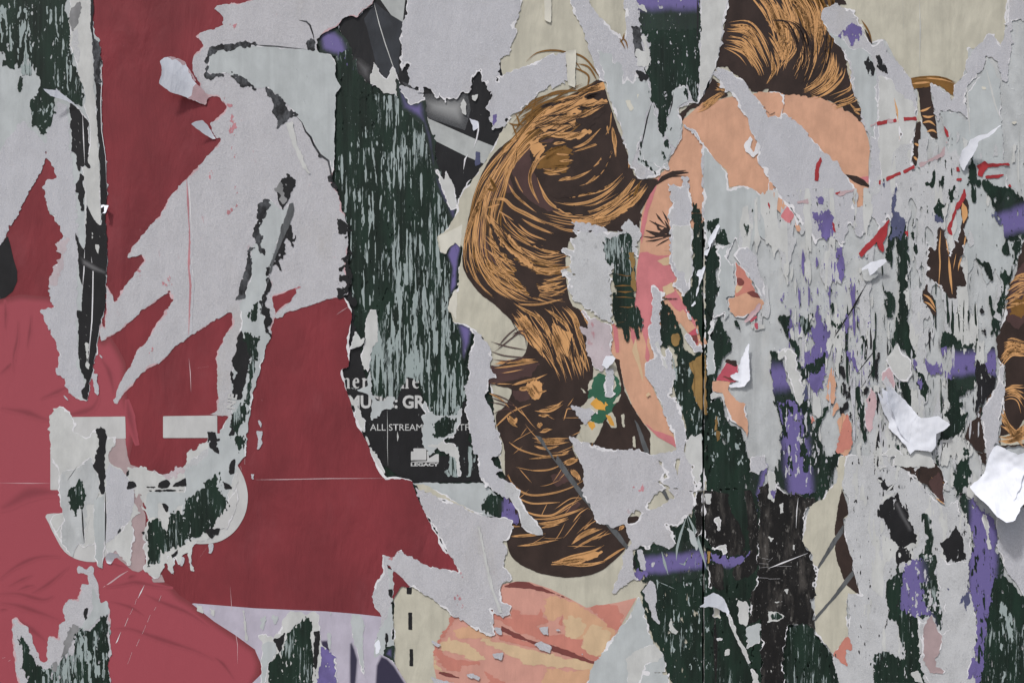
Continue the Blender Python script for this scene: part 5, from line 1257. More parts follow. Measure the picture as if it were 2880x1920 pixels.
bare('wood', 18, poly('21', '1100,735 1140,728 1160,760 1150,800 1115,830 1100,800'), board_l, a=4, step=3)
bare('wood', 18, poly('21', '1215,945 1260,900 1310,870 1328,880 1338,1290 1310,1260 1270,1190 1230,1110 1250,1020'), board_l, a=4, step=3)
residue('grey specks on the green board left of the seam below the bare wood', 17, poly('21', '1090,880 1230,930 1250,1100 1300,1290 1320,1480 1210,1480 1130,1180'), (8, 40, .15, 0))
scrap('pale shred at the foot of the green panel left of the seam', 'grey_light', 17.8, poly('21', '1195,1470 1230,1430 1270,1450 1300,1400 1320,1480 1330,1568', '22', '1338,100 1300,140 1290,220 1255,180 1230,60 1195,0'), a=6, rim=3, step=3)
scrap('long white sliver of paper leaning across the seam', 'white', 20, poly('21', '1415,-20 1425,-10 1360,160 1320,290 1300,380 1265,490 1270,530 1240,550 1225,545 1255,490 1295,330 1275,330 1280,300 1310,290 1340,200 1310,190 1320,160 1350,140 1340,100'), a=3, step=2.6, lift=.001)

p22 = scrap('large mottled grey pulp patch over the end of the ponytail', 'pulp_pink', 17, poly('21', '400,1440 470,1460 560,1500 660,1530 760,1520 860,1530 960,1560', '22', '1000,20 1050,100 1060,150 1010,180 1080,230 1160,230 1130,150 1160,0 1235,0 1255,150 1255,310 1230,390 1140,490 1060,475 1110,540 1120,600 1080,650 1040,630 960,590 940,650 880,620 840,650 840,780 860,850 790,880 730,930 680,970 700,900 740,790 760,720 820,600 800,540 775,470 820,465 860,440 890,400 850,370 780,470 700,500 640,475 570,470 560,400 500,300 490,130 450,20 420,-40'),
      a=4, ragged=1.5, rim=4, step=3.6, feather=(14, 14, 6), holes=[poly('22', '930,360 1000,240 1080,235 1120,290 1050,320 1010,345 950,368')])
sheet('pink_stain', 'pulp_stain', 17.9, poly('22', '820,170 870,200 940,170 950,220 900,270 840,240'), a=5, step=2.6, flake=(8, 10, .42, 8), parent=p22, kind='stuff')
p12s = scrap('vertical grey pulp strip left of the ponytail', 'pulp', 17, poly('11', '1470,690 1500,690 1560,750 1600,800 1625,890 1600,950 1650,1030 1590,1040 1600,1090 1580,1170 1620,1240 1640,1320 1680,1440 1700,1490 1690,1568', '12', '1610,20 1690,100 1640,120 1680,160 1764,190 1764,300 1690,280 1640,250 1580,200 1540,140 1530,0', '11', '1500,1560 1480,1440 1450,1320 1440,1250 1450,1100 1480,1000 1460,930 1480,800 1500,740'),
      a=4, ragged=1.5, rim=3.5, step=3.4)
scrap('pointed grey pulp tail over purple paint left of the ponytail tip', 'pulp_mottled', 17, poly('22', '-40,190 0,190 60,240 50,280 100,380 160,450 210,530 215,548 160,545 100,520 60,490 40,380 -40,260'), a=3, rim=3, step=3)
bare('purple', 16, poly('22', '-60,260 0,330 50,420 60,480 0,460 -60,440'), board_l, a=4)
low_pulp = scrap('large pulp patch hanging below the red poster toward the drawn hand', 'pulp_pink', 18, poly('12', '1085,190 1130,235 1200,255 1290,300 1400,335 1480,380 1600,422 1700,430 1764,450', '22', '10,490 -10,560 -35,590', '12', '1690,585 1720,640 1722,760 1764,820 1750,870 1700,885 1690,940 1700,1000 1760,1030 1755,1100 1700,1122 1640,1080 1630,1060 1640,1200 1650,1245 1590,1232 1500,1180 1400,1110 1350,1090 1280,1040 1230,1000 1150,940 1050,880 1000,830 940,785 910,750 945,920 940,1010 940,1100 925,1200 840,1200 870,1105 825,1040 808,970 825,870 880,790 882,690 940,700 1000,635 1050,690 1130,730 1240,775 1400,800 1350,700 1300,640 1250,540 1180,420 1112,280'),
      a=3.5, ragged=1.5, rim=4, step=3.6)
for s in ('1380,800 1430,790 1430,850 1380,830', '1600,770 1650,790 1660,830 1610,810', '1360,960 1430,950 1420,1040 1370,1040', '1420,540 1460,550 1450,570', '880,700 1000,650 960,720 900,730', '820,900 860,800 890,790 850,840'):
    sheet('pink_stain', 'pulp_stain', 18.9, poly('12', s), a=5, step=2.6, flake=(8, 10, .42, 8), parent=low_pulp, kind='stuff')
sheet('fold_ridge', 'grey_light', 19.2, poly('12', '1520,480 1545,490 1570,600 1600,760 1640,920 1700,1080 1680,1080 1620,930 1580,760 1550,600'), a=2, step=3, parent=low_pulp, lift=.0012)
sheet('cream_edge', 'cream', 17.6, poly('12', '1085,188 1140,195 1240,235 1320,270 1400,330 1500,380 1560,400 1480,395 1390,345 1280,305 1190,262 1130,245'), a=3, rim=3, step=3, parent=low_pulp)
for s in ('905,750 935,780 910,775', '918,925 942,918 942,995 925,970', '880,1210 918,1208 915,1260 895,1320'):
    scrap({'9': 'black chip under the pulp corner at the left edge of the cream', '8': 'black chip low on the left edge of the cream below the others'}[s[0]] if s[:3] != '918' else 'black chip beside the upper dash on the left edge of cream', 'black', 19, poly('12', s), a=3, step=2.6)
scrap('pale torn strip running down the left edge of the dashed cream paper', 'grey', 18.2, poly('12', '905,760 945,800 948,1250 955,1430 900,1380 850,1360 815,1400 820,1280 850,1180 900,1120 930,1000'), a=4, rim=2, step=3.2)
bare('spray_green', 19, poly('12', '900,1320 950,1310 955,1420 880,1370'), board_l, a=4, soft=16, step=3)
scrap('bright white flake at the lilac edge beside the dashed cream paper', 'white', 20, poly('12', '820,1290 850,1255 860,1320 850,1350 830,1360'), a=2, step=2.6)
for k, (c, s, lb) in enumerate((('12', '1630,1360 1700,1355 1690,1400 1640,1385', 'white flake on the drawn wrist, upper left'), ('12', '1450,1500 1500,1495 1540,1520 1530,1545 1470,1535', 'white flake on the drawn wrist, low down'), ('12', '1645,1180 1690,1180 1690,1225 1660,1220', 'white flake under the pulp tip on the drawn hand'), ('12', '1205,1520 1240,1530 1400,1570 1320,1600 1230,1560', 'white torn edge at the foot of the drawn wrist'),
                                ('22', '178,1180 245,1175 253,1238 215,1232', 'square white flake on the drawn knuckle'), ('22', '158,1300 195,1268 270,1315 268,1365 190,1335', 'larger white flake on the dark line of the drawn fingers'), ('22', '290,1195 320,1185 345,1205 310,1212', 'tiny cream tear on the drawn knuckle'), ('22', '475,1360 487,1358 485,1378', 'tiny fleck on the lower drawn finger'), ('12', '1210,1270 1270,1300 1260,1310 1220,1290', 'little white nick at the edge of the drawn wrist'))):
    scrap(lb, 'pulp', 20, poly(c, s), a=3, step=2.6)
scrap('torn chip on the drawn neck above the collar', 'skin_light', 20, poly('21', '915,1150 940,1130 955,1150 930,1168'), a=2, step=2.6)
# lower middle: grey sheet under the hand's right side, board beyond
lr = scrap('big smooth grey sheet torn diagonally beside the drawn fingers', 'grey', 15.5, poly('22', '870,960 885,1020 920,1110 940,1200 980,1290 1040,1370 1055,1440 1060,1490 960,1480 920,1500 1080,1500 1110,1640 470,1640 520,1540 560,1440 600,1400 650,1300 720,1210 800,1110 850,1030'), a=4, ragged=1.3, rim=6, step=3.6)
sheet('torn_patch', 'grey_light', 16.4, poly('22', '790,1400 850,1340 980,1290 1035,1360 1000,1410 930,1420 900,1500 880,1600 800,1560'), a=4, rim=3, step=3.4, parent=lr)

# ------------------------------------------------------------------ below the seam: scraped green board, black rags, purple spray
bare('green_thin', 14.6, poly('22', '840,640 960,580 1060,640 1100,560 1060,470 1140,490 1230,390 1260,300 1345,330 1400,1640 1100,1640 1060,1490 1055,1440 1040,1370 980,1290 940,1200 920,1110 885,1020 875,940 920,880 960,820 860,800 820,760'), board_l, a=5)
bare('spray_green', 15.4, poly('22', '870,640 1100,600 1340,580 1345,840 1100,880 900,870'), board_l, a=5, band=((1800, 1590, 1990, 1572), 24, 14))
for mt, s, lb in (('black', '815,740 845,700 860,740 855,790 830,780', 'black chip left of the purple spray under the ponytail'), ('pulp', '855,650 890,640 920,720 920,790 880,790', 'pale scrap at the left end of the purple spray'), ('pulp', '900,930 950,860 975,880 1000,970 985,1040 1030,1190 960,1110 930,1000', 'pale ribbon of paper left on the green board below the spray'), ('grey_light', '1080,1180 1095,1125 1130,1190 1155,1210 1130,1235 1095,1225', 'small pale ghost-shaped scrap on the green board'),
                  ('pulp', '955,740 982,735 975,770 955,765', 'small square scrap in the purple spray'), ('pulp', '1185,880 1210,865 1215,895 1195,900', 'small scrap on green below the purple spray'), ('grey', '1210,500 1260,520 1290,600 1270,640 1230,590', 'faint grey smear above the purple spray')):
    scrap(lb, mt, 16, poly('22', s), a=4, step=3)
bare('purple', 16, poly('22', '820,810 870,780 940,800 965,815 900,835 880,850'), board_l, a=3, step=3)
sheet('paper_residue', 'residue', 16, poly('22', '980,860 1330,800 1380,1500 1100,1450 1000,1100'), a=5, step=3.2, flake=(7, 26, .07, 0), kind='stuff', label='pale flecks scattered on the green board below the purple spray', cat='paper residue')
ribbons('paste_smears', 'residue', 16.6, [(T('22', s), w) for s, w in (('1205,400 1260,520 1300,650 1340,780', 9), ('1200,420 1160,540 1135,640 1130,720', 7), ('1205,430 1225,520', 8), ('1030,660 1050,740 1075,820', 8), ('1150,740 1185,750 1210,700', 6), ('1265,700 1262,770', 5), ('1250,900 1245,970', 5), ('990,860 1060,890 1130,920', 2))], parent=board_l)
ribbons('board_checks', 'black', 15, [(T('22', s), w) for s, w in (('1385,1100 1388,1300 1392,1600', 5), ('1340,0 1350,250', 3))], parent=board_l)
bare('wood', 17, poly('22', '1345,655 1365,660 1362,745 1343,745'), board_l, a=2, step=2.6)

gr = sheet('grey_poster', 'grey_old', 6, poly('F', '1986,-90 2970,-90 2970,1990 2400,1990', '32', '520,1640 440,1380 330,1230 150,1160 0,1100', 'F', '2110,1680 2070,1300 2010,1250'), a=4, rim=3, step=5,
           label='old grey weathered poster paper covering the whole right side of the wall', cat='poster')
# right half of the drawn face poster, a second copy
fq = sheet('face_poster', 'cream', 8, poly('F', '2000,-90 2850,-90', '30', '1660,-60 1640,150 1615,330 1590,300 1520,240 1490,320 1380,340 1375,420 1350,520 1300,580 1290,660 1264,690 1215,630 1115,560 1125,700 1150,830 1168,950 1130,960 1090,880 1050,830 1048,1000 1040,1110 1010,1140 990,1120 1000,950 1020,800 1025,650 980,560 880,420 800,280 720,310 660,300 600,300 640,830 690,960 690,1270 690,1370 660,1420 595,1432 500,1250', '30', '0,1240 -40,1600', 'F', '1990,620'), a=3, rim=4, step=4,
           label='cream poster with a drawn dark fringe, forehead and brow at the upper right', cat='poster')
sheet('printed_face', 'skin', 9.4, poly('20', '1165,835 1285,735 1500,670 1764,640', '30', '0,640 200,650 350,670 500,740 640,820 690,955 702,1030 692,1130 690,1270 690,1370 660,1420 595,1432 588,1300 0,1300', '20', '1764,1360 1560,1280 1495,1295 1480,1180 1380,1085 1300,985 1200,890'), a=1, step=3.6, parent=fq)
sheet('printed_hair', 'hair_dark', 11, poly('20', '1495,-90 1450,240 1405,460 1480,470 1590,560 1650,640 1764,620', '30', '0,640 200,655 350,665 450,700 560,775 640,835 640,750 600,680 560,540 548,450 510,335 430,250 350,100 380,45 545,40 490,-90'), a=3, ragged=2, step=3.4, parent=fq, feather=(12, 20, 5))
sheet('printed_hair', 'hair_dark', 11, poly('20', '1380,530 1440,590 1485,660 1400,690 1310,712 1230,760 1170,832 1145,790 1200,740 1290,690 1340,610'), a=3, step=3, parent=fq)
sheet('printed_hair', 'hair_dark', 11, poly('30', '660,195 700,250 720,300 700,320 670,240'), a=2, step=3, parent=fq)
sheet('printed_hair', 'hair_dark', 11, poly('30', '975,560 1110,545 1130,700 1170,960 1120,940 1060,840 1030,640'), a=2, step=3, parent=fq)
sheet('printed_hair', 'hair_dark', 11, poly('30', '1020,850 1048,840 1048,1000 1040,1110 1010,1140 988,1110 1000,950'), a=2, step=3, parent=fq)
sheet('printed_hair_tone', 'hair_brown', 12, poly('30', '975,550 1100,535 1200,555 1290,590 1270,660 1180,590 1110,600 1000,620'), a=2, step=3, parent=fq)
S = []
for (a_, b_, n, w) in (('2050,60 2110,60 2150,110 2180,180', '2030,140 2080,160 2120,210 2130,240', 36, (3, 8)), ('2140,-20 2200,20 2250,80 2255,160', '2170,170 2170,210 2160,230 2140,250', 30, (4, 9)),
                       ('2160,-40 2240,20 2265,110 2225,210', '2300,-20 2320,60 2300,150 2260,260', 60, (3, 8)), ('2100,-20 2150,40 2180,110 2175,180', '2200,-40 2240,50 2240,140 2190,200', 50, (4, 9)),
                       ('2310,110 2320,160 2300,220 2240,260', '2380,180 2370,220 2330,260 2290,280', 30, (3, 7)), ('2380,190 2390,240 2340,270 2320,280', '2420,280 2400,290 2360,300 2340,310', 14, (3, 6)),
                       ('2400,315 2410,320 2420,325 2424,330', '2380,280 2400,300 2420,300 2424,310', 8, (3, 6)),
                       ('2020,190 2040,200 2060,220 2080,240', '2000,260 2020,262 2040,265 2050,270', 16, (3, 6)), ('1960,300 1990,280 2020,260 2050,250', '1950,320 1980,310 2010,290 2040,275', 16, (2.6, 5))):
    S += hair(a_, b_, n, w, (.3, .85), 3)
for s, w in (('30', '985,550 1100,540 1200,550 1290,580'), ('30', '990,580 1100,570 1105,575 1108,580'), ('30', '1040,770 1080,760 1118,740'), ('30', '1060,800 1100,810 1140,800'), ('30', '1060,850 1110,840 1150,870'), ('30', '1090,910 1130,900 1160,920'), ('30', '1000,1080 1020,1100 1035,1110'), ('30', '1005,990 1025,1000 1045,1010')):
    S.append((resample(T(s, w), 10), 6))
ribbons('hair_strokes', 'hair_light', 12.6, S, parent=fq)
S = hair('2140,-20 2220,20 2260,80 2270,160', '2240,-40 2330,20 2340,120 2290,200', 30, (4, 9), (.2, .5), 3) + hair('2160,-60 2220,-20 2260,20 2280,60', '2300,-60 2340,-20 2350,40 2340,60', 30, (5, 12), (.3, .8), 3)
ribbons('hair_strokes', 'hair_brown', 12.4, S, parent=fq)
S = hair('2140,60 2200,60 2240,140 2225,230', '2330,60 2340,120 2320,200 2260,280', 50, (3, 7), (.3, .7), 3)
ribbons('hair_strokes', 'hair_dark', 13, S, parent=fq)
ribbons('hair_wisps', 'hair_brown', 12.8, [(resample(T('30', s), 14), 5) for s in ('965,545 1050,535 1180,535 1300,585', '1100,535 1200,540 1290,570', '965,550 1040,540 1110,545', '640,140 690,220 715,300')], parent=fq)
ribbons('eyebrow', 'hair_dark', 12, [(T('30', '530,1205 600,1235 650,1260 695,1285'), 18), (T('30', '545,1210 620,1250 690,1290'), 14)], parent=fq, kind=None)
sheet('printed_tone', 'skin_pink', 10, poly('30', '600,1225 690,1215 690,1262 640,1245'), a=2, step=3, parent=fq)

p3 = scrap('long diagonal grey pulp band across the forehead on the right poster', 'pulp', 15, poly('20', '1378,510 1420,468 1480,490 1590,560 1650,645 1690,690 1764,780', '30', '0,800 60,800 110,778 210,868 290,950 370,1035 450,1100 530,1205 600,1285 590,1350 592,1432 660,1425 700,1380 690,1500 640,1640 560,1540 500,1700 420,1580 330,1690 260,1590 225,1540 200,1500 140,1420 60,1340 0,1240', '20', '1764,1230 1690,1110 1705,1020 1660,950 1630,880 1610,800 1590,770 1520,670 1440,590'),
      a=4, ragged=1.5, rim=5, step=3.6)
scrap('grey torn sheet covering the board seam beside the right brow', 'grey', 14.6, poly('20', '1312,990 1380,1085 1480,1180 1495,1295 1560,1280 1640,1300 1764,1380 1764,1700 1680,1600 1600,1900 1540,1650 1450,1850 1400,1660 1320,1750'), a=4, rim=5, step=3.6)
scrap('skin-coloured strip of the torn nose on grey at the right poster', 'skin', 15.6, poly('30', '0,1240 30,1260 60,1340 150,1430 200,1510 218,1600 180,1560 100,1490 20,1410 -20,1380'), a=3, rim=4, step=3)
scrap('pink end of the skin strip below the diagonal pulp band', 'skin_pink', 16.4, poly('30', '80,1490 130,1420 180,1480 150,1545 120,1530'), a=3, step=3)
scrap('blush peeled patch with a white crest between two dark hair prints', 'skin', 16, poly('20', '1660,645 1764,640', '30', '60,640 110,660 100,760 90,825 60,820 40,780 10,810 -30,740'), a=3, rim=3, step=3)
scrap('thin cream peel in the middle of the right forehead', 'core', 16, poly('20', '1600,1000 1640,940 1660,960 1640,1020 1660,1050 1690,1000 1680,960 1710,1010 1690,1060 1660,1080 1610,1040'), a=3, step=2.6)
p3b = scrap('tall grey pulp tongue crossed by a broken red ring', 'pulp', 15, poly('30', '350,105 380,50 460,35 540,50 600,80 590,110 650,190 700,305 720,310 765,270 800,270 820,360 880,420 930,480 975,555 1010,630 1025,660 1022,800 1005,950 990,1120 1000,1160 900,1250 870,1400 855,1560 815,1480 785,1660 745,1540 715,1480 700,1400 690,1270 702,1030 690,955 640,830 645,750 600,680 560,540 548,450 510,335 430,250'),
      a=4, ragged=1.5, rim=5, step=3.6)
sheet('torn_patch', 'grey', 16, poly('30', '420,240 500,260 560,330 660,340 700,380 740,500 745,640 755,830 740,960 700,950 650,800 600,650 560,450 520,340'), a=5, rim=2, step=3.4, parent=p3b)
sheet('torn_patch', 'grey_light', 16, poly('30', '760,520 860,560 880,640 1000,700 1020,800 1000,950 985,1120 900,1180 780,1250 760,1100 750,900'), a=4, rim=2, step=3.4, parent=p3b)
bare('purple', 17, poly('30', '505,245 560,150 590,165 640,190 652,240 640,270 605,280 600,330 565,330 540,270'), board_r, a=8, step=3)
for s in ('655,430 685,395 720,440 735,480 735,530 700,525 670,480', '725,385 760,385 795,420 808,470 825,512 800,500 770,490 740,470 750,420'):
    bare('black', 17, poly('30', s), board_r, a=3, step=3)
sheet('red_ring', 'print_red', 18.6, poly('30', '743,842 818,828 818,855 745,872'), a=2, step=3, parent=p3b)
for s in ('858,822 882,818 885,845 860,850', '930,812 1018,806 1020,832 932,838', '1205,862 1240,915 1245,955 1225,950 1210,900', '318,1245 322,1150 360,1075 368,1110 345,1180 342,1248', '810,1225 910,1180 912,1205 815,1250', '925,1180 1000,1140 1003,1160 930,1200', '760,1245 772,1240 770,1272 762,1272'):
    sheet('red_ring', 'print_red', 18.6, poly('30', s), a=2, step=3, parent=p3b)
for s in ('700,860 745,842 745,872 700,880', '818,826 860,820 860,850 818,855', '1200,1080 1245,960 1225,960 1180,1060 1040,1130 1040,1150 1140,1110', '455,1325 590,1300 592,1325 480,1350', '175,1385 268,1375 268,1400 200,1412'):
    sheet('red_ring', 'print_red_faint', 18.4, poly('30', s), a=4, step=3, parent=p3b)
sheet('red_ring', 'print_red', 18.9, poly('30', '455,1328 490,1322 475,1350'), a=3, step=3, parent=p3b)
scrap('dark-haired sliver showing through the grey tongue', 'hair_dark', 17, poly('30', '860,670 880,720 895,830 930,930 900,975 885,850 870,760'), a=3, rim=2, step=3)
ribbons('hair_wisps', 'hair_light', 17.8, [(T('30', '865,680 885,760 892,850'), 5), (T('30', '870,720 880,790'), 6), (T('30', '900,940 905,970'), 6)], parent=fq)
bare('black', 17, poly('30', '745,900 758,900 755,1030 748,1020'), board_r, a=2, step=2.6)
# right top grey torn areas
scrap('pale pulp edge torn down the top right corner of the cream', 'pulp', 13.5, poly('30', '1660,-60 1780,-60 1780,140 1680,150 1665,340 1650,580 1600,560 1560,420 1500,390 1480,480 1400,560 1360,640 1375,820 1290,770 1180,760 1165,830 1120,660 1115,570 1215,630 1264,690 1300,580 1350,520 1370,400 1480,300 1500,230 1530,240 1600,320 1640,150'), a=4, ragged=1.6, rim=4, step=3.6, feather=(16, 16, 8))
sheet('torn_layer', 'grey', 12.6, poly('30', '1180,770 1290,780 1370,830 1370,640 1480,480 1510,390 1600,560 1600,800 1640,1300 1780,1400 1780,2000 1700,1800 1640,2050 1560,1850 1500,1980 1430,1750 1380,1900 1330,1700 1290,1780 1250,1560 1230,960'), a=4, rim=3, step=4, parent=gr)
ribbons('paper_wrinkles', 'grey_light', 13.8, [(T('30', s), w) for s, w in (('1365,560 1375,750 1390,950', 6), ('1500,480 1530,600 1560,720 1600,830', 5), ('1480,760 1475,930', 5), ('1040,0 1045,200 1040,480', 3), ('1725,900 1720,1200 1730,1330', 5), ('925,0 930,200', 3), ('1640,1000 1665,1180', 4), ('230,930 240,1030 200,1150', 6), ('120,920 170,960 230,930', 8))], parent=gr)
scrap('small cream flake on grey at the upper right', 'cream_pale', 14.5, poly('30', '1465,598 1500,595 1508,625 1475,628'), a=3, step=2.6)
scrap('tiny cream flake on grey below the other flake at upper right', 'cream_pale', 14.5, poly('30', '1675,845 1710,838 1705,855 1680,858'), a=3, step=2.6)
# flap and dark wedge at right
scrap('twisted white curl of paper above the black wedge at right', 'white', 24, poly('30', '1365,975 1400,955 1470,940 1540,892 1480,960 1420,985 1405,1050 1370,1120 1340,1185 1315,1150 1308,1110 1320,1050 1350,1010'), a=2, step=2.6, curl=[(2160 + 1340 / 2.45, 1180 / 2.45, 20, -80, .012, 1), (2160 + 1340 / 2.45, 1000 / 2.45, 40, 10, .006, 1.4)])
bare('green', 20, poly('30', '1380,1080 1400,1050 1425,1150 1435,1240 1480,1240 1560,1280 1630,1290 1680,1310 1760,1360 1780,1400 1780,1640 1640,1640 1580,1500 1520,1390 1465,1290 1425,1280 1425,1400 1395,1410 1378,1250'), board_r, a=4)
bare('spray_green', 20.6, poly('30', '1560,1440 1640,1330 1780,1390 1800,1640 1620,1640'), board_r, a=3, band=((2790, 640, 2900, 606), 34, 18))
bare('slate_blue', 20.6, poly('30', '1515,1475 1560,1470 1600,1520 1610,1568 1560,1530'), board_r, a=7, step=3)
for s in ('1430,1145 1450,1140 1490,1108 1510,1130 1655,1122 1660,1142 1510,1155 1480,1190 1470,1220 1440,1210 1450,1170', '1495,1218 1560,1212 1615,1208 1580,1225 1500,1232', '1290,1158 1310,1150 1318,1182 1295,1185', '1292,1230 1330,1228 1330,1250 1292,1252', '1345,1310 1362,1350 1300,1450 1290,1440', '1290,1460 1300,1400 1250,1530 1230,1568 1260,1568', '1650,1285 1660,1270 1670,1290', '440,1535 455,1545 460,1600 445,1580', '0,1400 10,1420 5,1440'):
    sheet('red_scrawl', 'print_red', 18.6, poly('30', s), a=2, step=3, parent=gr)
for s in ('618,180 640,150 720,70 780,0 822,-20 815,60 790,110 800,160 785,180 755,150 745,100 640,205', '940,30 960,20 965,60 950,70', '1228,0 1250,0 1270,60 1240,45'):
    sheet('red_scrawl', 'print_red', 18.6, poly('31', s), a=2, step=3, parent=gr)
sheet('red_scrawl', 'print_red', 18.6, poly('30', '780,1580 830,1510 832,1530 800,1590'), a=2, step=3, parent=gr)

# films and specks left all over the right side
R_ALL = poly('30', '0,1300 700,1300 900,1000 1300,900 1400,1000 1764,1000 1800,1300', '31', '1800,0 1560,760 1560,1500', '32', '1700,0 1600,600 1400,300 600,0', '31', '500,1568 300,1500 60,700', '21', '1600,700 1560,100', '20', '1560,1450')
sheet('paper_film', 'grey_light', 17.05, R_ALL, a=4, step=4, flake=(34, 190, .16, 0), kind='stuff', label='lighter films of paper peeling over the grey right side of the wall', cat='paper residue')
sheet('paper_film', 'pulp_mottled', 16.4, R_ALL, a=4, step=4, flake=(48, 170, .25, 0), kind='stuff', label='greyer rough films of torn paper over the right side of the wall', cat='paper residue')
sheet('paint_specks', 'green', 17.4, R_ALL, a=4, step=2.6, flake=(4.5, 22, .014, 0), kind='stuff', label='tiny dark specks of board showing through the grey right side', cat='paint specks')
sheet('paint_specks', 'purple', 17.45, poly('31', '200,200 700,200 760,900 640,1100 300,1200 0,1000 60,500'), a=4, step=2.6, flake=(5, 20, .03, 0), kind='stuff', label='tiny purple specks showing through the grey right side', cat='paint specks')
sheet('board_slivers', 'green_thin', 17.5, poly('31', '820,-100 1500,100 1560,760 1560,1500 300,1200 0,1000 400,700'), a=4, step=2.6, flake=(8, 125, .075, 60), kind='stuff', label='narrow upright slivers of dark board between the grey shreds at right', cat='board slivers')
sheet('paint_slivers', 'purple', 17.55, poly('31', '150,100 560,0 700,500 760,1000 1450,900 1450,1050 700,1150 640,1300 300,1300 0,1000 60,600'), a=4, step=2.6, flake=(9, 90, .06, 40), kind='stuff', label='narrow upright slivers of purple paint between the grey shreds at right', cat='paint slivers')
sheet('board_slivers', 'black', 17.6, poly('31', '450,700 1100,700 1420,900 1400,1568 700,1568', '32', '500,0', '31', '400,1200'), a=4, step=2.6, flake=(6, 80, .05, 0), kind='stuff', label='narrow upright slivers of black paper round the big folded white scrap', cat='board slivers')
sheet('paper_shreds', 'pulp', 19.3, poly('31', '250,500 900,750 1500,750 1560,1500 700,1600 300,1300 0,1100'), a=4, step=2.6, flake=(9, 120, .06, 40), kind='stuff', label='narrow upright shreds of pale pulp over the dark gaps at right', cat='paper residue')
R_LOW = poly('31', '480,1100 1500,1000 1400,1568', '32', '1300,100 1400,500 1400,1400 600,1500 560,600 560,0')
sheet('paint_specks', 'black', 19.1, R_LOW, a=4, step=2.6, flake=(5, 22, .022, 0), kind='stuff', label='tiny black specks showing through the pulp at the lower right', cat='paint specks')
sheet('paper_film', 'grey_light', 17.7, R_LOW, a=4, step=4, flake=(22, 90, .2, 0), kind='stuff', label='lighter films of paper over the pulp at the lower right', cat='paper residue')

# ------------------------------------------------------------------ many chips where board, spray and older prints show through the grey
def chips(mat, z, items, board=board_r, a=5, **k):
    for it in items:
        bare(mat, z, poly(*it), board, a=a, step=3, **k)
chips('green_thin', 18, [('30', '1140,1175 1155,1210 1150,1270 1120,1300 1090,1290 1070,1260 1110,1250'), ('30', '1180,1220 1210,1210 1205,1300 1180,1315'), ('30', '1235,1310 1280,1285 1275,1370 1255,1410 1240,1370'), ('30', '1210,1110 1235,1100 1220,1170 1205,1140'), ('30', '1030,1350 1100,1290 1040,1390'), ('30', '1270,1120 1280,1190 1270,1210'), ('30', '835,1025 855,1045 848,1060'), ('30', '840,1140 858,1160 850,1172'), ('30', '485,1395 505,1400 498,1415'),
                         ('30', '1125,1470 1180,1370 1200,1420 1190,1480 1215,1535 1150,1500')])
chips('slate_blue', 18.2, [('30', '855,1320 890,1285 880,1370 870,1440 905,1480 950,1530 900,1640 840,1640 840,1450'), ('30', '780,1270 810,1235 800,1320'), ('30', '875,1215 900,1205 880,1250'), ('30', '1120,1465 1160,1480 1210,1530 1140,1530')])
chips('purple', 18.4, [('30', '305,1345 340,1350 385,1365 380,1420 340,1400'), ('30', '310,1475 370,1470 390,1440 450,1500 435,1560 420,1640 380,1640 340,1560', ), ('31', '335,-20 430,-20 445,60 405,100 365,70'), ('31', '455,125 510,140 520,240 528,330 505,405 480,370 470,260'), ('31', '320,175 340,165 345,260 325,320 315,250')])
chips('green', 18, [('31', '835,-20 880,-20 870,120 860,250 840,270 808,210 810,150'), ('31', '880,-60 950,-20 965,120 955,300 950,440 965,600 970,720 1000,830 1030,900 980,900 905,830 890,790 850,835 880,640 895,400 880,200'), ('31', '805,450 860,430 875,480 865,600 845,640 815,610'), ('31', '60,600 150,610 145,680 150,760 180,790 210,780 215,880 225,960 205,980 195,880 130,760 90,700'), ('31', '425,420 440,420 455,560 440,610 425,600'), ('31', '1590,-20 1764,-20 1760,30 1730,40 1735,130 1700,220 1680,330 1640,430 1600,620 1580,750 1560,760 1530,680 1510,440 1530,440 1560,620 1590,640 1600,500 1610,230 1640,330 1660,310 1700,200 1640,80')])
chips('green_third', 18.2, [('31', '1425,210 1470,230 1510,240 1550,300 1548,390 1510,350 1470,280'), ('31', '985,30 1020,40 1010,100 1030,180 1005,200 985,110'), ('31', '195,620 240,590 250,640 300,600 290,700 250,760 215,680'), ('31', '640,720 660,760 670,830 685,900 660,920 630,860'), ('31', '1570,120 1600,150 1640,80 1680,200 1620,190'), ('31', '1560,520 1640,480 1600,640')])
chips('spray_green', 18.4, [('31', '340,545 370,640 425,720 405,830 400,960 370,1100 330,1150 280,1090 270,1030 220,960 215,880 260,850 300,800 290,720 340,640')], band=((2250, 900, 2340, 1110), 70, 40), feather=(12, 20, 22))
chips('purple', 18.8, [('31', '520,570 560,590 565,640 545,745 515,700'), ('31', '275,1040 380,1010 375,1090 330,1150 290,1110'), ('31', '560,785 580,860 605,910 620,990 600,1000 575,920 555,880'), ('31', '230,870 280,880 290,960 240,960')], a=4)
chips('green_third', 18.8, [('31', '270,940 400,850 400,930 330,1000 230,1040 220,980'), ('31', '420,640 470,680 550,590 560,620 480,700 430,670')])
chips('green_thin', 18, [('31', '8,840 60,850 80,900 110,960 140,1060 170,1130 250,1200 290,1260 290,1380 350,1420 390,1568', '32', '500,-20 430,180 380,290 260,290 60,200 90,0', '31', '90,1400 40,1200 8,1000')], a=6)
chips('spray_green', 18.6, [('31', '8,880 80,900 110,960 140,1060 180,1150 140,1250 60,1250 20,1100')], band=((2160, 1060, 2240, 1064), 34, 26))
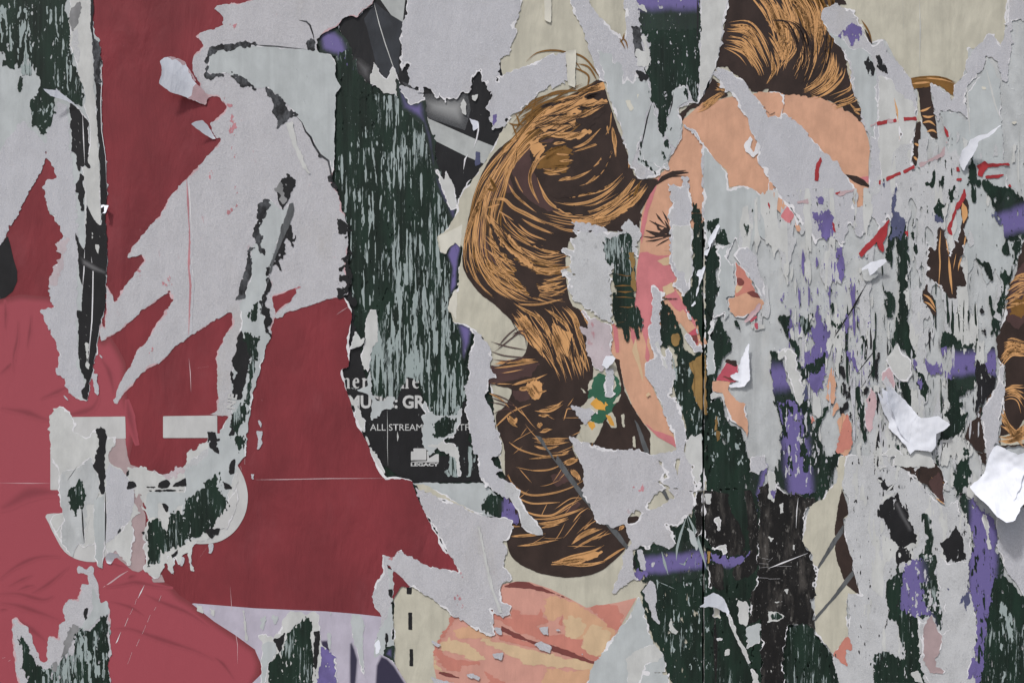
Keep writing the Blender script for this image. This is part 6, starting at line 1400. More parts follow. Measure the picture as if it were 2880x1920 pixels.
chips('spray_green', 18.6, [('31', '60,1200 170,1190 290,1290 320,1420 350,1640', '32', '380,-60 330,260 200,270 110,250 50,190 60,40', '31', '100,1400')], band=((2225, 1180, 2255, 1400), 36, 18))
sheet('paper_residue', 'pulp', 19.6, poly('31', '70,1180 280,1190 330,1420 360,1640', '32', '420,0 330,230 120,220 60,60', '31', '100,1400'), a=4, step=2.4, flake=(7, 30, .12, 0), kind='stuff', label='pale scuffs and flecks scattered over the tall purple gap', cat='paper residue')
sheet('paint_flakes', 'green', 19.4, poly('31', '70,1150 280,1190 330,1420 360,1640', '32', '420,0 330,260 120,240 60,60', '31', '100,1400'), a=4, step=2.4, flake=(16, 50, .24, 0), kind='stuff', parent=board_r)
sheet('paint_flakes', 'green', 19.6, poly('32', '1400,350 1560,440 1600,700 1560,1000 1500,1560 1420,1500 1390,900'), a=4, step=2.4, flake=(8, 40, .08, 0), kind='stuff', parent=board_r)
sheet('paint_flakes', 'pulp', 19.6, poly('32', '900,760 1165,700 1190,1180 1000,1100'), a=4, step=2.4, flake=(8, 22, .14, 0), kind='stuff', parent=board_r)
chips('slate_blue', 18.6, [('31', '250,1090 275,1130 280,1260 230,1260 235,1180')])
for s, lb in (('120,830 150,820 200,880 200,960 240,1090 230,1200 215,1250 170,1130 140,1040 110,950', 'pale tongue of paper between two purple painted gaps'),):
    scrap(lb, 'grey_light', 19.4, poly('31', s), a=5, rim=3, step=3)
scrap('peeled pale rag at the left end of the purple gap', 'grey_light', 19.4, poly('31', '10,825 40,815 75,850 125,820 100,900 75,910 60,850'), a=4, rim=3, step=3)
chips('green_thin', 18, [('31', '1205,715 1260,730 1330,780 1375,830 1280,835 1210,830 1190,940 1180,780'), ('31', '850,1050 960,1040 970,1150 1000,1290 950,1260 925,1180', ), ('31', '1000,930 1090,1060 1110,1100 1080,1190 1030,1120 1010,1010'), ('31', '1220,1040 1430,1020 1420,1130 1365,1110 1340,1200 1320,1290 1370,1270 1340,1420 1250,1450 1180,1480 1170,1568 1150,1520 1190,1380 1240,1340 1210,1290 1250,1240 1230,1110'), ('31', '580,1090 630,1100 650,1180 660,1310 680,1490 640,1450 600,1250'), ('31', '335,1320 400,1235 395,1310 340,1400 300,1410'), ('31', '1190,1180 1230,1240 1200,1230')])
chips('spray_green', 18.6, [('31', '1255,800 1420,800 1425,1100 1340,1120 1280,1120 1260,920')], band=((2660, 1026, 2760, 1020), 32, 16))
chips('spray_green', 18.6, [('31', '1500,870 1530,815 1565,830 1560,930 1575,1040 1530,1050 1500,960')], band=((2770, 1024, 2800, 1020), 36, 16))
chips('purple', 18.6, [('31', '1080,915 1110,940 1190,925 1180,990 1150,1020 1100,1010'), ('31', '975,900 1030,910 1040,940 1010,1000'), ('31', '1005,980 1030,990 1060,1100 1040,1110'), ('31', '1190,830 1230,830 1200,900 1180,1000'), ('31', '1215,990 1250,980 1270,1040 1220,1040')])
chips('black', 18, [('31', '495,870 520,940 530,1060 545,1100 520,1170 500,1170 505,1050 490,960'), ('31', '500,1210 555,1180 565,1240 500,1290'), ('31', '760,1310 775,1330 775,1450 750,1568 735,1550 745,1400'), ('31', '700,1420 720,1415 715,1480 700,1490'), ('31', '555,1240 590,1350 595,1400 580,1420'), ('31', '785,935 805,935 800,990 790,980'), ('31', '650,1110 690,1090 710,1100 690,1150 650,1160'), ('31', '540,1100 570,1070 560,1160 530,1200'), ('31', '1345,1160 1370,1100 1375,1160'), ('31', '735,870 755,870 740,1060 720,1110 730,950'), ('31', '895,955 905,955 905,1020 897,1010'), ('31', '970,955 990,950 985,980')])
chips('black', 19, [('31', '1435,910 1460,905 1490,960 1510,1010 1575,1045 1540,1130 1470,1220 1415,1285 1425,1180 1440,1090 1425,1000')], a=3)
chips('green_thin', 18, [('31', '1160,1370 1180,1400 1170,1640 1150,1640'), ('31', '870,1490 900,1480 920,1568 860,1568'), ('31', '980,1490 1010,1568 960,1568'), ('31', '1340,1500 1390,1520 1390,1568 1330,1568'), ('31', '1370,560 1390,600 1380,670 1360,620'), ('31', '280,350 290,360 288,410 282,400'), ('31', '605,560 625,560 620,590 605,585'), ('31', '240,420 255,425 245,438'), ('31', '975,350 985,350 980,380 968,370'), ('31', '1000,165 1030,170 1030,195 1000,195')], a=4)
ribbons('cracks', 'black', 19, [(T('31', s), w) for s, w in (('450,760 500,680 560,590 620,480 680,380', 4), ('455,740 520,650 600,530 655,425', 3), ('610,1000 680,910 750,820', 3.5), ('640,1100 700,1010 750,930', 3.5), ('470,370 460,460', 2.5), ('520,1230 500,1400', 4), ('1100,1290 1140,1160', 3), ('1450,440 1430,530', 3), ('985,370 1060,240', 2))], parent=gr)
sheet('block_pattern', 'black', 18, poly('31', '1465,525 1480,525 1480,590 1492,600 1495,700 1500,740 1480,730 1475,640 1455,640 1455,600 1468,590'), a=6, ragged=2, step=2.6, parent=gr)
ribbons('small_specks', 'black', 18.4, [([(2160 + x / 2.45, 640 + y / 2.45), (2160 + (x + w) / 2.45, 640 + (y + 6) / 2.45)], 6) for x, y, w in ((1375, 545, 20), (1385, 560, 14), (1400, 600, 8), (1320, 615, 8), (1330, 640, 12), (1345, 670, 8), (1370, 640, 8), (1420, 650, 8), (1440, 700, 6), (1360, 700, 8), (1460, 690, 10), (1455, 660, 14), (1490, 690, 10))], parent=gr)
ribbons('small_specks', 'purple', 18.4, [([(2160 + x / 2.45, 640 + y / 2.45), (2160 + (x + 3) / 2.45, 640 + (y + h) / 2.45)], 4) for x, y, h in ((345, 370, 14), (395, 120, 20), (600, 500, 40), (590, 520, 20), (380, 450, 60), (385, 540, 40), (435, 900, 20), (660, 1020, 30), (535, 770, 14))], parent=gr)

# older prints that show on the grey
h1 = info(sheet('hair_poster', 'hair_dark', 18, poly('31', '1095,110 1140,150 1160,60 1180,-20 1195,20 1220,60 1250,180 1300,60 1340,-20 1350,60 1368,90 1340,180 1330,230 1355,380 1330,400 1300,410 1290,490 1250,470 1200,420 1170,400 1130,390 1100,340 1085,360 1090,250'), a=5, ragged=1.6, rim=2, step=3), 'dark piece of a hair print standing upright on the right grey paper', 'poster')
sheet('torn_piece', 'hair_dark', 18, poly('30', '1345,1350 1380,1420 1375,1500 1350,1568', '31', '1330,30 1320,0', '30', '1330,1500 1320,1420'), a=3, step=3, parent=h1)
sheet('torn_piece', 'hair_dark', 18, poly('31', '1090,380 1110,440 1140,500 1155,610 1120,580 1090,540 1065,510 1060,450'), a=4, step=3, parent=h1)
ribbons('hair_strokes', 'hair_light', 18.8, [(resample(T(c, s), 10), w) for c, s, w in (('31', '1185,20 1175,150 1180,250 1170,410', 4), ('31', '1240,200 1250,330 1265,460', 7), ('31', '1220,80 1240,190', 3), ('31', '1330,200 1310,260 1305,300', 4), ('31', '1065,460 1110,490 1150,560', 6), ('31', '1070,510 1110,530 1150,580', 5), ('30', '1335,1400 1350,1470 1340,1540', 16), ('30', '1330,1470 1360,1500', 10), ('31', '1355,60 1345,130', 4), ('31', '1290,180 1270,290', 2))], parent=h1, kind=None)
h2 = info(sheet('hair_poster', 'hair_dark', 18, poly('31', '1800,-20 1764,60 1735,190 1700,300 1670,370 1640,480 1620,640 1600,700 1580,760 1570,830 1590,940 1625,950 1620,1100 1610,1250 1590,1370 1580,1480 1610,1520 1800,1500'), a=4, rim=4, step=3.4), 'hair print with caramel strokes at the far right edge of the photograph', 'poster')
sheet('printed_hair_tone', 'hair_plum', 19, poly('31', '1700,300 1800,200 1800,600 1720,700 1640,640 1650,480'), a=3, step=4, parent=h2)
sheet('printed_hair_tone', 'hair_brown', 19.1, poly('31', '1660,500 1730,490 1800,440 1800,560 1740,620 1660,600'), a=5, step=4, parent=h2)
sheet('printed_hair_tone', 'cream', 19.1, poly('31', '1800,1260 1740,1340 1700,1420 1590,1430 1595,1500 1800,1490'), a=3, step=4, parent=h2)
S = []
for (a_, b_, n, w) in (('2830,800 2850,780 2870,770 2900,765', '2820,870 2850,860 2870,850 2900,850', 22, (3, 6)), ('2810,960 2840,950 2870,960 2900,970', '2810,1040 2840,1000 2870,1000 2900,1000', 26, (4, 9)),
                       ('2815,1090 2840,1080 2870,1080 2900,1075', '2815,1130 2840,1120 2860,1130 2870,1170', 12, (3, 6)), ('2815,1130 2830,1180 2850,1200 2880,1210', '2810,1200 2830,1210 2850,1230 2880,1260', 26, (3, 8)), ('2805,1220 2840,1225 2870,1200 2900,1170', '2805,1250 2840,1245 2870,1235 2900,1230', 22, (5, 11))):
    S += hair(a_, b_, n, w, (.35, .9), 3)
ribbons('hair_strokes', 'hair_light', 19.8, S, parent=h2)
scrap('long pale torn strip left of the far right hair print', 'pulp', 20, poly('31', '1590,950 1625,950 1622,1100 1610,1250 1592,1370 1580,1480 1550,1500 1570,1568 1510,1600 1480,1450 1460,1300 1500,1200 1560,1100 1575,1040'), a=4, rim=3, step=3.2)
sheet('torn_piece', 'hair_dark', 18.6, poly('31', '1420,1310 1460,1240 1470,1330 1500,1500 1480,1560 1430,1530 1340,1450 1380,1360'), a=4, step=3, parent=h2)
sheet('torn_piece', 'hair_dark', 18.6, poly('31', '1500,1180 1530,1130 1550,1110 1540,1190 1510,1260'), a=3, step=3, parent=h2)
ribbons('hair_strokes', 'hair_light', 19.2, [(T('31', '1505,1190 1510,1220 1515,1245'), 5), (T('31', '1530,1150 1520,1190'), 4)], parent=h2, kind=None)
h3 = info(sheet('hair_poster', 'hair_dark', 18, poly('32', '915,80 950,40 990,60 1010,120 1060,50 1110,25 1160,60 1190,100 1225,180 1205,210 1200,280 1218,340 1180,320 1120,250 1100,200 1060,190 1000,140 960,110'), a=5, rim=2, step=3), 'small brown diamond of hair print on grey at the lower right', 'poster')
sheet('printed_hair_tone', 'hair_plum', 18.8, poly('32', '1100,180 1170,120 1200,170 1200,290 1215,335 1150,280'), a=3, step=3, parent=h3)
ribbons('hair_strokes', 'hair_light', 19.2, [(T('32', s), 5) for s in ('1120,150 1160,170 1210,190', '1130,200 1170,205 1205,215', '1150,290 1180,310 1212,335', '1140,260 1180,300', '1170,140 1200,180')], parent=h3, kind=None)
chips('hair_dark', 18, [('32', '1440,-20 1500,-20 1490,60 1465,40')])

# torn face on the right poster
f2 = info(sheet('face_fragment', 'skin', 18, poly('21', '1530,225 1570,260 1640,360 1680,440 1730,520 1720,560 1650,590 1600,620 1540,620 1500,580 1480,480 1530,480 1540,400'), a=3, rim=3, step=3), 'torn drawing of a nose with dark nostril on grey', 'poster')
sheet('printed_nose', 'salmon', 18.8, poly('21', '1535,230 1600,300 1680,440 1600,450 1535,480 1545,380'), a=2, step=3, parent=f2)
sheet('printed_nostril', 'rose_brown', 19.2, smooth_poly(poly('21', '1545,350 1575,348 1598,375 1585,400 1555,395'), 3), a=1, step=3, parent=f2)
sheet('printed_nostril', 'rose_brown', 19.2, poly('21', '1615,450 1660,435 1690,450 1712,488 1650,480'), a=2, step=3, parent=f2)
sheet('printed_tone', 'skin_light', 19.2, smooth_poly(poly('21', '1545,400 1570,405 1590,400 1560,440 1540,450'), 3), a=1, step=3, parent=f2)
f3 = info(sheet('face_fragment', 'lips', 18, poly('21', '1470,930 1550,940 1565,1060 1500,1060 1405,1050 1430,1000'), a=3, rim=2, step=3), 'torn drawing of parted rose lips on grey', 'poster')
sheet('printed_lip', 'rose_brown', 19, poly('21', '1445,1022 1490,1030 1540,1045 1500,1048'), a=2, step=3, parent=f3)
sheet('printed_lip', 'hair_dark', 18.8, poly('21', '1470,905 1540,920 1540,945 1465,925'), a=3, step=3, parent=f3)
f4 = info(sheet('face_fragment', 'skin', 17.6, poly('21', '1385,1060 1420,1050 1500,1060 1490,1110 1540,1190 1600,1210 1620,1290 1630,1400 1620,1450 1590,1380 1500,1330 1475,1250 1450,1140 1380,1130'), a=3, rim=3, step=3), 'torn drawing of a chin and throat below rose lips', 'poster')
scrap('bright white torn flake right of the rose lips', 'white', 22, poly('21', '1565,960 1600,850 1625,800 1620,880 1628,960 1630,1050 1600,1100 1500,1105 1485,1085 1560,1060 1500,1020 1560,1000'), a=3, step=2.6, lift=.001, curl=[(1440 + 1570 / 2.45, 640 + 1000 / 2.45, 22, 0, .004, 1.2)])
scrap('blush curl of paper between drawn nose and lips', 'core_pink', 20, poly('21', '1620,600 1660,560 1700,515 1720,535 1680,600 1640,640 1600,650'), a=3, step=2.6, lift=.001)
chips('lips', 19.8, [('21', '1625,615 1680,600 1690,625 1640,650'), ('21', '1665,660 1690,655 1685,690')], a=4)
chips('skin', 18, [('31', '170,-20 220,-20 215,20 190,20'), ('31', '435,925 460,1000 470,1100 465,1170 440,1200 400,1180 405,1090 420,1000'), ('31', '430,1300 450,1240 470,1200 480,1240 450,1300'), ('31', '465,1330 520,1280 570,1350 580,1480 560,1540 520,1568 480,1540 490,1430')], a=4)
chips('salmon', 18.6, [('31', '480,1440 540,1280 575,1400 580,1480 560,1520 480,1550'), ('31', '295,1300 308,1325 298,1342'), ('32', '450,1370 520,1270 545,1245 560,1290 580,1300 575,1335 530,1330 520,1370 545,1450 490,1410')], a=4)
scrap('blush leaf-shaped scrap beside the big white scrap at right', 'core_pink', 19, poly('31', '700,1090 735,1140 745,1220 720,1380 700,1420 670,1370 660,1250'), a=4, rim=2, step=3)
scrap('blush pale shard above the big white scrap at right', 'core_pink', 19.4, poly('31', '830,940 860,1000 880,1080 870,1130 790,1080 770,1050 790,1000'), a=4, rim=2, step=3)
scrap('pale kite-shaped shard leaning over the green gap at right', 'grey_light', 19.4, poly('31', '890,795 920,860 980,910 990,1000 960,1060 900,1060 850,1000 815,930 825,880'), a=3, rim=3, step=3)

# strips right of the seam
chips('green', 17, [('21', '1330,-40 1420,-60 1400,60 1450,20 1510,110 1490,130 1400,110 1440,200 1450,280 1410,300 1420,400 1445,440 1410,470 1395,600 1370,640 1330,560 1325,300 1345,180 1390,120'), ('21', '1330,870 1380,740 1400,620 1440,600 1450,680 1500,760 1520,830 1480,860 1430,970 1410,1040 1375,1090 1360,1150 1345,1200'), ('21', '1370,1190 1440,1150 1460,1220 1480,1330 1560,1380 1600,1440 1620,1568', '22', '1640,40 1640,100 1600,240 1500,240 1345,230 1345,0', '21', '1345,1500')], board=board_r, a=5)
scrap('vertical pale strip of paper right of the board seam', 'grey', 18, poly('21', '1400,110 1450,130 1500,120 1480,200 1500,260 1530,240 1530,480 1480,480 1490,600 1470,620 1460,580 1400,620 1370,740 1400,960 1390,1000 1350,1010 1340,920 1345,720 1385,640 1400,480 1440,440 1420,320'), a=5, rim=3, step=3)
scrap('hooked pale paper above the torn nose drawing', 'pulp', 18.6, poly('21', '1520,190 1560,140 1620,140 1680,190 1700,280 1730,360 1740,500 1700,460 1660,370 1600,300 1545,230'), a=3, rim=4, step=3)
scrap('pale paper shelf under the torn chin drawing', 'grey_light', 18.6, poly('21', '1360,1150 1380,1130 1450,1140 1475,1260 1500,1340 1480,1340 1440,1170 1390,1180 1370,1200'), a=4, rim=2, step=3)
chips('green_thin', 18.6, [('21', '1510,620 1540,640 1570,650 1575,720 1540,680'), ('21', '1590,-20 1640,-20 1630,60 1600,40'), ('21', '1460,700 1500,760 1490,810 1450,740')], a=4)
bare('wood', 18.6, poly('21', '1395,1290 1420,1300 1415,1380 1395,1400'), board_r, a=4, step=2.6)
bare('wood', 18.6, poly('21', '1405,1400 1430,1400 1425,1460 1410,1470'), board_r, a=4, step=2.6)
residue('grey flecks on the dark board right of the seam', 18, poly('21', '1345,1200 1480,1300 1620,1500 1620,1700 1345,1640'), (10, 22, .10, 0))
# black ragged sheet, lower middle
bk = info(sheet('black_poster', 'black_worn', 17.2, poly('22', '1640,660 1610,690 1480,700 1450,650 1380,650 1360,600 1310,540 1265,560 1260,400 1250,330 1265,230 1340,245 1500,245 1500,330 1560,450 1610,560 1605,640', ), a=4, rim=4, step=3), 'worn black poster rag with pale rims over the seam below the neck', 'poster')
sheet('torn_piece', 'black_worn', 17.2, poly('22', '1345,740 1400,725 1445,740 1460,800 1460,920 1420,930 1350,910'), a=5, rim=3, step=3, parent=bk)
sheet('torn_piece', 'black_worn', 17.2, poly('22', '1520,890 1515,770 1600,720 1640,650 1600,240 1640,240 1690,400 1700,560 1690,700 1690,780 1640,830 1570,860'), a=4, rim=3, step=3, parent=bk)
bk2 = info(sheet('black_poster', 'black_worn', 18, poly('22', '1700,230 1764,180', '32', '0,190 60,195 115,255 180,262 330,300 285,330 270,360 250,430 245,520 225,590 250,620 290,670 300,740 340,790 320,870 320,950 300,1000 310,1100 320,1190 250,1160 130,1160 120,1300 110,1400 115,1640 -20,1640', '22', '1700,1640 1720,1300 1710,1130 1620,1160 1640,1000 1680,860 1690,780 1700,560'), a=5, ragged=1.5, rim=3, step=3.4), 'wide worn black sheet with pale scratches at the bottom right of the seam', 'poster')
ribbons('scratches', 'core', 19, [(T('22', s), w) for s, w in (('1720,705 1764,712', 4), ('1700,740 1764,745', 3), ('1710,770 1764,765', 3), ('1690,838 1764,842', 4))] + [(T('32', s), w) for s, w in (('0,775 90,740 270,670', 4), ('40,760 160,760', 3), ('0,848 80,845', 4), ('205,290 195,380 190,500', 3), ('0,730 30,700', 3))], parent=bk2, kind='stuff')
for s in ('75,335 100,325 105,395 80,400', '160,605 185,610 180,660 165,640', '5,565 35,570 20,585', '30,1005 90,1000 60,1015', '115,925 130,920 128,955', '10,1460 30,1480 20,1520 8,1500'):
    sheet('pale_fleck', 'grey_light', 19, poly('32', s), a=4, step=2.6, parent=bk2)
bare('green_half', 19, poly('32', '0,1085 60,1080 120,1100 60,1140 10,1130'), board_r, a=5, step=3)
scrap('tiny pale frame of paper round a green spot on the black sheet', 'grey_light', 18.7, poly('32', '0,1075 60,1072 122,1098 60,1148 5,1140'), a=4, step=3)
bare('green_half', 19, poly('32', '135,1170 250,1160 320,1190 325,1240 400,1320 450,1380 500,1640 110,1640 110,1400 140,1330'), board_r, a=6)
scrap('small purple-tipped pennant of paper on the black sheet', 'grey_light', 19, poly('32', '0,110 50,120 60,230 45,260 38,330 0,280'), a=3, rim=2, step=3)
bare('purple', 19.8, poly('32', '5,235 55,235 50,280 38,325 10,270'), board_r, a=2, step=2.6)
bare('green_thin', 17, poly('22', '1390,940 1560,1000 1620,1160 1600,1240 1640,1400 1720,1640 1390,1640 1380,1100'), board_r, a=5)
bare('green', 16.8, poly('22', '1345,240 1720,200 1720,1640 1380,1640'), board_r, a=3)
bare('spray_green', 17, poly('22', '1600,80 1764,60 1740,160 1700,330 1690,400 1680,280 1600,240'), board_r, a=4, band=((2158, 1320, 2128, 1450), 14, 9))
bare('spray_green', 17, poly('22', '1365,660 1460,690 1480,700 1610,690 1640,660 1600,720 1515,780 1480,840 1460,760 1365,720'), board_r, a=3, band=((1990, 1562, 2110, 1562), 30, 12))
for mt, s, lb in (('pulp', '1630,0 1740,0 1745,80 1690,120 1640,110', 'pale scrap above the purple stroke right of the seam'), ('grey_light', '1545,980 1600,1000 1640,1040 1615,1180 1570,1150 1560,1060', 'pale scrap hanging beside the wide black sheet'), ('grey', '1610,1180 1710,1140 1710,1200 1700,1290 1620,1320', 'pale smeared scrap on the edge of the wide black sheet'), ('grey_light', '1405,1255 1445,1260 1440,1275 1412,1272', 'tiny white scrap on green right of the seam'), ('grey_light', '1465,1330 1500,1330 1500,1370 1460,1380', 'jagged white scrap on green right of the seam, low down'), ('grey_light', '1650,1470 1700,1500 1710,1568 1660,1620', 'pale rag at the bottom beside the wide black sheet'),
                  ('grey_light', '1330,270 1365,275 1365,325 1345,330', 'small white scrap at the head of the worn black rag'), ('grey_light', '1400,430 1425,420 1440,500 1420,515', 'white drip in the middle of the worn black rag'), ('grey_light', '1370,640 1470,610 1475,660 1450,690 1440,650', 'white hooked scrap at the foot of the worn black rag'), ('cream_pale', '1380,1040 1430,1050 1425,1110 1395,1100', 'cream tab under the white flap beside the seam')):
    scrap(lb, mt, 19, poly('22', s), a=5, rim=2, step=2.8)
scrap('thin green and white ribbon curling from the seam to the bottom', 'grey_light', 19.4, poly('22', '1480,1090 1500,1090 1540,1200 1560,1260 1600,1320 1640,1420 1625,1430 1580,1340 1530,1240', ), a=3, rim=2, step=2.6, lift=.001)
scrap('white torn flap curling off the board seam', 'white', 24, poly('22', '1280,1025 1310,1000 1310,960 1380,935 1440,965 1475,1020 1495,1095 1470,1075 1410,1045 1360,1030 1320,1032'), a=2.5, step=2.6, curl=[(1440 + 1480 / 2.45, 1280 + 1080 / 2.45, -70, -20, .012, 1.1)])
ribbons('board_checks', 'black_worn', 18.4, [(T('22', s), w) for s, w in (('1395,1100 1400,1300 1402,1600', 12), ('1420,1130 1415,1250', 6))], parent=board_r)

# lower right grey field: pulp, black windows, purple spray
lp = scrap('wide grey pulp field with black and purple gaps at the lower right', 'pulp_mottled', 16.5, poly('32', '480,0 740,0 870,80 940,90 1060,200 1180,330 1218,350 1300,300 1310,380 1370,470 1400,500 1390,700 1370,750 1380,1000 1430,1130 1430,1500 1410,1640 450,1640 440,1400 545,1250 550,1150 540,900 640,960 590,850 550,700 520,550 520,420 550,300 500,200'), a=4, ragged=1.4, rim=3, step=4)
cr = info(sheet('cream_poster', 'cream', 17.4, poly('31', '480,1568 545,1568', '32', '545,0 500,200 540,330 545,420 520,440 520,560 570,700 600,850 640,970 540,940 545,1100 550,1240 450,1370 330,1230 318,1150 318,1000 320,870 340,790 300,740 300,680 232,600 250,440 285,350 380,300 400,230 470,190'), a=3, rim=3, step=3.4), 'narrow cream poster strip with a brown arc and two grey straps', 'poster')
sheet('printed_arc', 'hair_dark', 18.2, poly('32', '505,230 545,330 550,400 520,430 520,540 560,680 585,720 580,780 630,960 600,940 540,890 490,780 460,650 455,500 475,370'), a=2, step=3, parent=cr)
for s in ('518,470 515,530 440,640 345,780 335,770 440,580', '585,780 590,820 480,960 320,1140 318,1110 440,970 520,860'):
    sheet('printed_strap', 'strap', 18.6, poly('32', s), a=1, step=3, parent=cr)
chips('black', 18, [('32', '760,350 800,310 890,250 930,330 975,430 1005,520 1018,610 980,650 990,720 890,750 870,660 900,640 840,580 830,520 800,460 755,410'), ('32', '740,145 815,148 820,200 860,190 880,240 800,260 770,210'), ('32', '1170,600 1220,560 1285,485 1330,540 1350,640 1362,720 1290,740 1240,735 1200,660'), ('32', '740,0 765,0 755,60 745,40'), ('32', '715,90 730,80 725,130')], a=6)
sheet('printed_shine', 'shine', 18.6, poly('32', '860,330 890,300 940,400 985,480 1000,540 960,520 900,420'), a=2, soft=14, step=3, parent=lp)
ribbons('torn_lines', 'grey_light', 19, [(T('32', '775,330 800,290 880,255'), 12), (T('32', '800,260 840,220 870,190'), 6), (T('32', '930,635 960,625 1000,600'), 7), (T('32', '968,650 970,700'), 6)], parent=lp)
for s in ('950,620 990,600 1012,610 1000,640 960,660', '890,660 912,670 905,700', '740,150 800,180 760,185'):
    sheet('pale_fleck', 'grey_light', 19, poly('32', s), a=4, step=2.6, parent=lp)
chips('green_thin', 18, [('32', '1040,395 1080,395 1110,430 1140,560 1120,690 1060,690 1080,560'), ('32', '1290,60 1390,0 1400,130 1350,230 1290,290'), ('32', '1305,310 1350,230 1380,300 1370,430 1340,400')], a=6)
chips('spray_green', 18.2, [('32', '1310,300 1400,290 1480,380 1560,440 1580,580 1560,650 1600,700 1620,800 1600,840 1640,1640 1420,1640 1430,1130 1380,1000 1375,750 1400,650 1405,500 1370,450')], band=((2765, 1440, 2752, 1920), 40, 14), a=5)
chips('green_third', 18.8, [('32', '1540,840 1620,820 1700,900 1780,1000 1780,1640 1440,1640 1470,1480 1490,1200 1520,1000')], a=6)
chips('green_third', 18, [('32', '980,760 1050,690 1165,690 1155,800 1170,950 1200,1100 1195,1215 1110,1080 1060,1150 1030,1110 1040,1300 1050,1420 1080,1568 1110,1640 720,1640 710,1440 735,1380 790,1330 870,1370 930,1390 920,1280 880,1150 810,1120 800,920 830,850 900,790')], a=7)
chips('spray_green', 18.6, [('32', '930,760 990,720 1160,710 1155,850 1050,880 1060,1000 1160,1100 1200,1215 1110,1090 1000,1120 920,1050 900,950')], band=((2545, 1560, 2580, 1750), 44, 20), a=5)
chips('purple', 18.6, [('32', '1420,1160 1440,1140 1450,1300 1440,1480 1390,1568 1340,1500 1330,1420 1400,1380')], a=8)
scrap('tall pale pulp tongue between two purple painted strips', 'pulp_mottled', 19.2, poly('32', '1150,800 1180,690 1230,740 1360,735 1375,830 1360,900 1390,1000 1430,1130 1430,1250 1400,1400 1380,1500 1340,1640 1100,1640 1080,1500 1030,1410 1060,1350 1040,1200 1030,1120 1065,1150 1125,1090 1150,1180 1195,1220 1240,1190 1210,1100 1215,1030 1190,960'), a=5, rim=3, step=3.4)
sg2 = scrap('folded grey-white wedge standing on the lowest purple gap', 'mauve', 20.4, poly('32', '1070,1160 1125,1085 1150,1190 1195,1230 1190,1330 1150,1390 1150,1450 1220,1480 1200,1500 1110,1490 1070,1400 1050,1340'), a=4, rim=3, step=3, lift=.0012)
chips('slate_blue', 20, [('32', '1330,960 1370,950 1390,1000 1360,1110 1330,1100 1350,1010 1300,1030'), ('32', '1205,900 1225,890 1220,920')], a=6)
scrap('grey torn sheet at the right edge below the big white scraps', 'pulp', 18.6, poly('32', '1700,340 1780,330 1780,1010 1700,880 1640,810 1610,700 1560,620 1585,560 1560,440 1640,430'), a=4, rim=3, step=3.4)
scrap('narrow pale ribbon on the purple strip at the lower right', 'grey_light', 20, poly('32', '1475,400 1500,430 1520,520 1530,640 1510,640 1490,520'), a=4, rim=2, step=3)
residue('pale streak of paper on the green board at the bottom right corner', 19.6, poly('32', '1600,1000 1660,1060 1680,1200 1660,1400 1600,1600 1580,1300'), (9, 50, .35, 0))
scrap('pale chip under the lowest green gap, right of the black hole', 'grey_light', 19.4, poly('32', '985,1490 1030,1480 1060,1560 1010,1540'), a=5, step=3)
ribbons('paper_wrinkles', 'grey_light', 17.6, [(T('32', s), w) for s, w in (('700,350 690,500 720,620', 7), ('600,500 620,620', 5), ('640,160 670,150', 8), ('1130,240 1200,400 1220,440', 4), ('700,1050 690,1300', 6), ('590,1000 610,1200', 4))], parent=lp)

# ------------------------------------------------------------------ the big curled white scraps at right
CW = [(2160 + 900 / 2.45, 640 + 1300 / 2.45, 90, -40, .010, 1.3), (2160 + 820 / 2.45, 640 + 1350 / 2.45, -60, -30, .008, 1.2)]
w1 = scrap('large folded white scrap hanging over green gaps at right', 'white', 26, poly('31', '758,1085 800,1120 850,1130 920,1180 960,1230 1040,1305 1150,1295 1228,1350 1190,1390 1140,1420 1145,1500 1110,1540 1000,1530 970,1568 950,1520 890,1440 820,1375 830,1340 790,1270 750,1170 730,1120 780,1180'), a=2, step=2.8, curl=CW, pinch=.004)
sheet('fold', 'white', 27.6, poly('31', '790,1070 870,1130 925,1180 1020,1290 980,1340 960,1480 900,1420 860,1300 800,1180'), a=2, step=2.8, curl=CW + [(2160 + 960 / 2.45, 640 + 1400 / 2.45, -50, 0, .006, 1.2)], pinch=.004, parent=w1)
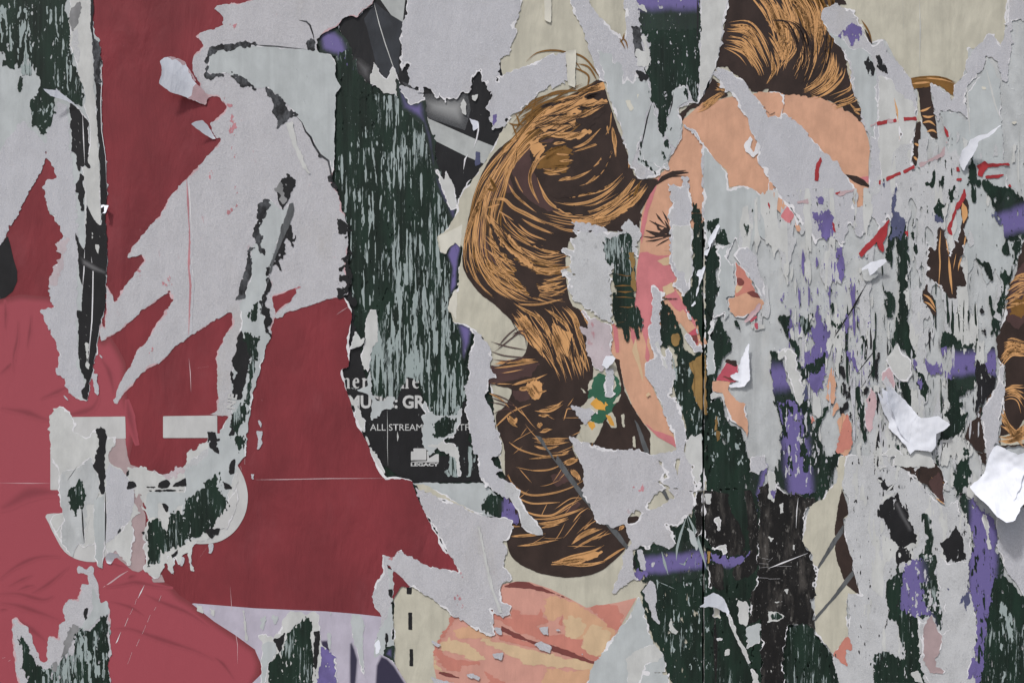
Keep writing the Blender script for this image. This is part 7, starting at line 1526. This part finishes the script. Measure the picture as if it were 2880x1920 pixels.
sheet('fold', 'core', 27.2, poly('31', '770,1050 800,1020 870,1120 900,1170 850,1130 800,1120'), a=3, step=2.8, curl=CW, parent=w1)
scrap('little white tube of rolled paper beside the red scrawl', 'white', 24, poly('31', '640,280 700,240 790,215 805,240 740,290 700,330 650,330'), a=2, step=2.6, curl=[(2160 + 650 / 2.45, 640 + 320 / 2.45, 50, -26, .008, 1)])
scrap('wet crumpled ball of paper under the little white tube', 'grey_old', 23, smooth_poly(poly('31', '645,300 700,290 745,310 730,345 680,365 650,350'), 3), a=3, step=2.6, pinch=.006)
sheet('ochre_core', 'wood', 25, poly('31', '675,310 720,305 725,330 690,345'), a=5, step=2.6, parent=h1)
w2 = scrap('biggest curled white scrap at the right edge, hanging off the wall', 'white', 28, poly('32', '1520,-20 1560,-75', '31', '1570,1495 1700,1555', '32', '1780,-30 1780,250 1690,340 1640,425 1580,440 1530,410 1480,340 1400,260 1370,210 1480,120 1500,40'), a=2, step=3, curl=[(2160 + 1600 / 2.45, 1280 + 60 / 2.45, 0, 100, .016, 1.4), (2160 + 1560 / 2.45, 1280, 60, -10, .006, 1.2)], pinch=.006)
sheet('fold', 'white', 29.2, poly('31', '1575,1500 1700,1555', '32', '1780,-30 1780,60 1720,140 1700,220 1650,300 1600,160 1520,60 1520,0'), a=2, step=3, curl=[(2160 + 1600 / 2.45, 1280 + 60 / 2.45, 0, 100, .016, 1.4), (2160 + 1560 / 2.45, 1280, 60, -10, .010, 1.2)], pinch=.006, parent=w2)
chips('hair_dark', 27, [('32', '1690,240 1720,215 1730,235 1700,250'), ('32', '1740,330 1780,290 1780,370 1750,360')], a=3)
scrap('crumpled pale rag above the black hole in the lower right pulp', 'grey_light', 20, poly('31', '860,1500 950,1568 1000,1530 1120,1540 1140,1640 760,1640', '32', '760,120 800,80 850,60 860,10 770,0'), a=5, rim=2, step=3)
text_part('71', 2160 + 1200 / 2.45, 640 + 1510 / 2.45, 12, 'black', 19.2, gr, bold=.02, name='lettering')
